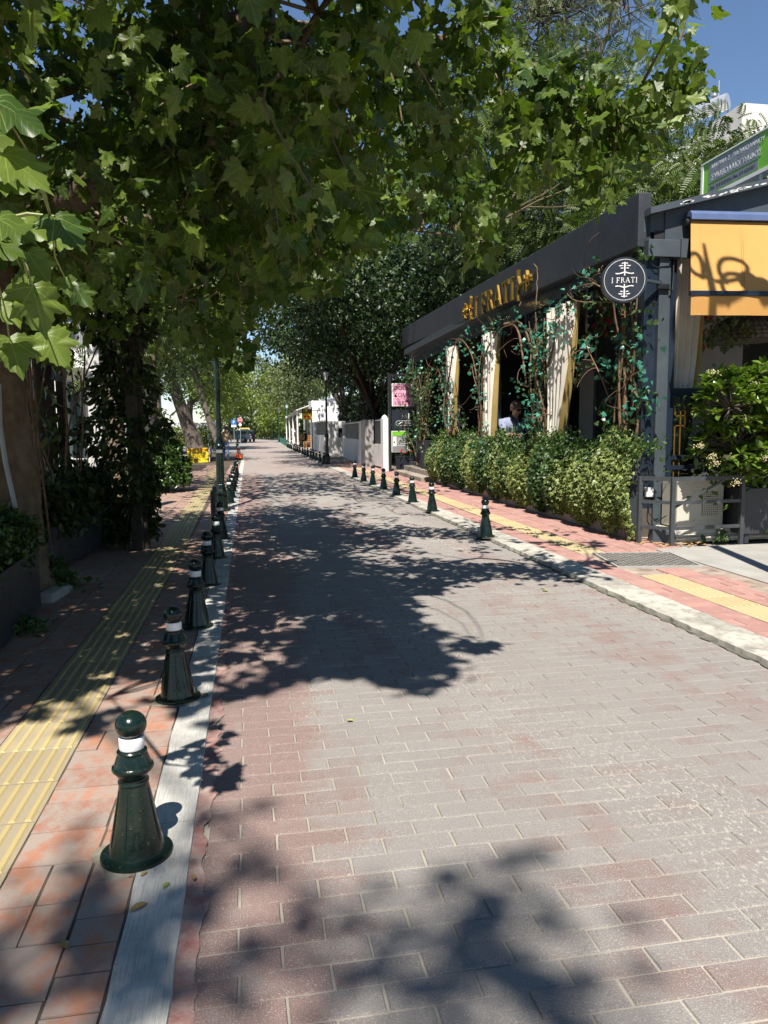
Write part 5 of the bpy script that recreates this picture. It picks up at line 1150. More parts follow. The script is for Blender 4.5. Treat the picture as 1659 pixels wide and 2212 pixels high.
p = atY(529, 927, 112); car((p[0] - .1, 112, .35), 1.6, 'taxi_yellow', 'yellow taxi showing above the dark hatchback', 1.5)
# picket planters by the price board, white garden wall behind the hedge
t = thing('picket_fence', 'low white picket fence right of the yellow price board', 'fence', (-1.9, 33, 0))
for k in range(22): MB().box((-1.72 - .01 * k, 33.2 + k * .3, 0), (-1.68 - .01 * k, 33.32 + k * .3, .55 + .05 * (k % 2))).build('picket', 'white_paint', t)
MB().bar((-1.66, 33.2, .4), (-1.88, 39.7, .4), .03, .05).build('rail', 'white_paint', t)
t = thing('garden_wall', 'pale garden wall behind the clipped hedge on the far left', 'wall', (-6, 66, 0)); MB().box((-9, 66, 0), (-2.6, 66.3, 2.1)).build('panel', 'white_paint', t)
# house with water heater behind the restaurant
hb = thing('white_house', 'white house block behind the trees on the right', 'building', (14, 22, 0))
MB().box((10.2, 21, 0), (30, 40, 8.799)).build('wall', 'plain_white', hb); _tw = atY(1604, 222, 20.4); MB().box((_tw[0], 20.4, 8.3), (30, 30, _tw[2])).build('stair_tower', 'wall_cream', hb); MB().box((10.0, 20.6, 8.802), (30.2, 40, 9.1)).build('parapet', 'plain_white', hb)
for k in range(5):
    w = MB().box((11 + k * 2.6, 20.93, 5.2), (12.4 + k * 2.6, 20.98, 7.0)).build('window', 'glass_dark', hb); MB().box((11.66 + k * 2.6, 20.90, 5.2), (11.74 + k * 2.6, 20.928, 7.0)).build('mullion', 'plain_white', w)
hc = atY(1552, 222, 23); t = thing('water_heater', 'silver solar water heater drum on the roof at right', 'water heater', (hc[0], 23, hc[2])); mat('steel', (0.62, 0.64, 0.66), 0.3, (0.55, 0.57, 0.6), 3, 0.02, metal=0.6)
MB().tube([(hc[0] - 1.0, 24.4, hc[2] - .2), (hc[0] + .2, 22.8, hc[2] - .02)], .25, 24).build('drum', 'steel', t, 40); MB().lathe([(.05, .2), (.1, .23), (.05, .32), (0, .34)], 10, (hc[0] - .1, 23.1, hc[2])).build('valve', 'grey_plate', t)
for k in (0, 1): MB().bar((hc[0] - 1.0 + k, 24.2 - 1.2 * k, 9.1), (hc[0] - 1.0 + k, 24.2 - 1.2 * k, hc[2] - .2), .06, .06).build('stand_leg', 'grey_plate', t)
t = thing('aerial', 'thin upright aerial mast beside the water heater', 'aerial', (hc[0], 23.2, hc[2])); e = atY(1553, 174, 23.2); MB().bar((e[0], 23.2, 9.1), (e[0], 23.2, e[2]), .035, .035).build('mast', 'steel', t)
# ------------------------------------------------------------------ trees and plants
leafmat('plane_leaf', (0.034, 0.078, 0.012), (0.19, 0.255, 0.04), .44, .40, True)
leafmat('plane_leaf_far', (0.04, 0.075, 0.014), (0.10, 0.145, 0.026), .32, .45)
leafmat('dark_leaf', (0.014, 0.034, 0.011), (0.05, 0.09, 0.025), .20, .42)
leafmat('ailanthus_leaf', (0.055, 0.10, 0.02), (0.17, 0.21, 0.05), .30, .42)
leafmat('bright_leaf', (0.12, 0.17, 0.03), (0.28, 0.33, 0.07), .36, .5)
leafmat('olive_leaf', (0.09, 0.12, 0.045), (0.22, 0.25, 0.11), .25, .5)
leafmat('box_leaf', (0.022, 0.055, 0.012), (0.09, 0.16, 0.03), .25, .35)
leafmat('ivy_variegated', (0.06, 0.12, 0.025), (0.17, 0.23, 0.05), .25, .45, edge=(0.37, 0.40, 0.15))
leafmat('ivy_green', (0.025, 0.06, 0.018), (0.09, 0.15, 0.04), .22, .4)
leafmat('ivy_teal', (0.02, 0.11, 0.065), (0.10, 0.34, 0.235), .18, .38, tcol=(0.5, 1.2, 0.8))
leafmat('viburnum_leaf', (0.07, 0.14, 0.02), (0.21, 0.29, 0.045), .30, .28, spec=0.7)
leafmat('weed_leaf', (0.04, 0.09, 0.02), (0.10, 0.18, 0.04), .3, .5)
leafmat('creeper_leaf', (0.015, 0.032, 0.008), (0.07, 0.105, 0.022), .25, .42)
mat('bark_plane', (0.165, 0.12, 0.078), 0.85, (0.08, 0.058, 0.038), 9, 0.8, 30, dirt=0.6, dirt_c=(0.26, 0.215, 0.15), spec=0.2)
mat('bark_grey', (0.17, 0.14, 0.115), 0.95, (0.09, 0.075, 0.06), 7, 0.7, 40, stretch=(3, 3, .7), spec=0.2)
mat('bark_dark', (0.05, 0.04, 0.032), 0.95, (0.03, 0.025, 0.02), 7, 0.6, 40, spec=0.2)
mat('twig', (0.17, 0.13, 0.07), 0.85, (0.10, 0.075, 0.045), 12, 0.3, 60)
mat('petiole', (0.24, 0.26, 0.08), 0.6, (0.2, 0.2, 0.07), 12, 0.1)
mat('seed_ball', (0.20, 0.18, 0.06), 0.9, (0.13, 0.1, 0.04), 40, 0.5, 200)

def leaf_frames(P, out, droop, up, wild=.75):
    n = len(P); tip = unit(n) * .8 + out * .6; tip[:, 2] -= droop
    nr = unit(n) * wild; nr[:, 2] += up; nr += out * .35
    return frames(tip, nr)
# ---- the big plane tree: its crown is bounded by what it hides and by the shade it throws on the street
CAN = [(-900, -2500), (2300, -2500), (1750, -900), (1150, -60), (1100, 20), (1180, 95), (1290, 190), (1340, 150), (1410, 135), (1470, 110), (1500, 110), (1495, 170), (1475, 245), (1380, 290), (1360, 330), (1345, 470), (1300, 470), (1270, 440), (1200, 390), (1120, 400), (1085, 480), (1065, 565), (1015, 565), (985, 470), (900, 470), (840, 520), (770, 560), (700, 655), (640, 630), (600, 650), (560, 670), (535, 850), (470, 830), (420, 790), (300, 800), (225, 720), (190, 770), (100, 800), (-300, 820), (-900, 600)]
SHD = [(-900, 1700), (0, 1600), (130, 1640), (200, 1660), (330, 1590), (430, 1670), (475, 1640), (465, 1520), (540, 1510), (680, 1460), (800, 1470), (930, 1510), (1090, 1430), (1100, 1380), (960, 1375), (885, 1330), (900, 1290), (1010, 1270), (1060, 1235), (1200, 1228), (1185, 1195), (1300, 1195), (1290, 1120), (1010, 1010), (720, 945), (-900, 945)]
SS = np.array([SUN_SHIFT[0], SUN_SHIFT[1]])
def allowed(P, soft=0.0):
    q, d = project(P); fr = (d > .2) & (q[:, 0] > -250) & (q[:, 0] < 1900) & (q[:, 1] > -250)
    ok = ~fr | inpoly(q, CAN)
    sh = np.concatenate([P[:, :2] + SS * P[:, 2:3], np.zeros((len(P), 1))], 1); qs, ds = project(sh)
    ok &= (ds > .5) & inpoly(qs, SHD)
    ok &= np.linalg.norm(P - CAMP, axis=1) > 2.9
    return ok
trunk = np.array([-2.06, 6.25])
pt = thing('plane_tree', 'large plane tree whose leafy boughs overhang the road from the left', 'tree', (trunk[0], trunk[1], 0))
def bark_trunk(path, rad, n=20):
    return MB().tube(path, rad, n)
zs_ = np.linspace(0, 2.9, 40); mb = MB().tube([(trunk[0] + .02 * math.sin(z * 2), trunk[1] + .02 * math.cos(z * 3), z) for z in zs_], list(np.interp(zs_, (0, .25, .7, 1.2, 1.8, 2.4, 2.9), (.50, .43, .395, .38, .37, .37, .34))), 48)
_jv = np.array(mb.v); _a = np.arctan2(_jv[:, 1] - trunk[1], _jv[:, 0] - trunk[0]); _f = 1 + .035 * np.sin(3 * _a + 1.7 * _jv[:, 2]) + .022 * np.sin(7 * _a - 5 * _jv[:, 2]) + .014 * np.sign(np.sin(9 * _a + 7 * _jv[:, 2]) * np.sin(6.3 * _jv[:, 2] + 2 * _a) - .35) + RNG.normal(0, .004, len(_a))
_jv[:, 0] = trunk[0] + (_jv[:, 0] - trunk[0]) * _f; _jv[:, 1] = trunk[1] + (_jv[:, 1] - trunk[1]) * _f; mb.v = [tuple(v_) for v_ in _jv]
mb.build('trunk', 'bark_plane', pt, 60)
top = np.array([trunk[0], trunk[1], 2.7])
limbs = [[top, atD(150, 420, 5.9), atD(370, 335, 5.0), atD(490, 265, 4.5), atD(640, 120, 4.3), atD(800, -120, 4.4)],
         [top, (-1.4, 5.4, 3.4), (-.2, 4.6, 3.6), (.9, 4.6, 3.55), (1.7, 4.9, 3.7), atD(1330, 230, 5.4), atD(1440, 175, 5.6)],
         [top, (-1.2, 6.6, 3.0), (-.2, 6.9, 3.1), (.7, 7.2, 3.25), atD(1050, 520, 7.4)],
         [top, (-1.9, 5.2, 3.8), (-1.2, 3.6, 4.4), (-.5, 2.2, 4.9), (.1, 1.0, 5.2)],
         [top, (-1.7, 7.5, 3.2), (-1.0, 8.8, 3.3), (0.1, 9.6, 3.5)],
         [top, (-2.3, 6.0, 4.2), (-2.6, 4.5, 5.4), (-2.7, 2.0, 7.0), (-2.4, -1.2, 8.4), (-1.6, -3.9, 9.8), (-.9, -5.0, 10.2)],
         [top, (-2.0, 6.3, 4.0), (-1.4, 6.0, 5.0), (-.3, 5.6, 5.6), (1.0, 5.4, 5.6)],
         [top, (-2.3, 5.0, 3.0), (-1.9, 3.6, 2.9), (-1.5, 2.6, 2.75), (-1.05, 2.0, 2.55)],
         [top, (-1.6, 6.3, 2.95), (-1.05, 6.1, 2.65), (-.55, 6.0, 2.3)],
         [top, (-2.0, 5.3, 2.75), (-1.65, 4.5, 2.5), (-1.3, 4.1, 2.35)],
         [top, (-1.5, 7.0, 3.6), (-.6, 7.6, 4.2), (.5, 8.2, 4.4), (1.5, 8.6, 4.6)]]
lp = []
for i, L in enumerate(limbs):
    L = [np.array(p, float) for p in L]; pts = []
    for a, b in zip(L[:-1], L[1:]):
        for k in range(5): pts.append(a + (b - a) * k / 5 + RNG.normal(size=3) * .018)
    pts.append(L[-1]); n = len(pts); r0 = [.13, .10, .09, .10, .08, .12, .08, .06, .05, .05, .08][i]
    MB().tube(pts, [r0 * (1 - k / (n - 1)) ** 1.3 + .005 for k in range(n)], 10).build('limb', 'bark_plane', pt, 60); lp.append(np.array(pts[2:]))
LP = np.concatenate(lp)
cand = np.stack([RNG.uniform(-4.2, 3.2, 90000), RNG.uniform(-1.5, 10.8, 90000), RNG.uniform(1.9, 6.3, 90000)], 1)
cand = cand[allowed(cand)]
# prefer clumps near limbs, leave holes for the sun, keep the street side thin
dm = np.concatenate([np.min(np.linalg.norm(c_[:, None, :] - LP[None, ::2], axis=2), axis=1) for c_ in np.array_split(cand, 12)])
pr_ = np.exp(-np.maximum(0, dm - .55) / .9)
hole = np.sin(2.1 * cand[:, 0] + 1.0) + np.sin(1.9 * cand[:, 1] + .5) + np.sin(2.6 * cand[:, 2]) + .6 * np.sin(5.1 * cand[:, 0] + 4.3 * cand[:, 1])
pr_ *= np.where(hole > np.where(cand[:, 2] > 3.5, .1, -.6), 1.0, .06) * np.where((cand[:, 0] > .2) & (cand[:, 2] > 3.9), .08, 1.0)
cand = cand[RNG.random(len(cand)) < pr_]
sel = []; cells = {}
for c_ in cand:
    if len(sel) >= 1500: break
    g_ = tuple((c_ / .2).astype(int)); near_ = [p for i in (-1, 0, 1) for j in (-1, 0, 1) for k in (-1, 0, 1) for p in cells.get((g_[0] + i, g_[1] + j, g_[2] + k), ())]
    if all(np.sum((c_ - s_) ** 2) > .175 ** 2 for s_ in near_): sel.append(c_); cells.setdefault(g_, []).append(c_)
tips = [atD(*t_) for t_ in ((1440, 170, 5.5), (1470, 150, 5.6), (1400, 215, 5.4), (1360, 250, 5.3), (1325, 330, 5.2), (1310, 400, 5.0), (1250, 300, 5.1), (1200, 230, 5.2), (1170, 330, 5.0), (1475, 195, 5.6), (1110, 350, 5.0), (1055, 520, 5.4), (1040, 535, 5.4), (1290, 250, 5.3), (1230, 170, 5.4), (1160, 180, 5.2), (1420, 240, 5.5), (1090, 250, 5.0), (1300, 370, 5.1), (1230, 380, 5.0), (1350, 290, 5.3), (1260, 215, 5.3), (1150, 260, 5.1), (1480, -15, 4.9))]
sel = np.array(sel + tips)
tw = MB(); LPs = []; LO = []; KEEP = []; CR = []; TWP = []; CID = []
for c_ in sel:
    j = np.argmin(np.linalg.norm(LP - c_, axis=1)); b_ = LP[j]; pth = wobble(b_, c_, 5, .06, .08)
    TWP.append(pth)
    k = int(RNG.integers(20, 32)); t_ = RNG.random(k) ** .6; base = np.array([pth[min(5, int(a * 5.99))] for a in .45 + .55 * t_]); off_ = unit(k) * RNG.uniform(.04, .26, (k, 1)); off_[:, 2] *= .7
    LPs.append(base + off_); KEEP.append(np.full(k, len(LPs) > len(sel) - len(tips))); CID.append(np.full(k, len(TWP) - 1)); CR.append(np.clip(RNG.beta(1.2, 1.7) + RNG.normal(0, .16, k), 0, 1)); LO.append(off_ / np.linalg.norm(off_, axis=1, keepdims=True))
P = np.concatenate(LPs); O = np.concatenate(LO); ok = allowed(P) | np.concatenate(KEEP); P, O, CR = P[ok], O[ok], np.concatenate(CR)[ok]
cnt = np.bincount(np.concatenate(CID)[ok], minlength=len(TWP))
for i, pth in enumerate(TWP):
    if cnt[i] >= 9: tw.tube(pth, [.011 - .0017 * k for k in range(6)], 4, False)
tw.build('twigs', 'twig', pt)['kind'] = 'stuff'
R = leaf_frames(P, O, .75, .45, 1.0); S = .048 + .068 * RNG.random(len(P)); _q, _d = project(P); S = np.where((_d > .1) & (_q[:, 1] > -60), S, S * 1.45)
# a bough hanging close on the left, in the sun
near = [(-12, 215, 1.75, (1.0, -.55), .20), (8, 330, 1.72, (.9, -.75), .19), (-5, 470, 1.8, (.8, -.5), .17), (40, 470, 1.95, (1, -.7), .15), (118, 468, 1.85, (.75, -.85), .17), (70, 620, 1.9, (.25, -1), .19), (60, 600, 2.0, (-.5, -.9), .14), (140, 600, 1.95, (.2, -.9), .075), (-30, 520, 1.9, (.9, -.35), .17), (0, 640, 2.1, (.5, -.8), .15), (100, 720, 2.2, (.6, -1), .18), (20, 730, 2.15, (.3, -1), .18), (120, 520, 2.1, (.9, -.2), .11), (-10, 385, 2.0, (1, -.3), .15), (60, 240, 2.1, (.9, .2), .13), (160, 620, 2.3, (.7, -.8), .13), (60, 545, 2.05, (.6, -.9), .15), (-40, 300, 2.0, (.7, -1), .2)]
right = ray(CX + 1, CY) - ray(CX, CY); right /= np.linalg.norm(right); upv = np.array([0, 0, 1.0]); tocam = -ray(100, 500); tocam /= np.linalg.norm(tocam)
nP, nT, nN, nS = [], [], [], []
for (px, py, d, (tx, ty), s_) in near:
    nP.append(atD(px, py, d)); tdir = right * tx + upv * ty + tocam * random.uniform(-.1, .25); nT.append(tdir); nN.append(tocam * .55 + upv * .75 + right * random.uniform(-.3, .3) + np.array(sun_v) * .3); nS.append(s_ * .60)
P = np.concatenate([P, nP]); R = np.concatenate([R, frames(np.array(nT), np.array(nN))]); S = np.concatenate([S, nS])
mb = MB(); hub = [atD(-160, 380, 1.95), atD(-20, 480, 1.9), atD(110, 470, 1.88)]
mb.tube([lp[7][-1], atD(-160, 380, 1.95), atD(-20, 480, 1.9), atD(60, 462, 1.88), atD(118, 468, 1.86)], [.012, .008, .006, .004, .003], 6)
for p_ in nP[:13]:
    h_ = min(hub, key=lambda h: np.linalg.norm(h - p_)); mb.tube(wobble(h_, p_, 4, .05, .06), [.003, .0025, .002, .002, .002], 5, False)
mb.build('petioles', 'petiole', pt)['kind'] = 'stuff'
# high bough over the viewer: throws the soft shade at the foot of the picture
hb_ = [(480, 1745, 3, .06), (575, 1742, 2, .04), (465, 1850, 8, .10), (455, 1930, 10, .12), (430, 2040, 14, .15), (420, 2150, 14, .18), (810, 2010, 8, .10), (830, 2130, 9, .10), (1150, 1850, 6, .07), (1010, 1920, 4, .08), (1060, 2010, 12, .14), (1040, 2080, 16, .18), (1080, 2160, 18, .2), (960, 1980, 6, .08), (920, 2200, 8, .12), (130, 1950, 14, .16), (60, 2040, 22, .22), (200, 2010, 12, .15), (250, 1990, 9, .1), (30, 2150, 22, .25), (160, 2120, 16, .2), (280, 2150, 10, .12), (1130, 2200, 10, .15)]
HP = []
for px, py, k, sd in hb_:
    k = int(k * 1.7)
    g = G(px, py); z = RNG.uniform(9.6, 10.6, k); HP.append(np.stack([g[0] + RNG.normal(0, sd, k) - SS[0] * z, g[1] + RNG.normal(0, sd, k) - SS[1] * z, z], 1))
HP = np.concatenate(HP); P = np.concatenate([P, HP]); R = np.concatenate([R, leaf_frames(HP, unit(len(HP)), .5, .9)]); S = np.concatenate([S, RNG.uniform(.07, .12, len(HP))])
cur = RNG.uniform(.2, 1.5, len(P))
CR = np.concatenate([CR, RNG.random(len(P) - len(CR))]); cur[len(CR) - len(HP) - len(nP):len(CR) - len(HP)] = RNG.uniform(.8, 2.0, len(nP))
foliage(pt, 'plane', P, R, S, 'plane_leaf', CR, 300, cur)
for k in range(6):
    px, py, d = random.choice([(1270, 330, 5.2), (1330, 475, 5.0), (1230, 480, 5.0)]); p_ = atD(px + random.uniform(-40, 40), py + random.uniform(-15, 15), d)
cd = thing('conduit', 'grey conduit pipe running down the plane trunk at left', 'pipe', (-1.75, 5.85, 0))
cpts = [(atY(px, py, 5.84)) for px, py in ((-3, 830), (0, 920), (12, 1000), (30, 1080), (50, 1190), (52, 1230))]
MB().tube(cpts, .018, 10).build('pipe', 'conduit_grey', cd, 60)

# ---- generic tree
def tree(name, label, base, lobes, kind, size, n, m, bark, tr, group=None, clump=.5, per=45, limb_r=.35, shell=.45, droop=.3, lean=(0, 0), th=None, cat='tree', twigs=0, trunk_name='trunk'):
    t = thing(name, label, cat, (base[0], base[1], 0), group=group)
    lob = [np.array(l, float) for l in lobes]; vol = np.array([l[3] * l[4] * l[5] for l in lob]) ** .8; vol /= vol.sum()
    zc = min(l[2] - l[5] * .6 for l in lob) if th is None else th; tp = np.array([base[0] + lean[0], base[1] + lean[1], zc])
    b0 = np.array([base[0], base[1], 0.0])
    MB().tube([b0 + [0, 0, -.05], b0 + [0, 0, .15], b0 + (tp - b0) * .35 + RNG.normal(size=3) * tr * .25, b0 + (tp - b0) * .7 + RNG.normal(size=3) * tr * .25, tp], [tr * 1.6, tr * 1.2, tr, tr * .9, tr * .8], 14).build(trunk_name, bark, t, 60)
    for l in lob:
        mid = (tp + l[:3]) / 2 + RNG.normal(size=3) * .15; mid[2] += .1
        MB().tube([tp - [0, 0, .1], mid, l[:3], l[:3] + [0, 0, l[5] * .6]], [tr * .6, tr * .42, tr * .26, tr * .08], 8).build('limb', bark, t, 60)
    PP, OO = [], []
    nc = max(3, n // per); which = RNG.choice(len(lob), nc, p=vol); tm = MB()
    for w in which:
        l = lob[w]; v = unit(1)[0] * (shell + (1 - shell) * RNG.random() ** .5); c_ = l[:3] + v * l[3:6]
        k = int(RNG.integers(int(per * .6), int(per * 1.4))); sc_ = clump * RNG.uniform(.6, 1.2); o_ = RNG.normal(size=(k, 3)) * sc_ * [1, 1, .55]
        PP.append(c_ + o_); oo = o_ * .6 + v * sc_ * .8; OO.append(oo / (np.linalg.norm(oo, axis=1, keepdims=True) + 1e-6))
        if twigs and RNG.random() < twigs: tm.tube(wobble(l[:3] + RNG.normal(size=3) * .3, c_, 4, .08), [.03, .022, .016, .012, .006], 5, False)
    if twigs: tm.build('branches', bark, t)['kind'] = 'stuff'
    P = np.concatenate(PP); O = np.concatenate(OO); R = leaf_frames(P, O, droop, .6); S = size * RNG.uniform(.65, 1.3, len(P))
    r = np.clip(RNG.normal(.45, .32, len(P)), 0, 1)
    foliage(t, kind, P, R, S, m, r, 0, None, 'leaf', 'crown'); return t
tree('plane_tree', 'second plane tree farther along the left pavement behind the first', (-2.6, 15.5), [(-.1, 14.5, 4.9, 1.4, 2.2, 1.0), (1.3, 14.8, 5.4, 1.6, 2.4, 1.0), (-2.6, 18.8, 5.5, 1.6, 2.0, 1.4), (.4, 17.5, 6.2, 2.2, 2.2, 1.2), (-.6, 12.4, 4.6, 1.1, 1.3, .8), (1.9, 12.2, 5.2, 1.2, 1.4, .8)], 'plane', .14, 4200, 'plane_leaf_far', 'bark_plane', .17, clump=.42, per=22, droop=.6, twigs=.5)
tree('linden_tree', 'dense dark tree overhanging the street above the white gate', (5.2, 31), [(4.6, 29.5, 6.0, 3.2, 4.0, 2.6), (2.4, 28.5, 5.6, 2.0, 3.0, 1.9), (6.8, 27.5, 6.4, 2.6, 3.4, 2.8), (3.6, 32.5, 8.6, 3.6, 4.2, 2.6), (2.6, 24.5, 6.3, 1.6, 2.2, 1.4), (5.8, 25.5, 4.6, 1.6, 2, 1.3)], 'diamond', .17, 42000, 'dark_leaf', 'bark_dark', .20, clump=.42, per=60, th=2.2)
tree('linden_tree', 'dark broad tree standing behind the white ribbed wall', (5.4, 43), [(4.6, 42, 6.6, 3.4, 4.2, 3.0), (2.6, 43, 7.6, 2.4, 3.5, 2.4), (7, 40, 6.5, 3.2, 4, 3.2)], 'diamond', .22, 14000, 'dark_leaf', 'bark_grey', .30, clump=.5, per=60, th=2.6)
tree('linden_tree', 'dark tree filling the gap just past the restaurant end', (8.2, 27), [(8.0, 27, 5.6, 2.6, 2.6, 2.8), (7.2, 24.5, 6.6, 1.9, 2.0, 1.8), (9.5, 30, 6.5, 3, 3, 3.5)], 'diamond', .17, 18000, 'dark_leaf', 'bark_dark', .16, clump=.42, per=60)
tree('ailanthus_tree', 'feathery leaved tree rising over the gold lettering', (8.6, 19.5), [(7.4, 18.8, 7.4, 2.0, 2.0, 1.9), (9.4, 19.5, 9.3, 2.3, 2.2, 1.9), (6.6, 20.5, 6.6, 1.8, 2.2, 1.5), (8.8, 17.2, 6.4, 2.0, 1.8, 1.4), (7.0, 20, 9.6, 2.2, 2, 1.6), (5.4, 20, 8.4, 1.7, 2, 1.6)], 'pinnate', .30, 6500, 'ailanthus_leaf', 'bark_grey', .15, clump=.42, per=16, droop=.35, twigs=.6, group='feathery trees behind the restaurant')
tree('ailanthus_tree', 'bright feathery tree below the water heater at right', (10.2, 15.8), [(9.9, 15.6, 6.4, 1.6, 1.6, 1.2), (11.4, 15.2, 6.6, 1.5, 1.6, 1.1), (8.5, 15.8, 5.5, 1.3, 1.5, 1.0), (10.8, 14.6, 5.6, 1.6, 1.2, 1.0), (13.0, 15, 5.9, 1.3, 1.4, 1.1)], 'pinnate', .29, 5600, 'ailanthus_leaf', 'bark_grey', .12, clump=.36, per=16, droop=.35, twigs=.6, group='feathery trees behind the restaurant')
tree('ailanthus_tree', 'tall sparse tree with bare twigs against the sky', (8.6, 21), [(8.3, 20.5, 12.8, 1.9, 1.8, 1.9), (10.2, 20, 12.9, 1.7, 1.6, 1.5), (7.0, 20, 11.3, 1.7, 1.6, 1.3), (9.2, 20, 11.3, 1.2, 1.5, .9)], 'pinnate', .24, 1900, 'olive_leaf', 'bark_grey', .16, clump=.45, per=9, droop=.3, twigs=1.0, th=9.0, group='feathery trees behind the restaurant')
# farther trees closing the street
far = [((-4.6, 33), [(-4.2, 32, 6.2, 2.0, 3.6, 2.6), (-2.6, 33, 7.2, 1.5, 3, 1.7)], 'diamond', .2, 9000, 'dark_leaf', .22, 'dark tree over the price board on the left'),
       ((-2.7, 24), [(-2.7, 23.5, 3.6, 1.0, 1.6, 1.2), (-3.4, 25, 4.6, 1.5, 2, 1.5)], 'oval', .16, 3000, 'creeper_leaf', .06, 'slender young tree right of the ivy post'),
       ((-4.5, 62), [(-3.6, 61, 7.6, 2.6, 4, 3.6), (-2.2, 63, 4.6, 1.8, 3, 1.6)], 'diamond', .26, 8000, 'bright_leaf', .3, 'bright green tree left of the far lamp'),
       ((-3.2, 88), [(-2.8, 88, 6.6, 3.2, 4, 4.2), (-1.0, 90, 4.6, 2.0, 3, 1.6)], 'diamond', .34, 8000, 'bright_leaf', .3, 'yellow green tree above the parked silver car'),
       ((5.4, 90), [(5.0, 90, 6.4, 2.4, 5, 2.6), (7.6, 88, 8.2, 3.2, 5, 3.2)], 'diamond', .34, 8000, 'olive_leaf', .3, 'pale olive tree beyond the cafe awning'),
       ((6.4, 112), [(5.2, 112, 7, 3.6, 5, 3.8), (8.8, 110, 10, 4, 5, 4)], 'diamond', .42, 8000, 'bright_leaf', .35, 'sunlit broad tree right of the street end'),
       ((0.6, 140), [(0.4, 140, 8.4, 5.6, 4, 7.4), (5.4, 141, 6.6, 4, 4, 4.6), (-4.2, 139, 7, 4, 4, 5.2)], 'diamond', .5, 12000, 'olive_leaf', .4, 'wide pale tree closing the end of the street'),
       ((3.6, 122), [(3.4, 122, 2.6, 1.6, 2, 1.8)], 'diamond', .4, 2500, 'bright_leaf', .2, 'small round citrus green tree near the far kerb'),
       ((-8, 48), [(-7, 47, 7.5, 3, 4, 4), (-10, 46, 7, 3, 4, 4)], 'diamond', .26, 8000, 'dark_leaf', .3, 'dark tree behind the building corner on the left'),
       ((9, 60), [(8.5, 58, 7.5, 3.2, 6, 3.6), (6.4, 54, 8.8, 2.4, 4, 2.6)], 'diamond', .3, 9000, 'dark_leaf', .3, 'dark tree rising behind the cafe roof'),
       ((13, 34), [(12.5, 33, 8.5, 4, 4, 5), (11, 30, 11, 3.5, 3, 3)], 'diamond', .24, 9000, 'dark_leaf', .25, 'dark tree deep behind the feathery trees')]
for b_, lo_, kd, sz, n_, m_, tr_, lb in far: tree('broadleaf_tree', lb, b_, lo_, kd, sz, n_, m_, 'bark_grey', tr_, 'trees along the street', clump=.55 if b_[1] < 60 else .8, per=50)
tree('pine_tree', 'leaning pine with pale bark behind the walking man', (-1.9, 52), [(-3.6, 53, 8.0, 1.8, 2.5, 1.2), (-1.8, 54, 9.2, 2.0, 2.5, 1.0)], 'needle', .5, 3500, 'olive_leaf', 'bark_grey', .19, clump=.5, per=40, lean=(-1.6, .5), th=5.2)
# the old flared trunk by the price board
ot = thing('pine_tree', 'old leaning pine with thick flared trunk behind the price board', 'tree', (-3.1, 44.5, 0))
MB().tube([(-2.95, 44.5, -.1), (-3.0, 44.5, .3), (-3.15, 44.5, .9), (-3.45, 44.5, 1.8), (-3.9, 44.5, 3.2), (-4.4, 44.5, 5)], [.75, .56, .45, .38, .33, .28], 16).build('trunk', 'bark_grey', ot, 60)
P = np.array([-4.5, 44.5, 6.0]) + RNG.normal(size=(3500, 3)) * [1.3, 1.6, .8]; foliage(ot, 'needle', P, leaf_frames(P, unit(len(P)), .1, .5), RNG.uniform(.3, .55, len(P)), 'dark_leaf', mass='crown')
# far hedge on the left and dark hedge closing the road
def hedge_box(name, label, lo, hi, kind, size, n, m, core=True, cat='hedge', up=.5):
    t = thing(name, label, cat, ((lo[0] + hi[0]) / 2, (lo[1] + hi[1]) / 2, lo[2])); lo, hi = np.array(lo, float), np.array(hi, float)
    if core: MB().box(lo + (hi - lo) * .12, hi - (hi - lo) * .12).build('branch_core', 'bark_dark', t)
    P = lo + (hi - lo) * RNG.random((n, 3)); f = RNG.integers(0, 5, n); ax = np.array([0, 0, 1, 1, 2])[f]; hs = np.array([0, 1, 0, 1, 1])[f]
    P[np.arange(n), ax] = np.where(hs, hi[ax], lo[ax]); P += RNG.normal(size=(n, 3)) * .06 * np.minimum(1, (hi - lo).mean())
    O = np.zeros((n, 3)); O[np.arange(n), ax] = np.where(hs, 1, -1)
    foliage(t, kind, P, leaf_frames(P, O, .1, up), size * RNG.uniform(.7, 1.3, n), m); return t
hedge_box('hedge', 'clipped green hedge before the pale garden wall far left', (-6.5, 60, 0), (-2.8, 62, 1.5), 'diamond', .16, 3500, 'bright_leaf')
hedge_box('hedge', 'dark tall shrubbery behind the white garden walls', (5.3, 23.6, 0), (7.6, 44, 3.0), 'diamond', .15, 16000, 'dark_leaf')
hedge_box('hedge', 'dark hedge shutting the far end of the road', (-3, 128, 0), (9, 131, 3.0), 'diamond', .45, 5000, 'dark_leaf')

# ---- left plants
def box_plant(t, lo, hi, kind, size, n, m, singles=0, up=.5, jit=.05, droop=.1):
    lo, hi = np.array(lo, float), np.array(hi, float); P = lo + (hi - lo) * RNG.random((n, 3)); sh = RNG.random(n) < .75; f = RNG.choice([1, 3, 4, 2], n); ax = np.array([0, 0, 1, 1, 2])[f]; hs = np.array([0, 1, 0, 1, 1])[f]
    P[sh, ax[sh]] = np.where(hs, hi[ax], lo[ax])[sh]; P += RNG.normal(size=(n, 3)) * jit; P[:, 2] += .05 * np.sin(P[:, 1] * 9) + .03 * np.sin(P[:, 0] * 13)
    O = P - (lo + hi) / 2; O /= np.linalg.norm(O, axis=1, keepdims=True); foliage(t, kind, P, leaf_frames(P, O, droop, up), size * RNG.uniform(.6, 1.3, n), m, None, singles)
t = thing('box_shrub', 'clipped box shrub spilling from the nearest black planter', 'shrub', (-1.65, 5.2, .45))
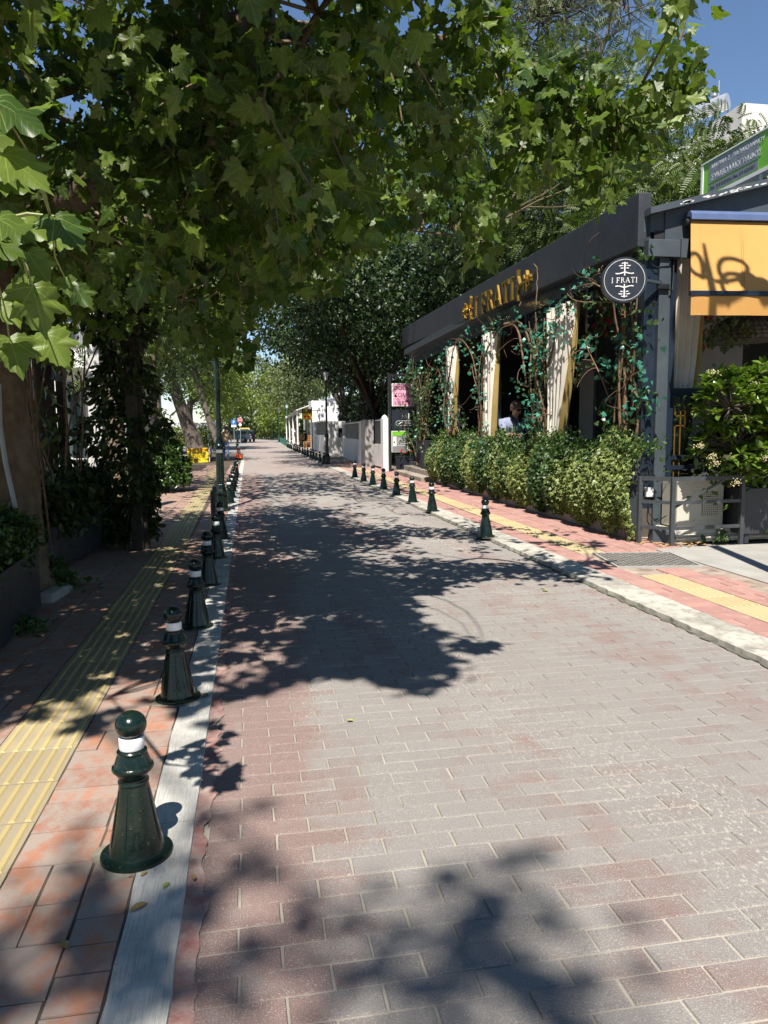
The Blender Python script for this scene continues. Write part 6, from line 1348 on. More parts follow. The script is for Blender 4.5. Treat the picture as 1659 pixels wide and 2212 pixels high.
MB().box((-1.80, 3.4, za - .1), (-1.62, 5.75, za + .1)).build('branch_core', 'bark_dark', t); box_plant(t, (-1.95, 3.4, za - .02), (-1.58, 5.76, za + .2), 'oval', .042, 11000, 'box_leaf', 200, .5, .04)
zc2 = a2[2]
t = thing('vine_shrub', 'leafy vine hanging over the second black planter', 'shrub', (-1.9, 8.3, .5)); box_plant(t, (-2.35, 7.4, zc2 - .02), (-1.74, 9.2, zc2 + .3), 'oval', .09, 5200, 'creeper_leaf', 150, .5, .08, .4)
P = np.stack([RNG.uniform(-2.6, -1.7, 700), RNG.uniform(7.4, 9.3, 700), RNG.uniform(.7, 2.7, 700)], 1); k_ = (np.sin(P[:, 0] * 9 + 1) + np.sin(P[:, 1] * 7) + np.sin(P[:, 2] * 1.3) > .55); P = P[k_]
foliage(t, 'oval', P, leaf_frames(P, unit(len(P)) * .4, .9, .2), RNG.uniform(.08, .13, len(P)), 'creeper_leaf', mass='hanging_shoots')
mb = MB()
for k in range(26):
    x, y_ = RNG.uniform(-2.5, -1.75), RNG.uniform(7.3, 9.2); mb.tube(wobble((x, y_, .4), (x + RNG.normal(0, .15), y_ + RNG.normal(0, .15), RNG.uniform(1.6, 3.0)), 7, .05), [.009] * 8, 5, False)
for k in range(4): x = -1.90 + .04 * k; mb.tube(wobble((x, 7.0 + .05 * k, .1), (x - .08, 7.05, 3.0), 9, .02), [.010] * 10, 6, False)
mb.build('stems', 'vine_bark', t)['kind'] = 'stuff'
# ivy on the post
n_ = 6500; a = RNG.uniform(0, 6.283, n_); z = RNG.uniform(.12, 3.7, n_); r = (.20 + .08 * np.sin(z * 5 + a * 2) + .06 * np.sin(z * 11)) * np.where(z < .45, .5 + z, 1) + RNG.normal(0, .04, n_) + .1 * (z > .8) * (np.sin(z * 2.1) > 0)
P = np.stack([ip[0] - .12 + r * 1.15 * np.cos(a), ip[1] + .12 + r * np.sin(a), z], 1); O = np.stack([np.cos(a), np.sin(a), 0 * a], 1)
foliage(ivy_post, 'oval', P, leaf_frames(P, O, .7, .25), RNG.uniform(.06, .115, n_), 'creeper_leaf', None, 200)
# bush beyond the ivy post, with two slim stems
t = thing('pavement_bush', 'sunlit rounded bush at the edge of the left pavement', 'shrub', (-1.9, 16.8, 0))
MB().lathe([(.2, .05), (.4, .4), (.42, .9), (.2, 1.2)], 10, (-1.95, 17.0, 0)).build('branch_core', 'bark_dark', t)
v = unit(9000); v[:, 2] = np.abs(v[:, 2]) * 1.0; P = np.array([-1.95, 17.0, .15]) + v * np.array([.62, .7, 1.15]) * RNG.uniform(.75, 1.08, (9000, 1)) + .06 * np.sin(v * 23); P[:, 2] = np.maximum(P[:, 2], .06)
foliage(t, 'oval', P, leaf_frames(P, v, .1, .5), RNG.uniform(.06, .10, 9000), 'box_leaf', None, 60)
for k, (x0_, y0_, x1_, z1_) in enumerate(((-2.1, 17.2, -1.9, 4.2), (-2.3, 17.6, -2.5, 4.0))): MB().tube(wobble((x0_, y0_, 0), (x1_, y0_, z1_), 8, .03), [.05, .048, .045, .042, .04, .036, .03, .025, .02], 8).build('stem', 'bark_plane', t, 60)
P = np.array([-2.1, 17.3, 3.4]) + RNG.normal(size=(420, 3)) * [.7, .6, .8]; foliage(t, 'pinnate', P, leaf_frames(P, unit(420), .4, .5), RNG.uniform(.25, .4, 420), 'ailanthus_leaf', mass='upper_leaves')
# weeds at the planter foot
def weed(cx, cy, r, h, n, label, sz=.05, m='weed_leaf'):
    t = thing('weed', label, 'weed', (cx, cy, 0)); v = RNG.normal(size=(n, 2)) * r * .5; z = h * RNG.random(n) ** .8 * np.exp(-(v ** 2).sum(1) / (r * r)); P = np.stack([cx + v[:, 0], cy + v[:, 1], .02 + z], 1); O = np.concatenate([v / (np.linalg.norm(v, axis=1, keepdims=True) + 1e-6), np.zeros((n, 1))], 1)
    foliage(t, 'oval', P, leaf_frames(P, O, .2, .8), sz * RNG.uniform(.6, 1.3, n), m, None, 40 if n > 250 else 0)
    mb = MB(); [mb.tube([(cx + RNG.normal(0, .01), cy + RNG.normal(0, .01), 0), (p[0], p[1], p[2])], [.003, .002], 4, False) for p in P[::12]]; mb.build('stems', 'petiole', t)['kind'] = 'stuff'
weed(-1.70, 6.5, .25, .30, 700, 'leafy weed clump growing between the two black planters', .06)
p = G(50, 1372); weed(p[0] - .03, p[1] + .05, .16, .12, 260, 'low weed tuft under the nearest black planter', .045)
for px, py, lb in ((1520, 1168, 'small weed sprouting behind the railing foot'), (1560, 1172, 'second tiny weed left of the railing end post')): p = G(px, py); weed(p[0], p[1] + .04, .06, .14, 60, lb, .05)

# ---- ivy hedge on the restaurant front
ih = thing('ivy_hedge', 'long variegated ivy hedge hanging over the restaurant planter', 'hedge', fw(5, .2, 0))
n_ = 46000; s = RNG.uniform(-.45, 9.7, n_); hgt = RNG.random(n_)
lobe = np.sin(s * 8.2 + .6 * np.sin(s * 3.1)) * .5 + .5; lobe2 = np.sin(s * 3.4 + 1.2) * .5 + .5
topz = 1.13 + .10 * np.sin(s * 2.9 + 1) + .07 * np.sin(s * 7.3) ; botz = .07 + .09 * (1 - lobe) * lobe2 + .03 * np.sin(s * 5); botz = np.where(s < 1.2, .07 + .10 * (1 - lobe), botz + .02)
z = botz + (topz - botz) * hgt; prof = np.sin(np.pi * np.clip(hgt, 0, 1) * .85 + .35)
d = .17 + (.09 + .16 * lobe + .05 * lobe2) * prof + RNG.normal(0, .025, n_)
onTop = RNG.random(n_) < .12; d = np.where(onTop, RNG.uniform(-.1, .3, n_), d); z = np.where(onTop, topz + RNG.normal(0, .04, n_), z)
P = np.stack([P0[0] + UU[0] * s + NN[0] * d, P0[1] + UU[1] * s + NN[1] * d, z], 1)
O = np.stack([np.full(n_, NN[0]), np.full(n_, NN[1]), np.zeros(n_)], 1) + np.stack([UU[0] * np.cos(s * 8.2) * -.5, UU[1] * np.cos(s * 8.2) * -.5, .3 * onTop], 1)
R = leaf_frames(P, O, .7, .45); S = np.where(s < 2, 1.15, 1.0) * RNG.uniform(.030, .058, n_)
vg = (np.sin(s * 4.1 + 2.2) + np.sin(s * 2.3) + RNG.normal(0, .5, n_) + (.9 * (s < .8)) + .5 * (1 - hgt)) > .25
boxy = onTop | (z > topz - .22) & (RNG.random(n_) < .7)
k1 = vg & ~boxy; k2 = ~vg & ~boxy; k3 = boxy
foliage(ih, 'ivy', P[k1], R[k1], S[k1], 'ivy_variegated', None, 150, mass='variegated_foliage'); foliage(ih, 'ivy', P[k2], R[k2], S[k2], 'ivy_green', None, 60, mass='green_foliage'); foliage(ih, 'oval', P[k3], R[k3], S[k3] * .9, 'box_leaf', None, 0, mass='box_foliage')
# ---- climbing vines with artificial ivy on each column
def climber(label, s0, w, ztop, n_st, n_lf, arch=(), teal=.6, spread=.3):
    t = thing('climbing_vine', label, 'vine', fw(s0, .12, .9), group='vines on the restaurant columns')
    sm = MB(); pts = []
    for k in range(n_st):
        sA = s0 + RNG.uniform(-w, w) * .5; sB = s0 + RNG.uniform(-w, w); zb_ = RNG.uniform(.9, 1.2); zt_ = RNG.uniform(ztop - .7, ztop); pth = wobble(fw(sA, RNG.uniform(.02, .2), zb_), fw(sB, RNG.uniform(.0, .2), zt_), 12, .045)
        r0 = RNG.uniform(.007, .026); sm.tube(pth, [r0 * (1 - .05 * i) for i in range(13)], 6, False); pts += pth
    for (sa, za_, sb_, zb_, r0) in arch:
        pth = wobble(fw(sa, .14, za_), fw(sb_, .14, zb_), 12, .05, .12); sm.tube(pth, [r0 * (1 - .06 * i) for i in range(13)], 7, False); pts += pth[2:] * 2
        for j in range(6):
            c_ = pth[int(RNG.integers(3, 12))]; e = c_ + np.array([NN[0] * .1, NN[1] * .1, 0]) + RNG.normal(size=3) * [.15, .35, .22]; sm.tube(wobble(c_, e, 6, .12), [.006, .005, .005, .004, .004, .003, .002], 5, False)
    sm.build('stems', 'vine_bark', t, 60)['kind'] = 'stuff'
    pts = np.array(pts); nc = max(6, n_lf // 14); cl = pts[RNG.integers(0, len(pts), nc)] + RNG.normal(size=(nc, 3)) * [.06, spread * .8, spread * .5]
    P = np.concatenate([c_ + RNG.normal(size=(14, 3)) * [.06, .10, .09] for c_ in cl]); P[:, 0] = np.where(P[:, 2] > 1.1, P[:, 0], P[:, 0] - .1)
    O = np.tile([NN[0], NN[1], .2], (len(P), 1)); R = leaf_frames(P, O, .5, .35); S = RNG.uniform(.04, .08, len(P)); tl = np.repeat(RNG.random(nc) < teal, 14)
    if tl.any(): foliage(t, 'ivy', P[tl], R[tl], S[tl], 'ivy_teal', None, 40, mass='teal_leaves')
    if (~tl).any(): foliage(t, 'ivy', P[~tl], R[~tl], S[~tl], 'ivy_green', None, 20, mass='green_leaves')
climber('vine with thick bare trunk climbing beside the near corner pillar', .25, .22, 3.2, 13, 620, ((.25, 2.6, 1.9, 3.15, .02), (.4, 2.9, 1.2, 3.2, .016), (.1, 1.1, .3, 2.3, .035), (.5, 1.6, 1.1, 2.5, .012)), .45)
climber('teal leaved vine with thick bent branch on the middle column', 2.9, .5, 3.15, 10, 900, ((2.7, 1.2, 4.4, 3.1, .03), (4.6, 3.1, 3.5, 2.0, .035), (3.3, 1.1, 2.5, 1.5, .03), (2.6, 2.2, 2.0, 3.1, .018)), .85, .26)
climber('teal leaved vine right of the second curtain from the far end', 6.0, .4, 3.2, 9, 560, ((6.0, 2.4, 4.9, 3.25, .02), (6.3, 2.2, 7.4, 3.2, .018), (6.0, 1.1, 6.6, 2.6, .02)), .8, .2)
climber('teal leaved vine on the column crossed by a pale stick', 8.7, .5, 3.2, 9, 600, ((8.8, 2.3, 7.6, 3.2, .02), (8.4, 1.15, 7.6, 1.75, .014), (9.0, 2.0, 9.8, 2.8, .014)), .75, .2)
climber('dark tangled vine at the far end before the sign boards', 11.6, .9, 3.1, 16, 1500, ((12.2, .3, 13.3, 1.6, .02), (11.4, 1.4, 12.6, 2.9, .02), (12.8, 2.3, 12.6, 3.3, .02)), .12, .5)
sk = thing('bare_stick', 'pale bare stick leaning across the far curtain above the hedge', 'branch', fw(7.5, .2, 1.05)); MB().tube(wobble(fw(7.2, .2, 1.0), fw(8.4, .16, 1.78), 8, .02), [.016] * 9, 7).build('stick', 'twig', sk, 60)
for k, (s0, z0, s1, z1) in enumerate(((4.05, 3.75, 3.8, 3.3), (3.2, 3.85, 3.05, 3.15), (1.25, 3.35, .75, 3.25))):
    t = thing('bare_tendril', ['bare crooked tendril hanging beside the gold leaf ornament', 'long bare tendril dangling down the fascia right of the letters', 'short pale tendril poking out below the round sign'][k], 'branch', fw(s0, .2, z0), group='bare tendrils on the fascia')
    mb = MB(); pth = wobble(fw(s0, .14, z0), fw(s1, .16, z1), 12, .06); pth = [p + RNG.normal(size=3) * [.005, .03, .02] for p in pth]; mb.tube(pth, [.008] * 13, 5); mb.build('tendril', 'twig', t, 60)
# red hanging flowers in the near bay and under the awning
def flower(c, s_, t, m='red_petal'):
    mb = MB()
    for k in range(5):
        a = k * 1.2566; mb._add([(c[0], c[1], c[2]), (c[0] + s_ * .5 * math.cos(a - .5), c[1] - s_ * .2, c[2] + s_ * .5 * math.sin(a - .5)), (c[0] + s_ * math.cos(a), c[1] - s_ * .05, c[2] + s_ * math.sin(a)), (c[0] + s_ * .5 * math.cos(a + .5), c[1] - s_ * .2, c[2] + s_ * .5 * math.sin(a + .5))], [(0, 1, 2, 3)])
    mb.build('blossom', m, t)
t = thing('flower_garland', 'red artificial flowers hanging inside the nearest open bay', 'flowers', fw(1.2, -.3, 2.6))
for k in range(26): flower(fw(RNG.uniform(.7, 2.0), RNG.uniform(-.5, -.2), RNG.uniform(2.55, 2.95) - .0), RNG.uniform(.03, .06), t)
P = np.array([fw(RNG.uniform(.6, 2.1), RNG.uniform(-.6, -.2), RNG.uniform(2.5, 3.1)) for _ in range(300)]); foliage(t, 'oval', P, leaf_frames(P, unit(300), .8, .2), RNG.uniform(.06, .11, 300), 'ivy_green')
t = thing('flower_garland', 'red flowers with grey foliage hanging behind the awning valance', 'flowers', (5.5, 8.6, 2.5))
for k in range(22): flower((RNG.uniform(5.15, 5.65), RNG.uniform(8.4, 8.7), RNG.uniform(2.3, 2.75)), RNG.uniform(.03, .06), t)
P = np.stack([RNG.uniform(5.1, 6.2, 420), RNG.uniform(8.4, 8.8, 420), RNG.uniform(2.3, 2.9, 420)], 1); foliage(t, 'oval', P, leaf_frames(P, unit(420), .9, .2), RNG.uniform(.06, .11, 420), 'olive_leaf')
# ---- flowering bush in front of the window
p = (5.62, 7.72); pb = thing('planter_box', 'dark planter box at the right edge under the glossy bush', 'planter', (p[0], p[1], 0)); MB().box((5.38, 7.44, .10), (7.0, 7.86, .62)).build('box', 'planter_black', pb, bevel=.01); [MB().box((x, 7.46, 0), (x + .05, 7.52, .098)).build('foot', 'planter_black', pb) for x in (5.42, 6.4)]
vb = thing('viburnum_bush', 'glossy green bush with cream flower heads at the right edge', 'shrub', (5.65, 7.55, .6))
C_ = [(5.55, 7.48, 1.25, .62, .42, .62), (5.25, 7.42, 1.05, .45, .36, .42), (5.9, 7.5, 1.5, .6, .45, .5), (5.6, 7.42, .85, .5, .36, .3), (5.02, 7.22, 1.5, .34, .28, .38), (5.5, 7.2, 1.62, .4, .3, .32)]
PP, OO = [], []
mbs = MB()
for l in C_:
    for k in range(95):
        v = unit(1)[0]; v[2] = abs(v[2]) * random.choice((1, 1, -.6)); c_ = np.array(l[:3]) + v * np.array(l[3:]) * RNG.uniform(.75, 1.08)
        nn = 8; a = RNG.uniform(0, 6.28) + np.arange(nn) * 2.4; o_ = np.stack([np.cos(a), np.sin(a), np.linspace(-.2, .9, nn)], 1); PP.append(c_ + o_ * .018); OO.append(o_ * .8 + v * .5)
        mbs.tube([np.array(l[:3]) + v * np.array(l[3:]) * .1, c_], [.006, .003], 4, False)
P = np.concatenate(PP); O = np.concatenate(OO); tip = O + RNG.normal(size=O.shape) * .25; nr = np.zeros_like(tip); nr[:, 2] = 1; nr += RNG.normal(size=O.shape) * .25 - O * .3
foliage(vb, 'oval', P, frames(tip, nr), RNG.uniform(.075, .13, len(P)), 'viburnum_leaf', None, 300, RNG.uniform(.2, 1.2, len(P)))
P2 = np.array([5.6, 7.62, 1.1]) + RNG.normal(size=(900, 3)) * [.34, .14, .3]; foliage(vb, 'oval', P2, leaf_frames(P2, unit(900), .3, .5), RNG.uniform(.07, .11, 900), 'box_leaf', mass='inner_leaves')
mbs.build('twigs', 'bark_grey', vb)['kind'] = 'stuff'
mat('cream_bloom', (0.66, 0.58, 0.36), 0.8, (0.5, 0.42, 0.2), 60, 0.3, 120)
for px, py in ((1541, 805), (1510, 962), (1540, 985), (1571, 985), (1592, 1042), (1632, 830), (1650, 990), (1545, 1000), (1610, 905)):
    c_ = atY(px, py, 7.02); mb = MB()
    for k in range(34): v = RNG.normal(size=3) * [.030, .018, .018]; mb.lathe([(0, -.006), (.0065, 0), (0, .006)], 5, c_ + v)
    mb.build('flower_head', 'cream_bloom', vb)['kind'] = 'stuff'

# ---- unseen trees added behind the viewer to close off the low sky
for b_, lo_, lb in (((-4.4, -5.5), [(-4.4, -5.5, 5.5, 2.2, 2.6, 2.6), (-5.2, -2.2, 4.6, 1.8, 2.4, 2.2)], 'broad tree added behind the viewer at left to block low sky'), ((8.2, -2.5), [(8.2, -2.5, 5.5, 2.4, 3.4, 3.0), (9.2, 2.0, 5.0, 2.0, 2.6, 2.6)], 'broad tree added behind the viewer at right to block low sky'), ((.5, -13), [(-.5, -13, 5.5, 3.6, 2.2, 3.4), (4.4, -12, 5.5, 3.0, 2.2, 3.4)], 'broad tree added far behind the viewer to block low sky')):
    tree('broadleaf_tree', lb, b_, lo_, 'diamond', .26, 5200, 'dark_leaf', 'bark_grey', .2, 'trees along the street', clump=.5, per=50)
# ------------------------------------------------------------------ interior things and people
wl_ = thing('wicker_lamp', 'large domed wicker lamp shade hanging behind the awning', 'lamp', (5.75, 9.0, 2.3))
lc = atY(1622, 735, 8.75); prof = [(.05, .34), (.2, .31), (.33, .22), (.42, .1), (.45, 0)]
mb = MB(); nk = 30
for i in range(nk): a = 2 * math.pi * i / nk; mb.tube([(lc[0] + r * math.cos(a), 8.9 + r * math.sin(a), lc[2] + z) for r, z in prof], .006, 5, False)
for r, z in [(.45, 0), (.44, .05), (.42, .1), (.385, .15), (.34, .21), (.27, .265), (.2, .31), (.1, .33)]: mb.tube([(lc[0] + r * math.cos(a), 8.9 + r * math.sin(a), lc[2] + z) for a in np.linspace(0, 6.2832, 25)], .007, 5, False)
mb.build('woven_shade', 'wicker', wl_, True); MB().lathe([(.03, .25), (.06, .2), (.05, .12), (.0, .1)], 12, (lc[0], 8.9, lc[2])).build('bulb', 'lamp_glass', wl_, True); MB().bar((lc[0], 8.9, lc[2] + .33), (lc[0], 8.9, 3.36), .015, .015).build('cord', 'black_metal', wl_)
mat('lining', (0.42, 0.36, 0.28), 0.6, (0.2, 0.16, 0.12), 30, 0.2); MB().lathe([(.04, .325), (.19, .295), (.315, .21), (.405, .095), (.435, .005)], 30, (lc[0], 8.9, lc[2])).build('glass_lining', 'lining', wl_, True)
mat('table_dark', (0.05, 0.035, 0.028), 0.4, None, 4, 0.05); mat('cushion', (0.22, 0.20, 0.18), 0.9, None, 6, 0.1)
def dining(sx, d, label):
    t = thing('dining_table', label, 'table', fw(sx, d, FZ), group='tables inside the restaurant'); fbox(MB(), sx - .4, sx + .4, d - .35, d + .35, 1.06, 1.10).build('top', 'table_dark', t)
    for a, b in ((-.35, -.3), (.35, -.3), (-.35, .3), (.35, .3)): fbox(MB(), sx + a - .025, sx + a + .025, d + b - .025, d + b + .025, FZ, 1.059).build('leg', 'table_dark', t)
    w = thing('dinner_plate', 'white plate on ' + label.replace('dark dining table', 'the dark table'), 'plate', fw(sx, d, 1.1)); p = fw(sx, d, 1.1); MB().lathe([(0, .004), (.07, .004), (.12, .02), (.12, .024), (.0, .01)], 20, p).build('plate', 'plain_white', w, True)
dining(1.2, -.7, 'dark dining table in the nearest open bay'); dining(7.4, -.9, 'dark dining table in the third open bay'); dining(3.85, -.85, 'dark dining table in front of the seated woman')
t = thing('basket', 'round basket of bread on the nearest dining table', 'basket', fw(1.4, -.6, 1.1)); pz = fw(1.45, -.55, 1.1); MB().lathe([(.0, 0), (.11, 0), (.13, .13), (.12, .13), (.1, .02)], 18, pz).build('weave', 'wicker', t, True); [MB().lathe([(0, 0), (.035, .02), (.03, .05), (0, .06)], 8, pz + [RNG.normal(0, .04), RNG.normal(0, .04), .1]).build('bread', 'chair_wood', t, True) for _ in range(7)]
t = thing('vase', 'patterned white vase behind the front window', 'vase', (5.2, 8.5, 1.0)); vz = atY(1500, 950, 8.6); MB().lathe([(0, 0), (.09, 0), (.11, .05), (.11, .2), (.09, .24), (.085, .24)], 18, (vz[0], 8.6, .98)).build('body', 'plain_white', t, True); MB().box((4.97, 8.4, .93), (5.9, 8.95, .975)).build('shelf', 'wood_brown', t)
t = thing('round_chair', 'rounded pale shell chair behind the front window', 'chair', (5.6, 8.7, .35)); MB().lathe([(.42, .45), (.40, .15), (.2, .02), (.0, .0)], 20, (5.75, 8.9, .45)).build('shell', 'cushion', t, True); MB().lathe([(.03, 0), (.03, .46)], 8, (5.75, 8.9, FZ)).build('leg', 'black_metal', t)

mat('skin', (0.52, 0.31, 0.22), 0.55, (0.46, 0.26, 0.18), 12, 0.05); mat('hair_brown', (0.10, 0.05, 0.028), 0.5, (0.06, 0.03, 0.018), 30, 0.5, 120, stretch=(1, 1, .3)); mat('hair_dark', (0.03, 0.022, 0.018), 0.5, (0.05, 0.035, 0.025), 30, 0.4, 120)
mat('blouse_blue', (0.27, 0.30, 0.42), 0.9, (0.21, 0.24, 0.35), 6, 0.15, 80); mat('collar_dark', (0.02, 0.02, 0.026), 0.8, None, 6, 0.1); mat('jacket_tan', (0.50, 0.37, 0.22), 0.9, (0.43, 0.31, 0.18), 5, 0.2, 80); mat('denim', (0.10, 0.17, 0.32), 0.9, (0.06, 0.11, 0.23), 5, 0.2, 100); mat('shirt_white', (0.78, 0.77, 0.75), 0.9, (0.7, 0.69, 0.67), 5, 0.15, 80); mat('cloth_navy', (0.02, 0.03, 0.07), 0.9, None, 5, 0.1); mat('shoe', (0.55, 0.52, 0.48), 0.7, None, 5, 0.1); mat('trouser_dark', (0.03, 0.03, 0.035), 0.9, None, 5, 0.1)
def person(label, loc, rz, J, E, regions, sc=1.0, hair=None, extra=None, group=None):
    """J: joints name -> (x, y, z, radius); E: bones; regions: bone -> material"""
    t = thing('person', label, 'person', loc, rz, group); names = list(J); idx = {k: i for i, k in enumerate(names)}
    me = bpy.data.meshes.new('body_skeleton'); me.from_pydata([tuple(c * sc for c in J[k][:3]) for k in names], [(idx[a], idx[b]) for a, b in E], []); ob = bpy.data.objects.new('body_skeleton', me); COL.objects.link(ob)
    sk = ob.modifiers.new('skin', 'SKIN'); sk.use_smooth_shade = True
    if not me.skin_vertices: ob.data.skin_vertices  # layer comes with the modifier
    sv = me.skin_vertices[0].data
    for k, i in idx.items():
        r = J[k][3]; r = (r, r) if not isinstance(r, tuple) else r; sv[i].radius = (r[0] * sc, r[1] * sc); sv[i].use_root = (k == 'pelvis')
    ss = ob.modifiers.new('sub', 'SUBSURF'); ss.levels = ss.render_levels = 2
    dg = bpy.context.evaluated_depsgraph_get(); dg.update(); bm_ = bpy.data.meshes.new_from_object(ob.evaluated_get(dg)); bpy.data.objects.remove(ob)
    bm_.name = 'body'; mats = sorted(set(regions.values())); bm_.materials.clear()
    for m in mats: bm_.materials.append(MATS[m])
    seg = [(np.array(J[a][:3]) * sc, np.array(J[b][:3]) * sc, mats.index(regions[(a, b)])) for a, b in E]
    for f in bm_.polygons:
        c = np.array(f.center); best, bi = 1e9, 0
        for a, b, k in seg:
            ab = b - a; u = np.clip((c - a) @ ab / (ab @ ab + 1e-9), 0, 1); dd = np.linalg.norm(a + ab * u - c)
            if dd < best: best, bi = dd, k
        f.material_index = bi; f.use_smooth = True
    o = link('body', bm_, t, False); return t
def head_parts(t, c, r, yaw, tilt, hair, long=False, glasses=False, sc=1.0):
    """hair cap, nose, ears on a head centred at c (local), facing yaw"""
    f = np.array([math.cos(yaw) * math.cos(tilt), math.sin(yaw) * math.cos(tilt), math.sin(tilt)]); s = np.array([-math.sin(yaw), math.cos(yaw), 0]); u = np.cross(f, s) * 1.0; u = np.cross(s, f) * -1.0 if np.cross(f, s)[2] < 0 else np.cross(f, s)
    mb = MB(); n = 18; vs = []
    rings = np.linspace(0, 1.0, 9)
    P_ = []
    for i, a in enumerate(rings):
        th_ = a * (2.0 if not long else 2.45)
        for k in range(n):
            ph = 2 * math.pi * k / n; front = max(0, math.cos(ph)); tt = th_ * (1 - .48 * front)
            v = u * math.cos(tt) + (f * math.cos(ph) + s * math.sin(ph)) * math.sin(tt); P_.append(tuple(c + v * r * np.array([1.0, 1.0, 1.14]) * (1.13 + .04 * math.sin(5 * ph + 3 * a)) - f * r * .06))
    mb._add(P_, [(i * n + k, i * n + (k + 1) % n, (i + 1) * n + (k + 1) % n, (i + 1) * n + k) for i in range(8) for k in range(n)]); mb.build('hair', hair, t, True, world=False)
    MB()._add([tuple(c + f * r * .93 + u * r * .12), tuple(c + f * r * 1.2 - u * r * .22), tuple(c + f * r * .93 - u * r * .28 + s * r * .16), tuple(c + f * r * .93 - u * r * .28 - s * r * .16)], [(0, 1, 2), (0, 3, 1), (1, 3, 2)]).build('nose', 'skin', t, world=False)
    MB().bar(c + f * r * .93 - u * r * .5 + s * r * .22, c + f * r * .93 - u * r * .5 - s * r * .22, r * .1, r * .09).build('mouth', 'red_petal' if long else 'skin', t, world=False)
    for sg in (-1, 1):
        MB().lathe([(0, -r * .22), (r * .12, -r * .1), (r * .13, r * .1), (0, r * .2)], 8, c + s * sg * r * .98).build('ear', 'skin', t, True, world=False)
        if glasses:
            MB().tube([c + f * r * .95 + s * sg * r * .14 + u * r * .1, c + f * r * 1.0 + s * sg * r * .42 + u * r * .08, c + f * r * .86 + s * sg * r * .70 + u * r * .1], [r * .15, r * .22, r * .14], 8).build('sunglass_lens', 'sign_black', t, True, world=False)
            MB().bar(c + f * r * .8 + s * sg * r * .78 + u * r * .12, c + s * sg * r * 1.03 + u * r * .1, r * .09, r * .09).build('sunglass_arm', 'sign_black', t, world=False)
        else: MB().lathe([(0, -r * .06), (r * .08, 0), (0, r * .06)], 8, c + f * r * .93 + s * sg * r * .34 + u * r * .1).build('eye', 'sign_black', t, True, world=False)
def hand(t, wrist, d, pal, sc=1.0):
    """palm with five curled fingers; d points along the hand, pal is the palm normal"""
    d = np.array(d, float) / np.linalg.norm(d); pal = np.array(pal, float); pal = pal - d * (pal @ d); pal /= np.linalg.norm(pal); s = np.cross(d, pal); w = np.array(wrist, float)
    mb = MB(); mb.tube([w, w + d * .03 * sc, w + d * .085 * sc], [.022 * sc, .033 * sc, .03 * sc], 10)
    for i, L in enumerate((.062, .074, .07, .054)):
        b = w + d * .078 * sc + s * (.030 - .02 * i) * sc; mb.tube([b, b + d * L * .45 * sc + pal * .006 * sc, b + d * L * .8 * sc + pal * .022 * sc, b + d * L * .95 * sc + pal * .042 * sc], [.0095 * sc, .009 * sc, .0085 * sc, .006 * sc], 7)
    b = w + d * .03 * sc + s * .03 * sc; mb.tube([b, b + (s * .7 + d * .6) * .03 * sc, b + (s * .6 + d) * .045 * sc + pal * .015 * sc], [.012 * sc, .011 * sc, .008 * sc], 7)
    mb.build('hand', 'skin', t, True, world=False)
E_ST = [('pelvis', 'waist'), ('waist', 'chest'), ('chest', 'neckb'), ('neckb', 'neck'), ('neck', 'head'), ('head', 'crown'), ('chest', 'shl'), ('shl', 'ell'), ('ell', 'wrl'), ('chest', 'shr'), ('shr', 'elr'), ('elr', 'wrr'), ('pelvis', 'hil'), ('hil', 'knl'), ('knl', 'anl'), ('anl', 'tol'), ('pelvis', 'hir'), ('hir', 'knr'), ('knr', 'anr'), ('anr', 'tor')]
def regs(shirt, arm, trouser, shoe='shoe'):
    d = {}
    for e in E_ST:
        a, b = e
        d[e] = shirt if a in ('pelvis', 'waist', 'chest') and b in ('waist', 'chest', 'neckb', 'shl', 'shr') else shirt if a in ('shl', 'shr') else arm if a in ('ell', 'elr') else 'skin' if a in ('neckb', 'neck', 'head') else shoe if a in ('anl', 'anr') else trouser
    return d
# local frame: x forward, y left
def standing(step=.0, arms=((.0, .0), (.0, .0)), slim=1.0):
    return {'pelvis': (0, 0, .93, (.15 * slim, .11)), 'waist': (0, 0, 1.08, (.145 * slim, .105)), 'chest': (0, 0, 1.30, (.17 * slim, .115)), 'neckb': (-.01, 0, 1.44, (.075, .065)), 'neck': (0, 0, 1.50, .052), 'head': (.015, 0, 1.60, (.074, .086)), 'crown': (.01, 0, 1.68, (.066, .078)),
            'shl': (-.01, .19, 1.38, .062), 'ell': (-.05 + arms[0][0] * .5, .25, 1.12, .05), 'wrl': (arms[0][0], .25, .90 + arms[0][1], .036), 'shr': (-.01, -.19, 1.38, .062), 'elr': (-.05 + arms[1][0] * .5, -.25, 1.12, .05), 'wrr': (arms[1][0], -.25, .90 + arms[1][1], .036),
            'hil': (0, .09, .88, .095), 'knl': (step * .55 + .03, .095, .49, .066), 'anl': (step, .10, .09, .046), 'tol': (step + .15, .11, .035, .036), 'hir': (0, -.09, .88, .095), 'knr': (-step * .35 + .03, -.095, .49, .066), 'anr': (-step, -.10, .09 + .04 * (step > 0), .046), 'tor': (-step + .14, -.11, .035 + .01 * (step > 0), .036)}
mp_ = G(489, 996)
J = standing(.22, ((-.12, .05), (.16, .04)), 1.12); sc_ = 1.58 / 1.75
m1 = person('man in tan jacket and jeans walking away on left pavement', mp_, math.pi / 2, J, E_ST, regs('jacket_tan', 'jacket_tan', 'denim'), sc_)
head_parts(m1, np.array([.015, 0, 1.615]) * sc_, .096 * sc_, 0, 0, 'hair_dark'); hand(m1, np.array(J['wrl'][:3]) * sc_, (-.1, 0, -1), (0, -1, 0), sc_); hand(m1, np.array(J['wrr'][:3]) * sc_, (.15, 0, -1), (0, 1, 0), sc_)
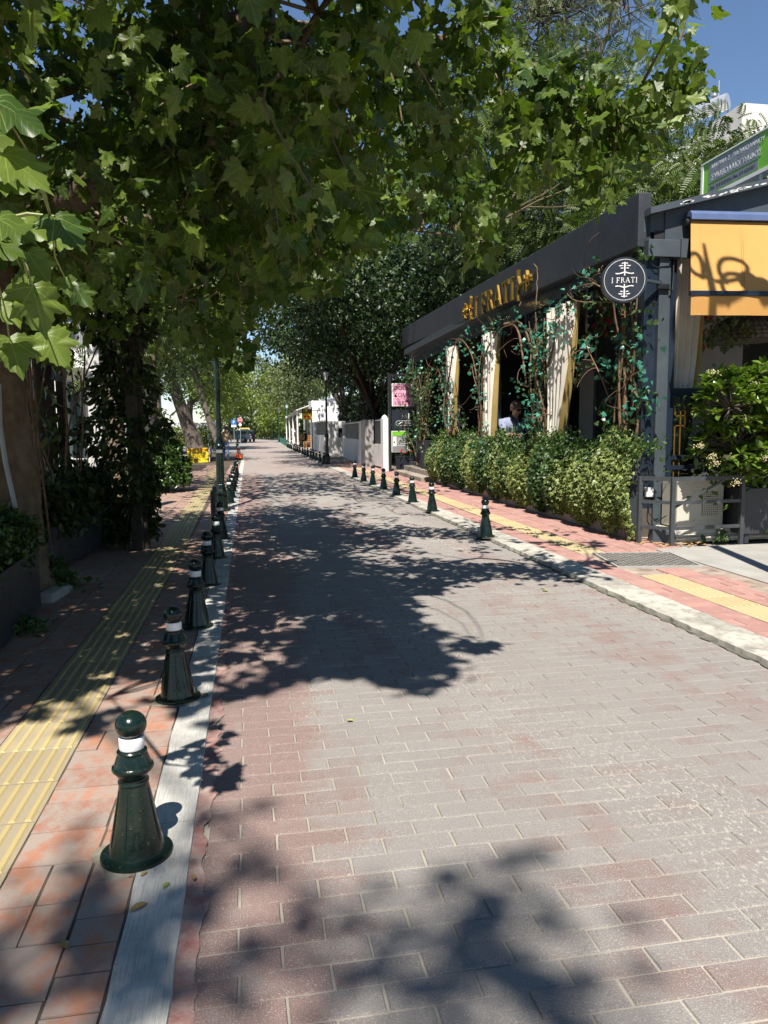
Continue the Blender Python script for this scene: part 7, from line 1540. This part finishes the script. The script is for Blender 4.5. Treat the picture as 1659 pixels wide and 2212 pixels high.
MB().bar(np.array((-.14, .17, 1.46)) * sc_, np.array((-.16, -.19, 1.0)) * sc_, .045 * sc_, .012).build('bag_strap', 'sign_black', m1, world=False)
wy = 78; wp = atY(634, 957, wy)
J = standing(.05, ((.30, .26), (.30, .22)), .95); J['ell'] = (.04, .24, 1.12, .05); J['elr'] = (.04, -.24, 1.12, .05); J['wrl'] = (.28, .12, 1.16, .036); J['wrr'] = (.28, -.14, 1.16, .036); sc_ = (atY(634, 917, wy)[2]) / 1.78
w1_ = person('waiter in white shirt and trousers holding a tray at the cafe', (wp[0], wy, 0), -.5, J, E_ST, regs('shirt_white', 'shirt_white', 'shirt_white'), sc_)
head_parts(w1_, np.array([.015, 0, 1.615]) * sc_, .096 * sc_, 0, -.3, 'hair_dark'); hand(w1_, np.array(J['wrl'][:3]) * sc_, (1, -.2, 0), (0, 0, 1), sc_); hand(w1_, np.array(J['wrr'][:3]) * sc_, (1, .2, 0), (0, 0, 1), sc_)
ty_ = thing('tray', 'dark round tray carried by the waiter in white', 'tray', (wp[0] + .36, wy - .2, 1.22 * sc_)); MB().lathe([(0, 0), (.2, 0), (.21, .025), (.2, .025), (.19, .008), (0, .008)], 20).build('disc', 'table_dark', ty_, True, world=False)
def seated(reach=.3):
    return {'pelvis': (0, 0, .55, (.16, .12)), 'waist': (-.01, 0, .70, (.14, .11)), 'chest': (.02, 0, .94, (.165, .115)), 'neckb': (.03, 0, 1.08, (.075, .065)), 'neck': (.05, 0, 1.13, .052), 'head': (.08, 0, 1.22, (.074, .086)), 'crown': (.085, 0, 1.30, (.066, .078)),
            'shl': (.02, .19, 1.02, .062), 'ell': (.12, .26, .78, .05), 'wrl': (reach, .14, .80, .036), 'shr': (.02, -.19, 1.02, .062), 'elr': (.12, -.26, .78, .05), 'wrr': (reach, -.14, .80, .036),
            'hil': (.06, .1, .53, .095), 'knl': (.44, .12, .52, .07), 'anl': (.42, .12, .09, .046), 'tol': (.55, .12, .035, .036), 'hir': (.06, -.1, .53, .095), 'knr': (.44, -.12, .52, .07), 'anr': (.42, -.12, .09, .046), 'tor': (.55, -.12, .035, .036)}
for px, Y, rz, sh, tr_, hr, lg, lb in ((646, 67, -.6, 'shirt_white', 'denim', 'hair_brown', True, 'long haired person in white top seated at the cafe'), (660, 64, 2.4, 'cloth_navy', 'trouser_dark', 'hair_dark', False, 'person in navy top seated at the cafe table')):
    J = seated(); p = atY(px, 960, Y); q = person(lb, (p[0], Y, 0), rz, J, E_ST, regs(sh, 'skin', tr_), 1.0); head_parts(q, np.array([.085, 0, 1.235]), .096, 0, 0, hr, lg)
    for k in ('wrl', 'wrr'): hand(q, J[k][:3], (1, 0, 0), (0, 0, -1))
# the woman at the window table: looks down at the table
wc = fw(fp(1112, 900, -.12)[0] + .1, -.13, FZ)
J = seated(.34); J['neck'] = (.07, 0, 1.135, .052); J['head'] = (.115, -.01, 1.215, (.078, .09)); J['crown'] = (.125, -.01, 1.29, (.07, .082)); J['chest'] = (.02, 0, .94, (.19, .12)); J['shl'] = (.02, .21, 1.01, .07); J['shr'] = (.02, -.21, 1.01, .07)
ang = math.atan2(-wc[1], -wc[0]) + .55
w2_ = person('woman with short brown hair and sunglasses seated inside behind the hedge', wc, ang, J, E_ST, regs('blouse_blue', 'skin', 'trouser_dark'), 1.06)
head_parts(w2_, np.array([.125, -.01, 1.232]) * 1.06, .104 * 1.06, .1, -.38, 'hair_brown', False, True)
for k in ('wrl', 'wrr'): hand(w2_, np.array(J[k][:3]) * 1.06, (1, 0, -.1), (0, 0, -1))
for sg in (-1, 1): MB()._add([tuple(np.array(v_) * 1.06) for v_ in ((.135, sg * .015, .93), (.165, sg * .05, 1.0), (.12, sg * .12, 1.09), (.03, sg * .10, 1.12), (.06, sg * .06, 1.13), (.14, sg * .02, 1.02))], [(0, 1, 2, 3, 4, 5)]).build('collar', 'collar_dark', w2_, world=False)
t = thing('dining_chair', 'dark dining chair on which the woman sits', 'chair', wc, ang); MB().box((-.22, -.22, .40), (.24, .22, .45)).build('seat', 'cushion', t, world=False); MB().box((-.27, -.22, .46), (-.22, .22, .92)).build('backrest', 'table_dark', t, world=False); [MB().bar((x, y_, 0), (x, y_, .40), .04, .04).build('leg', 'table_dark', t, world=False) for x in (-.2, .2) for y_ in (-.19, .19)]
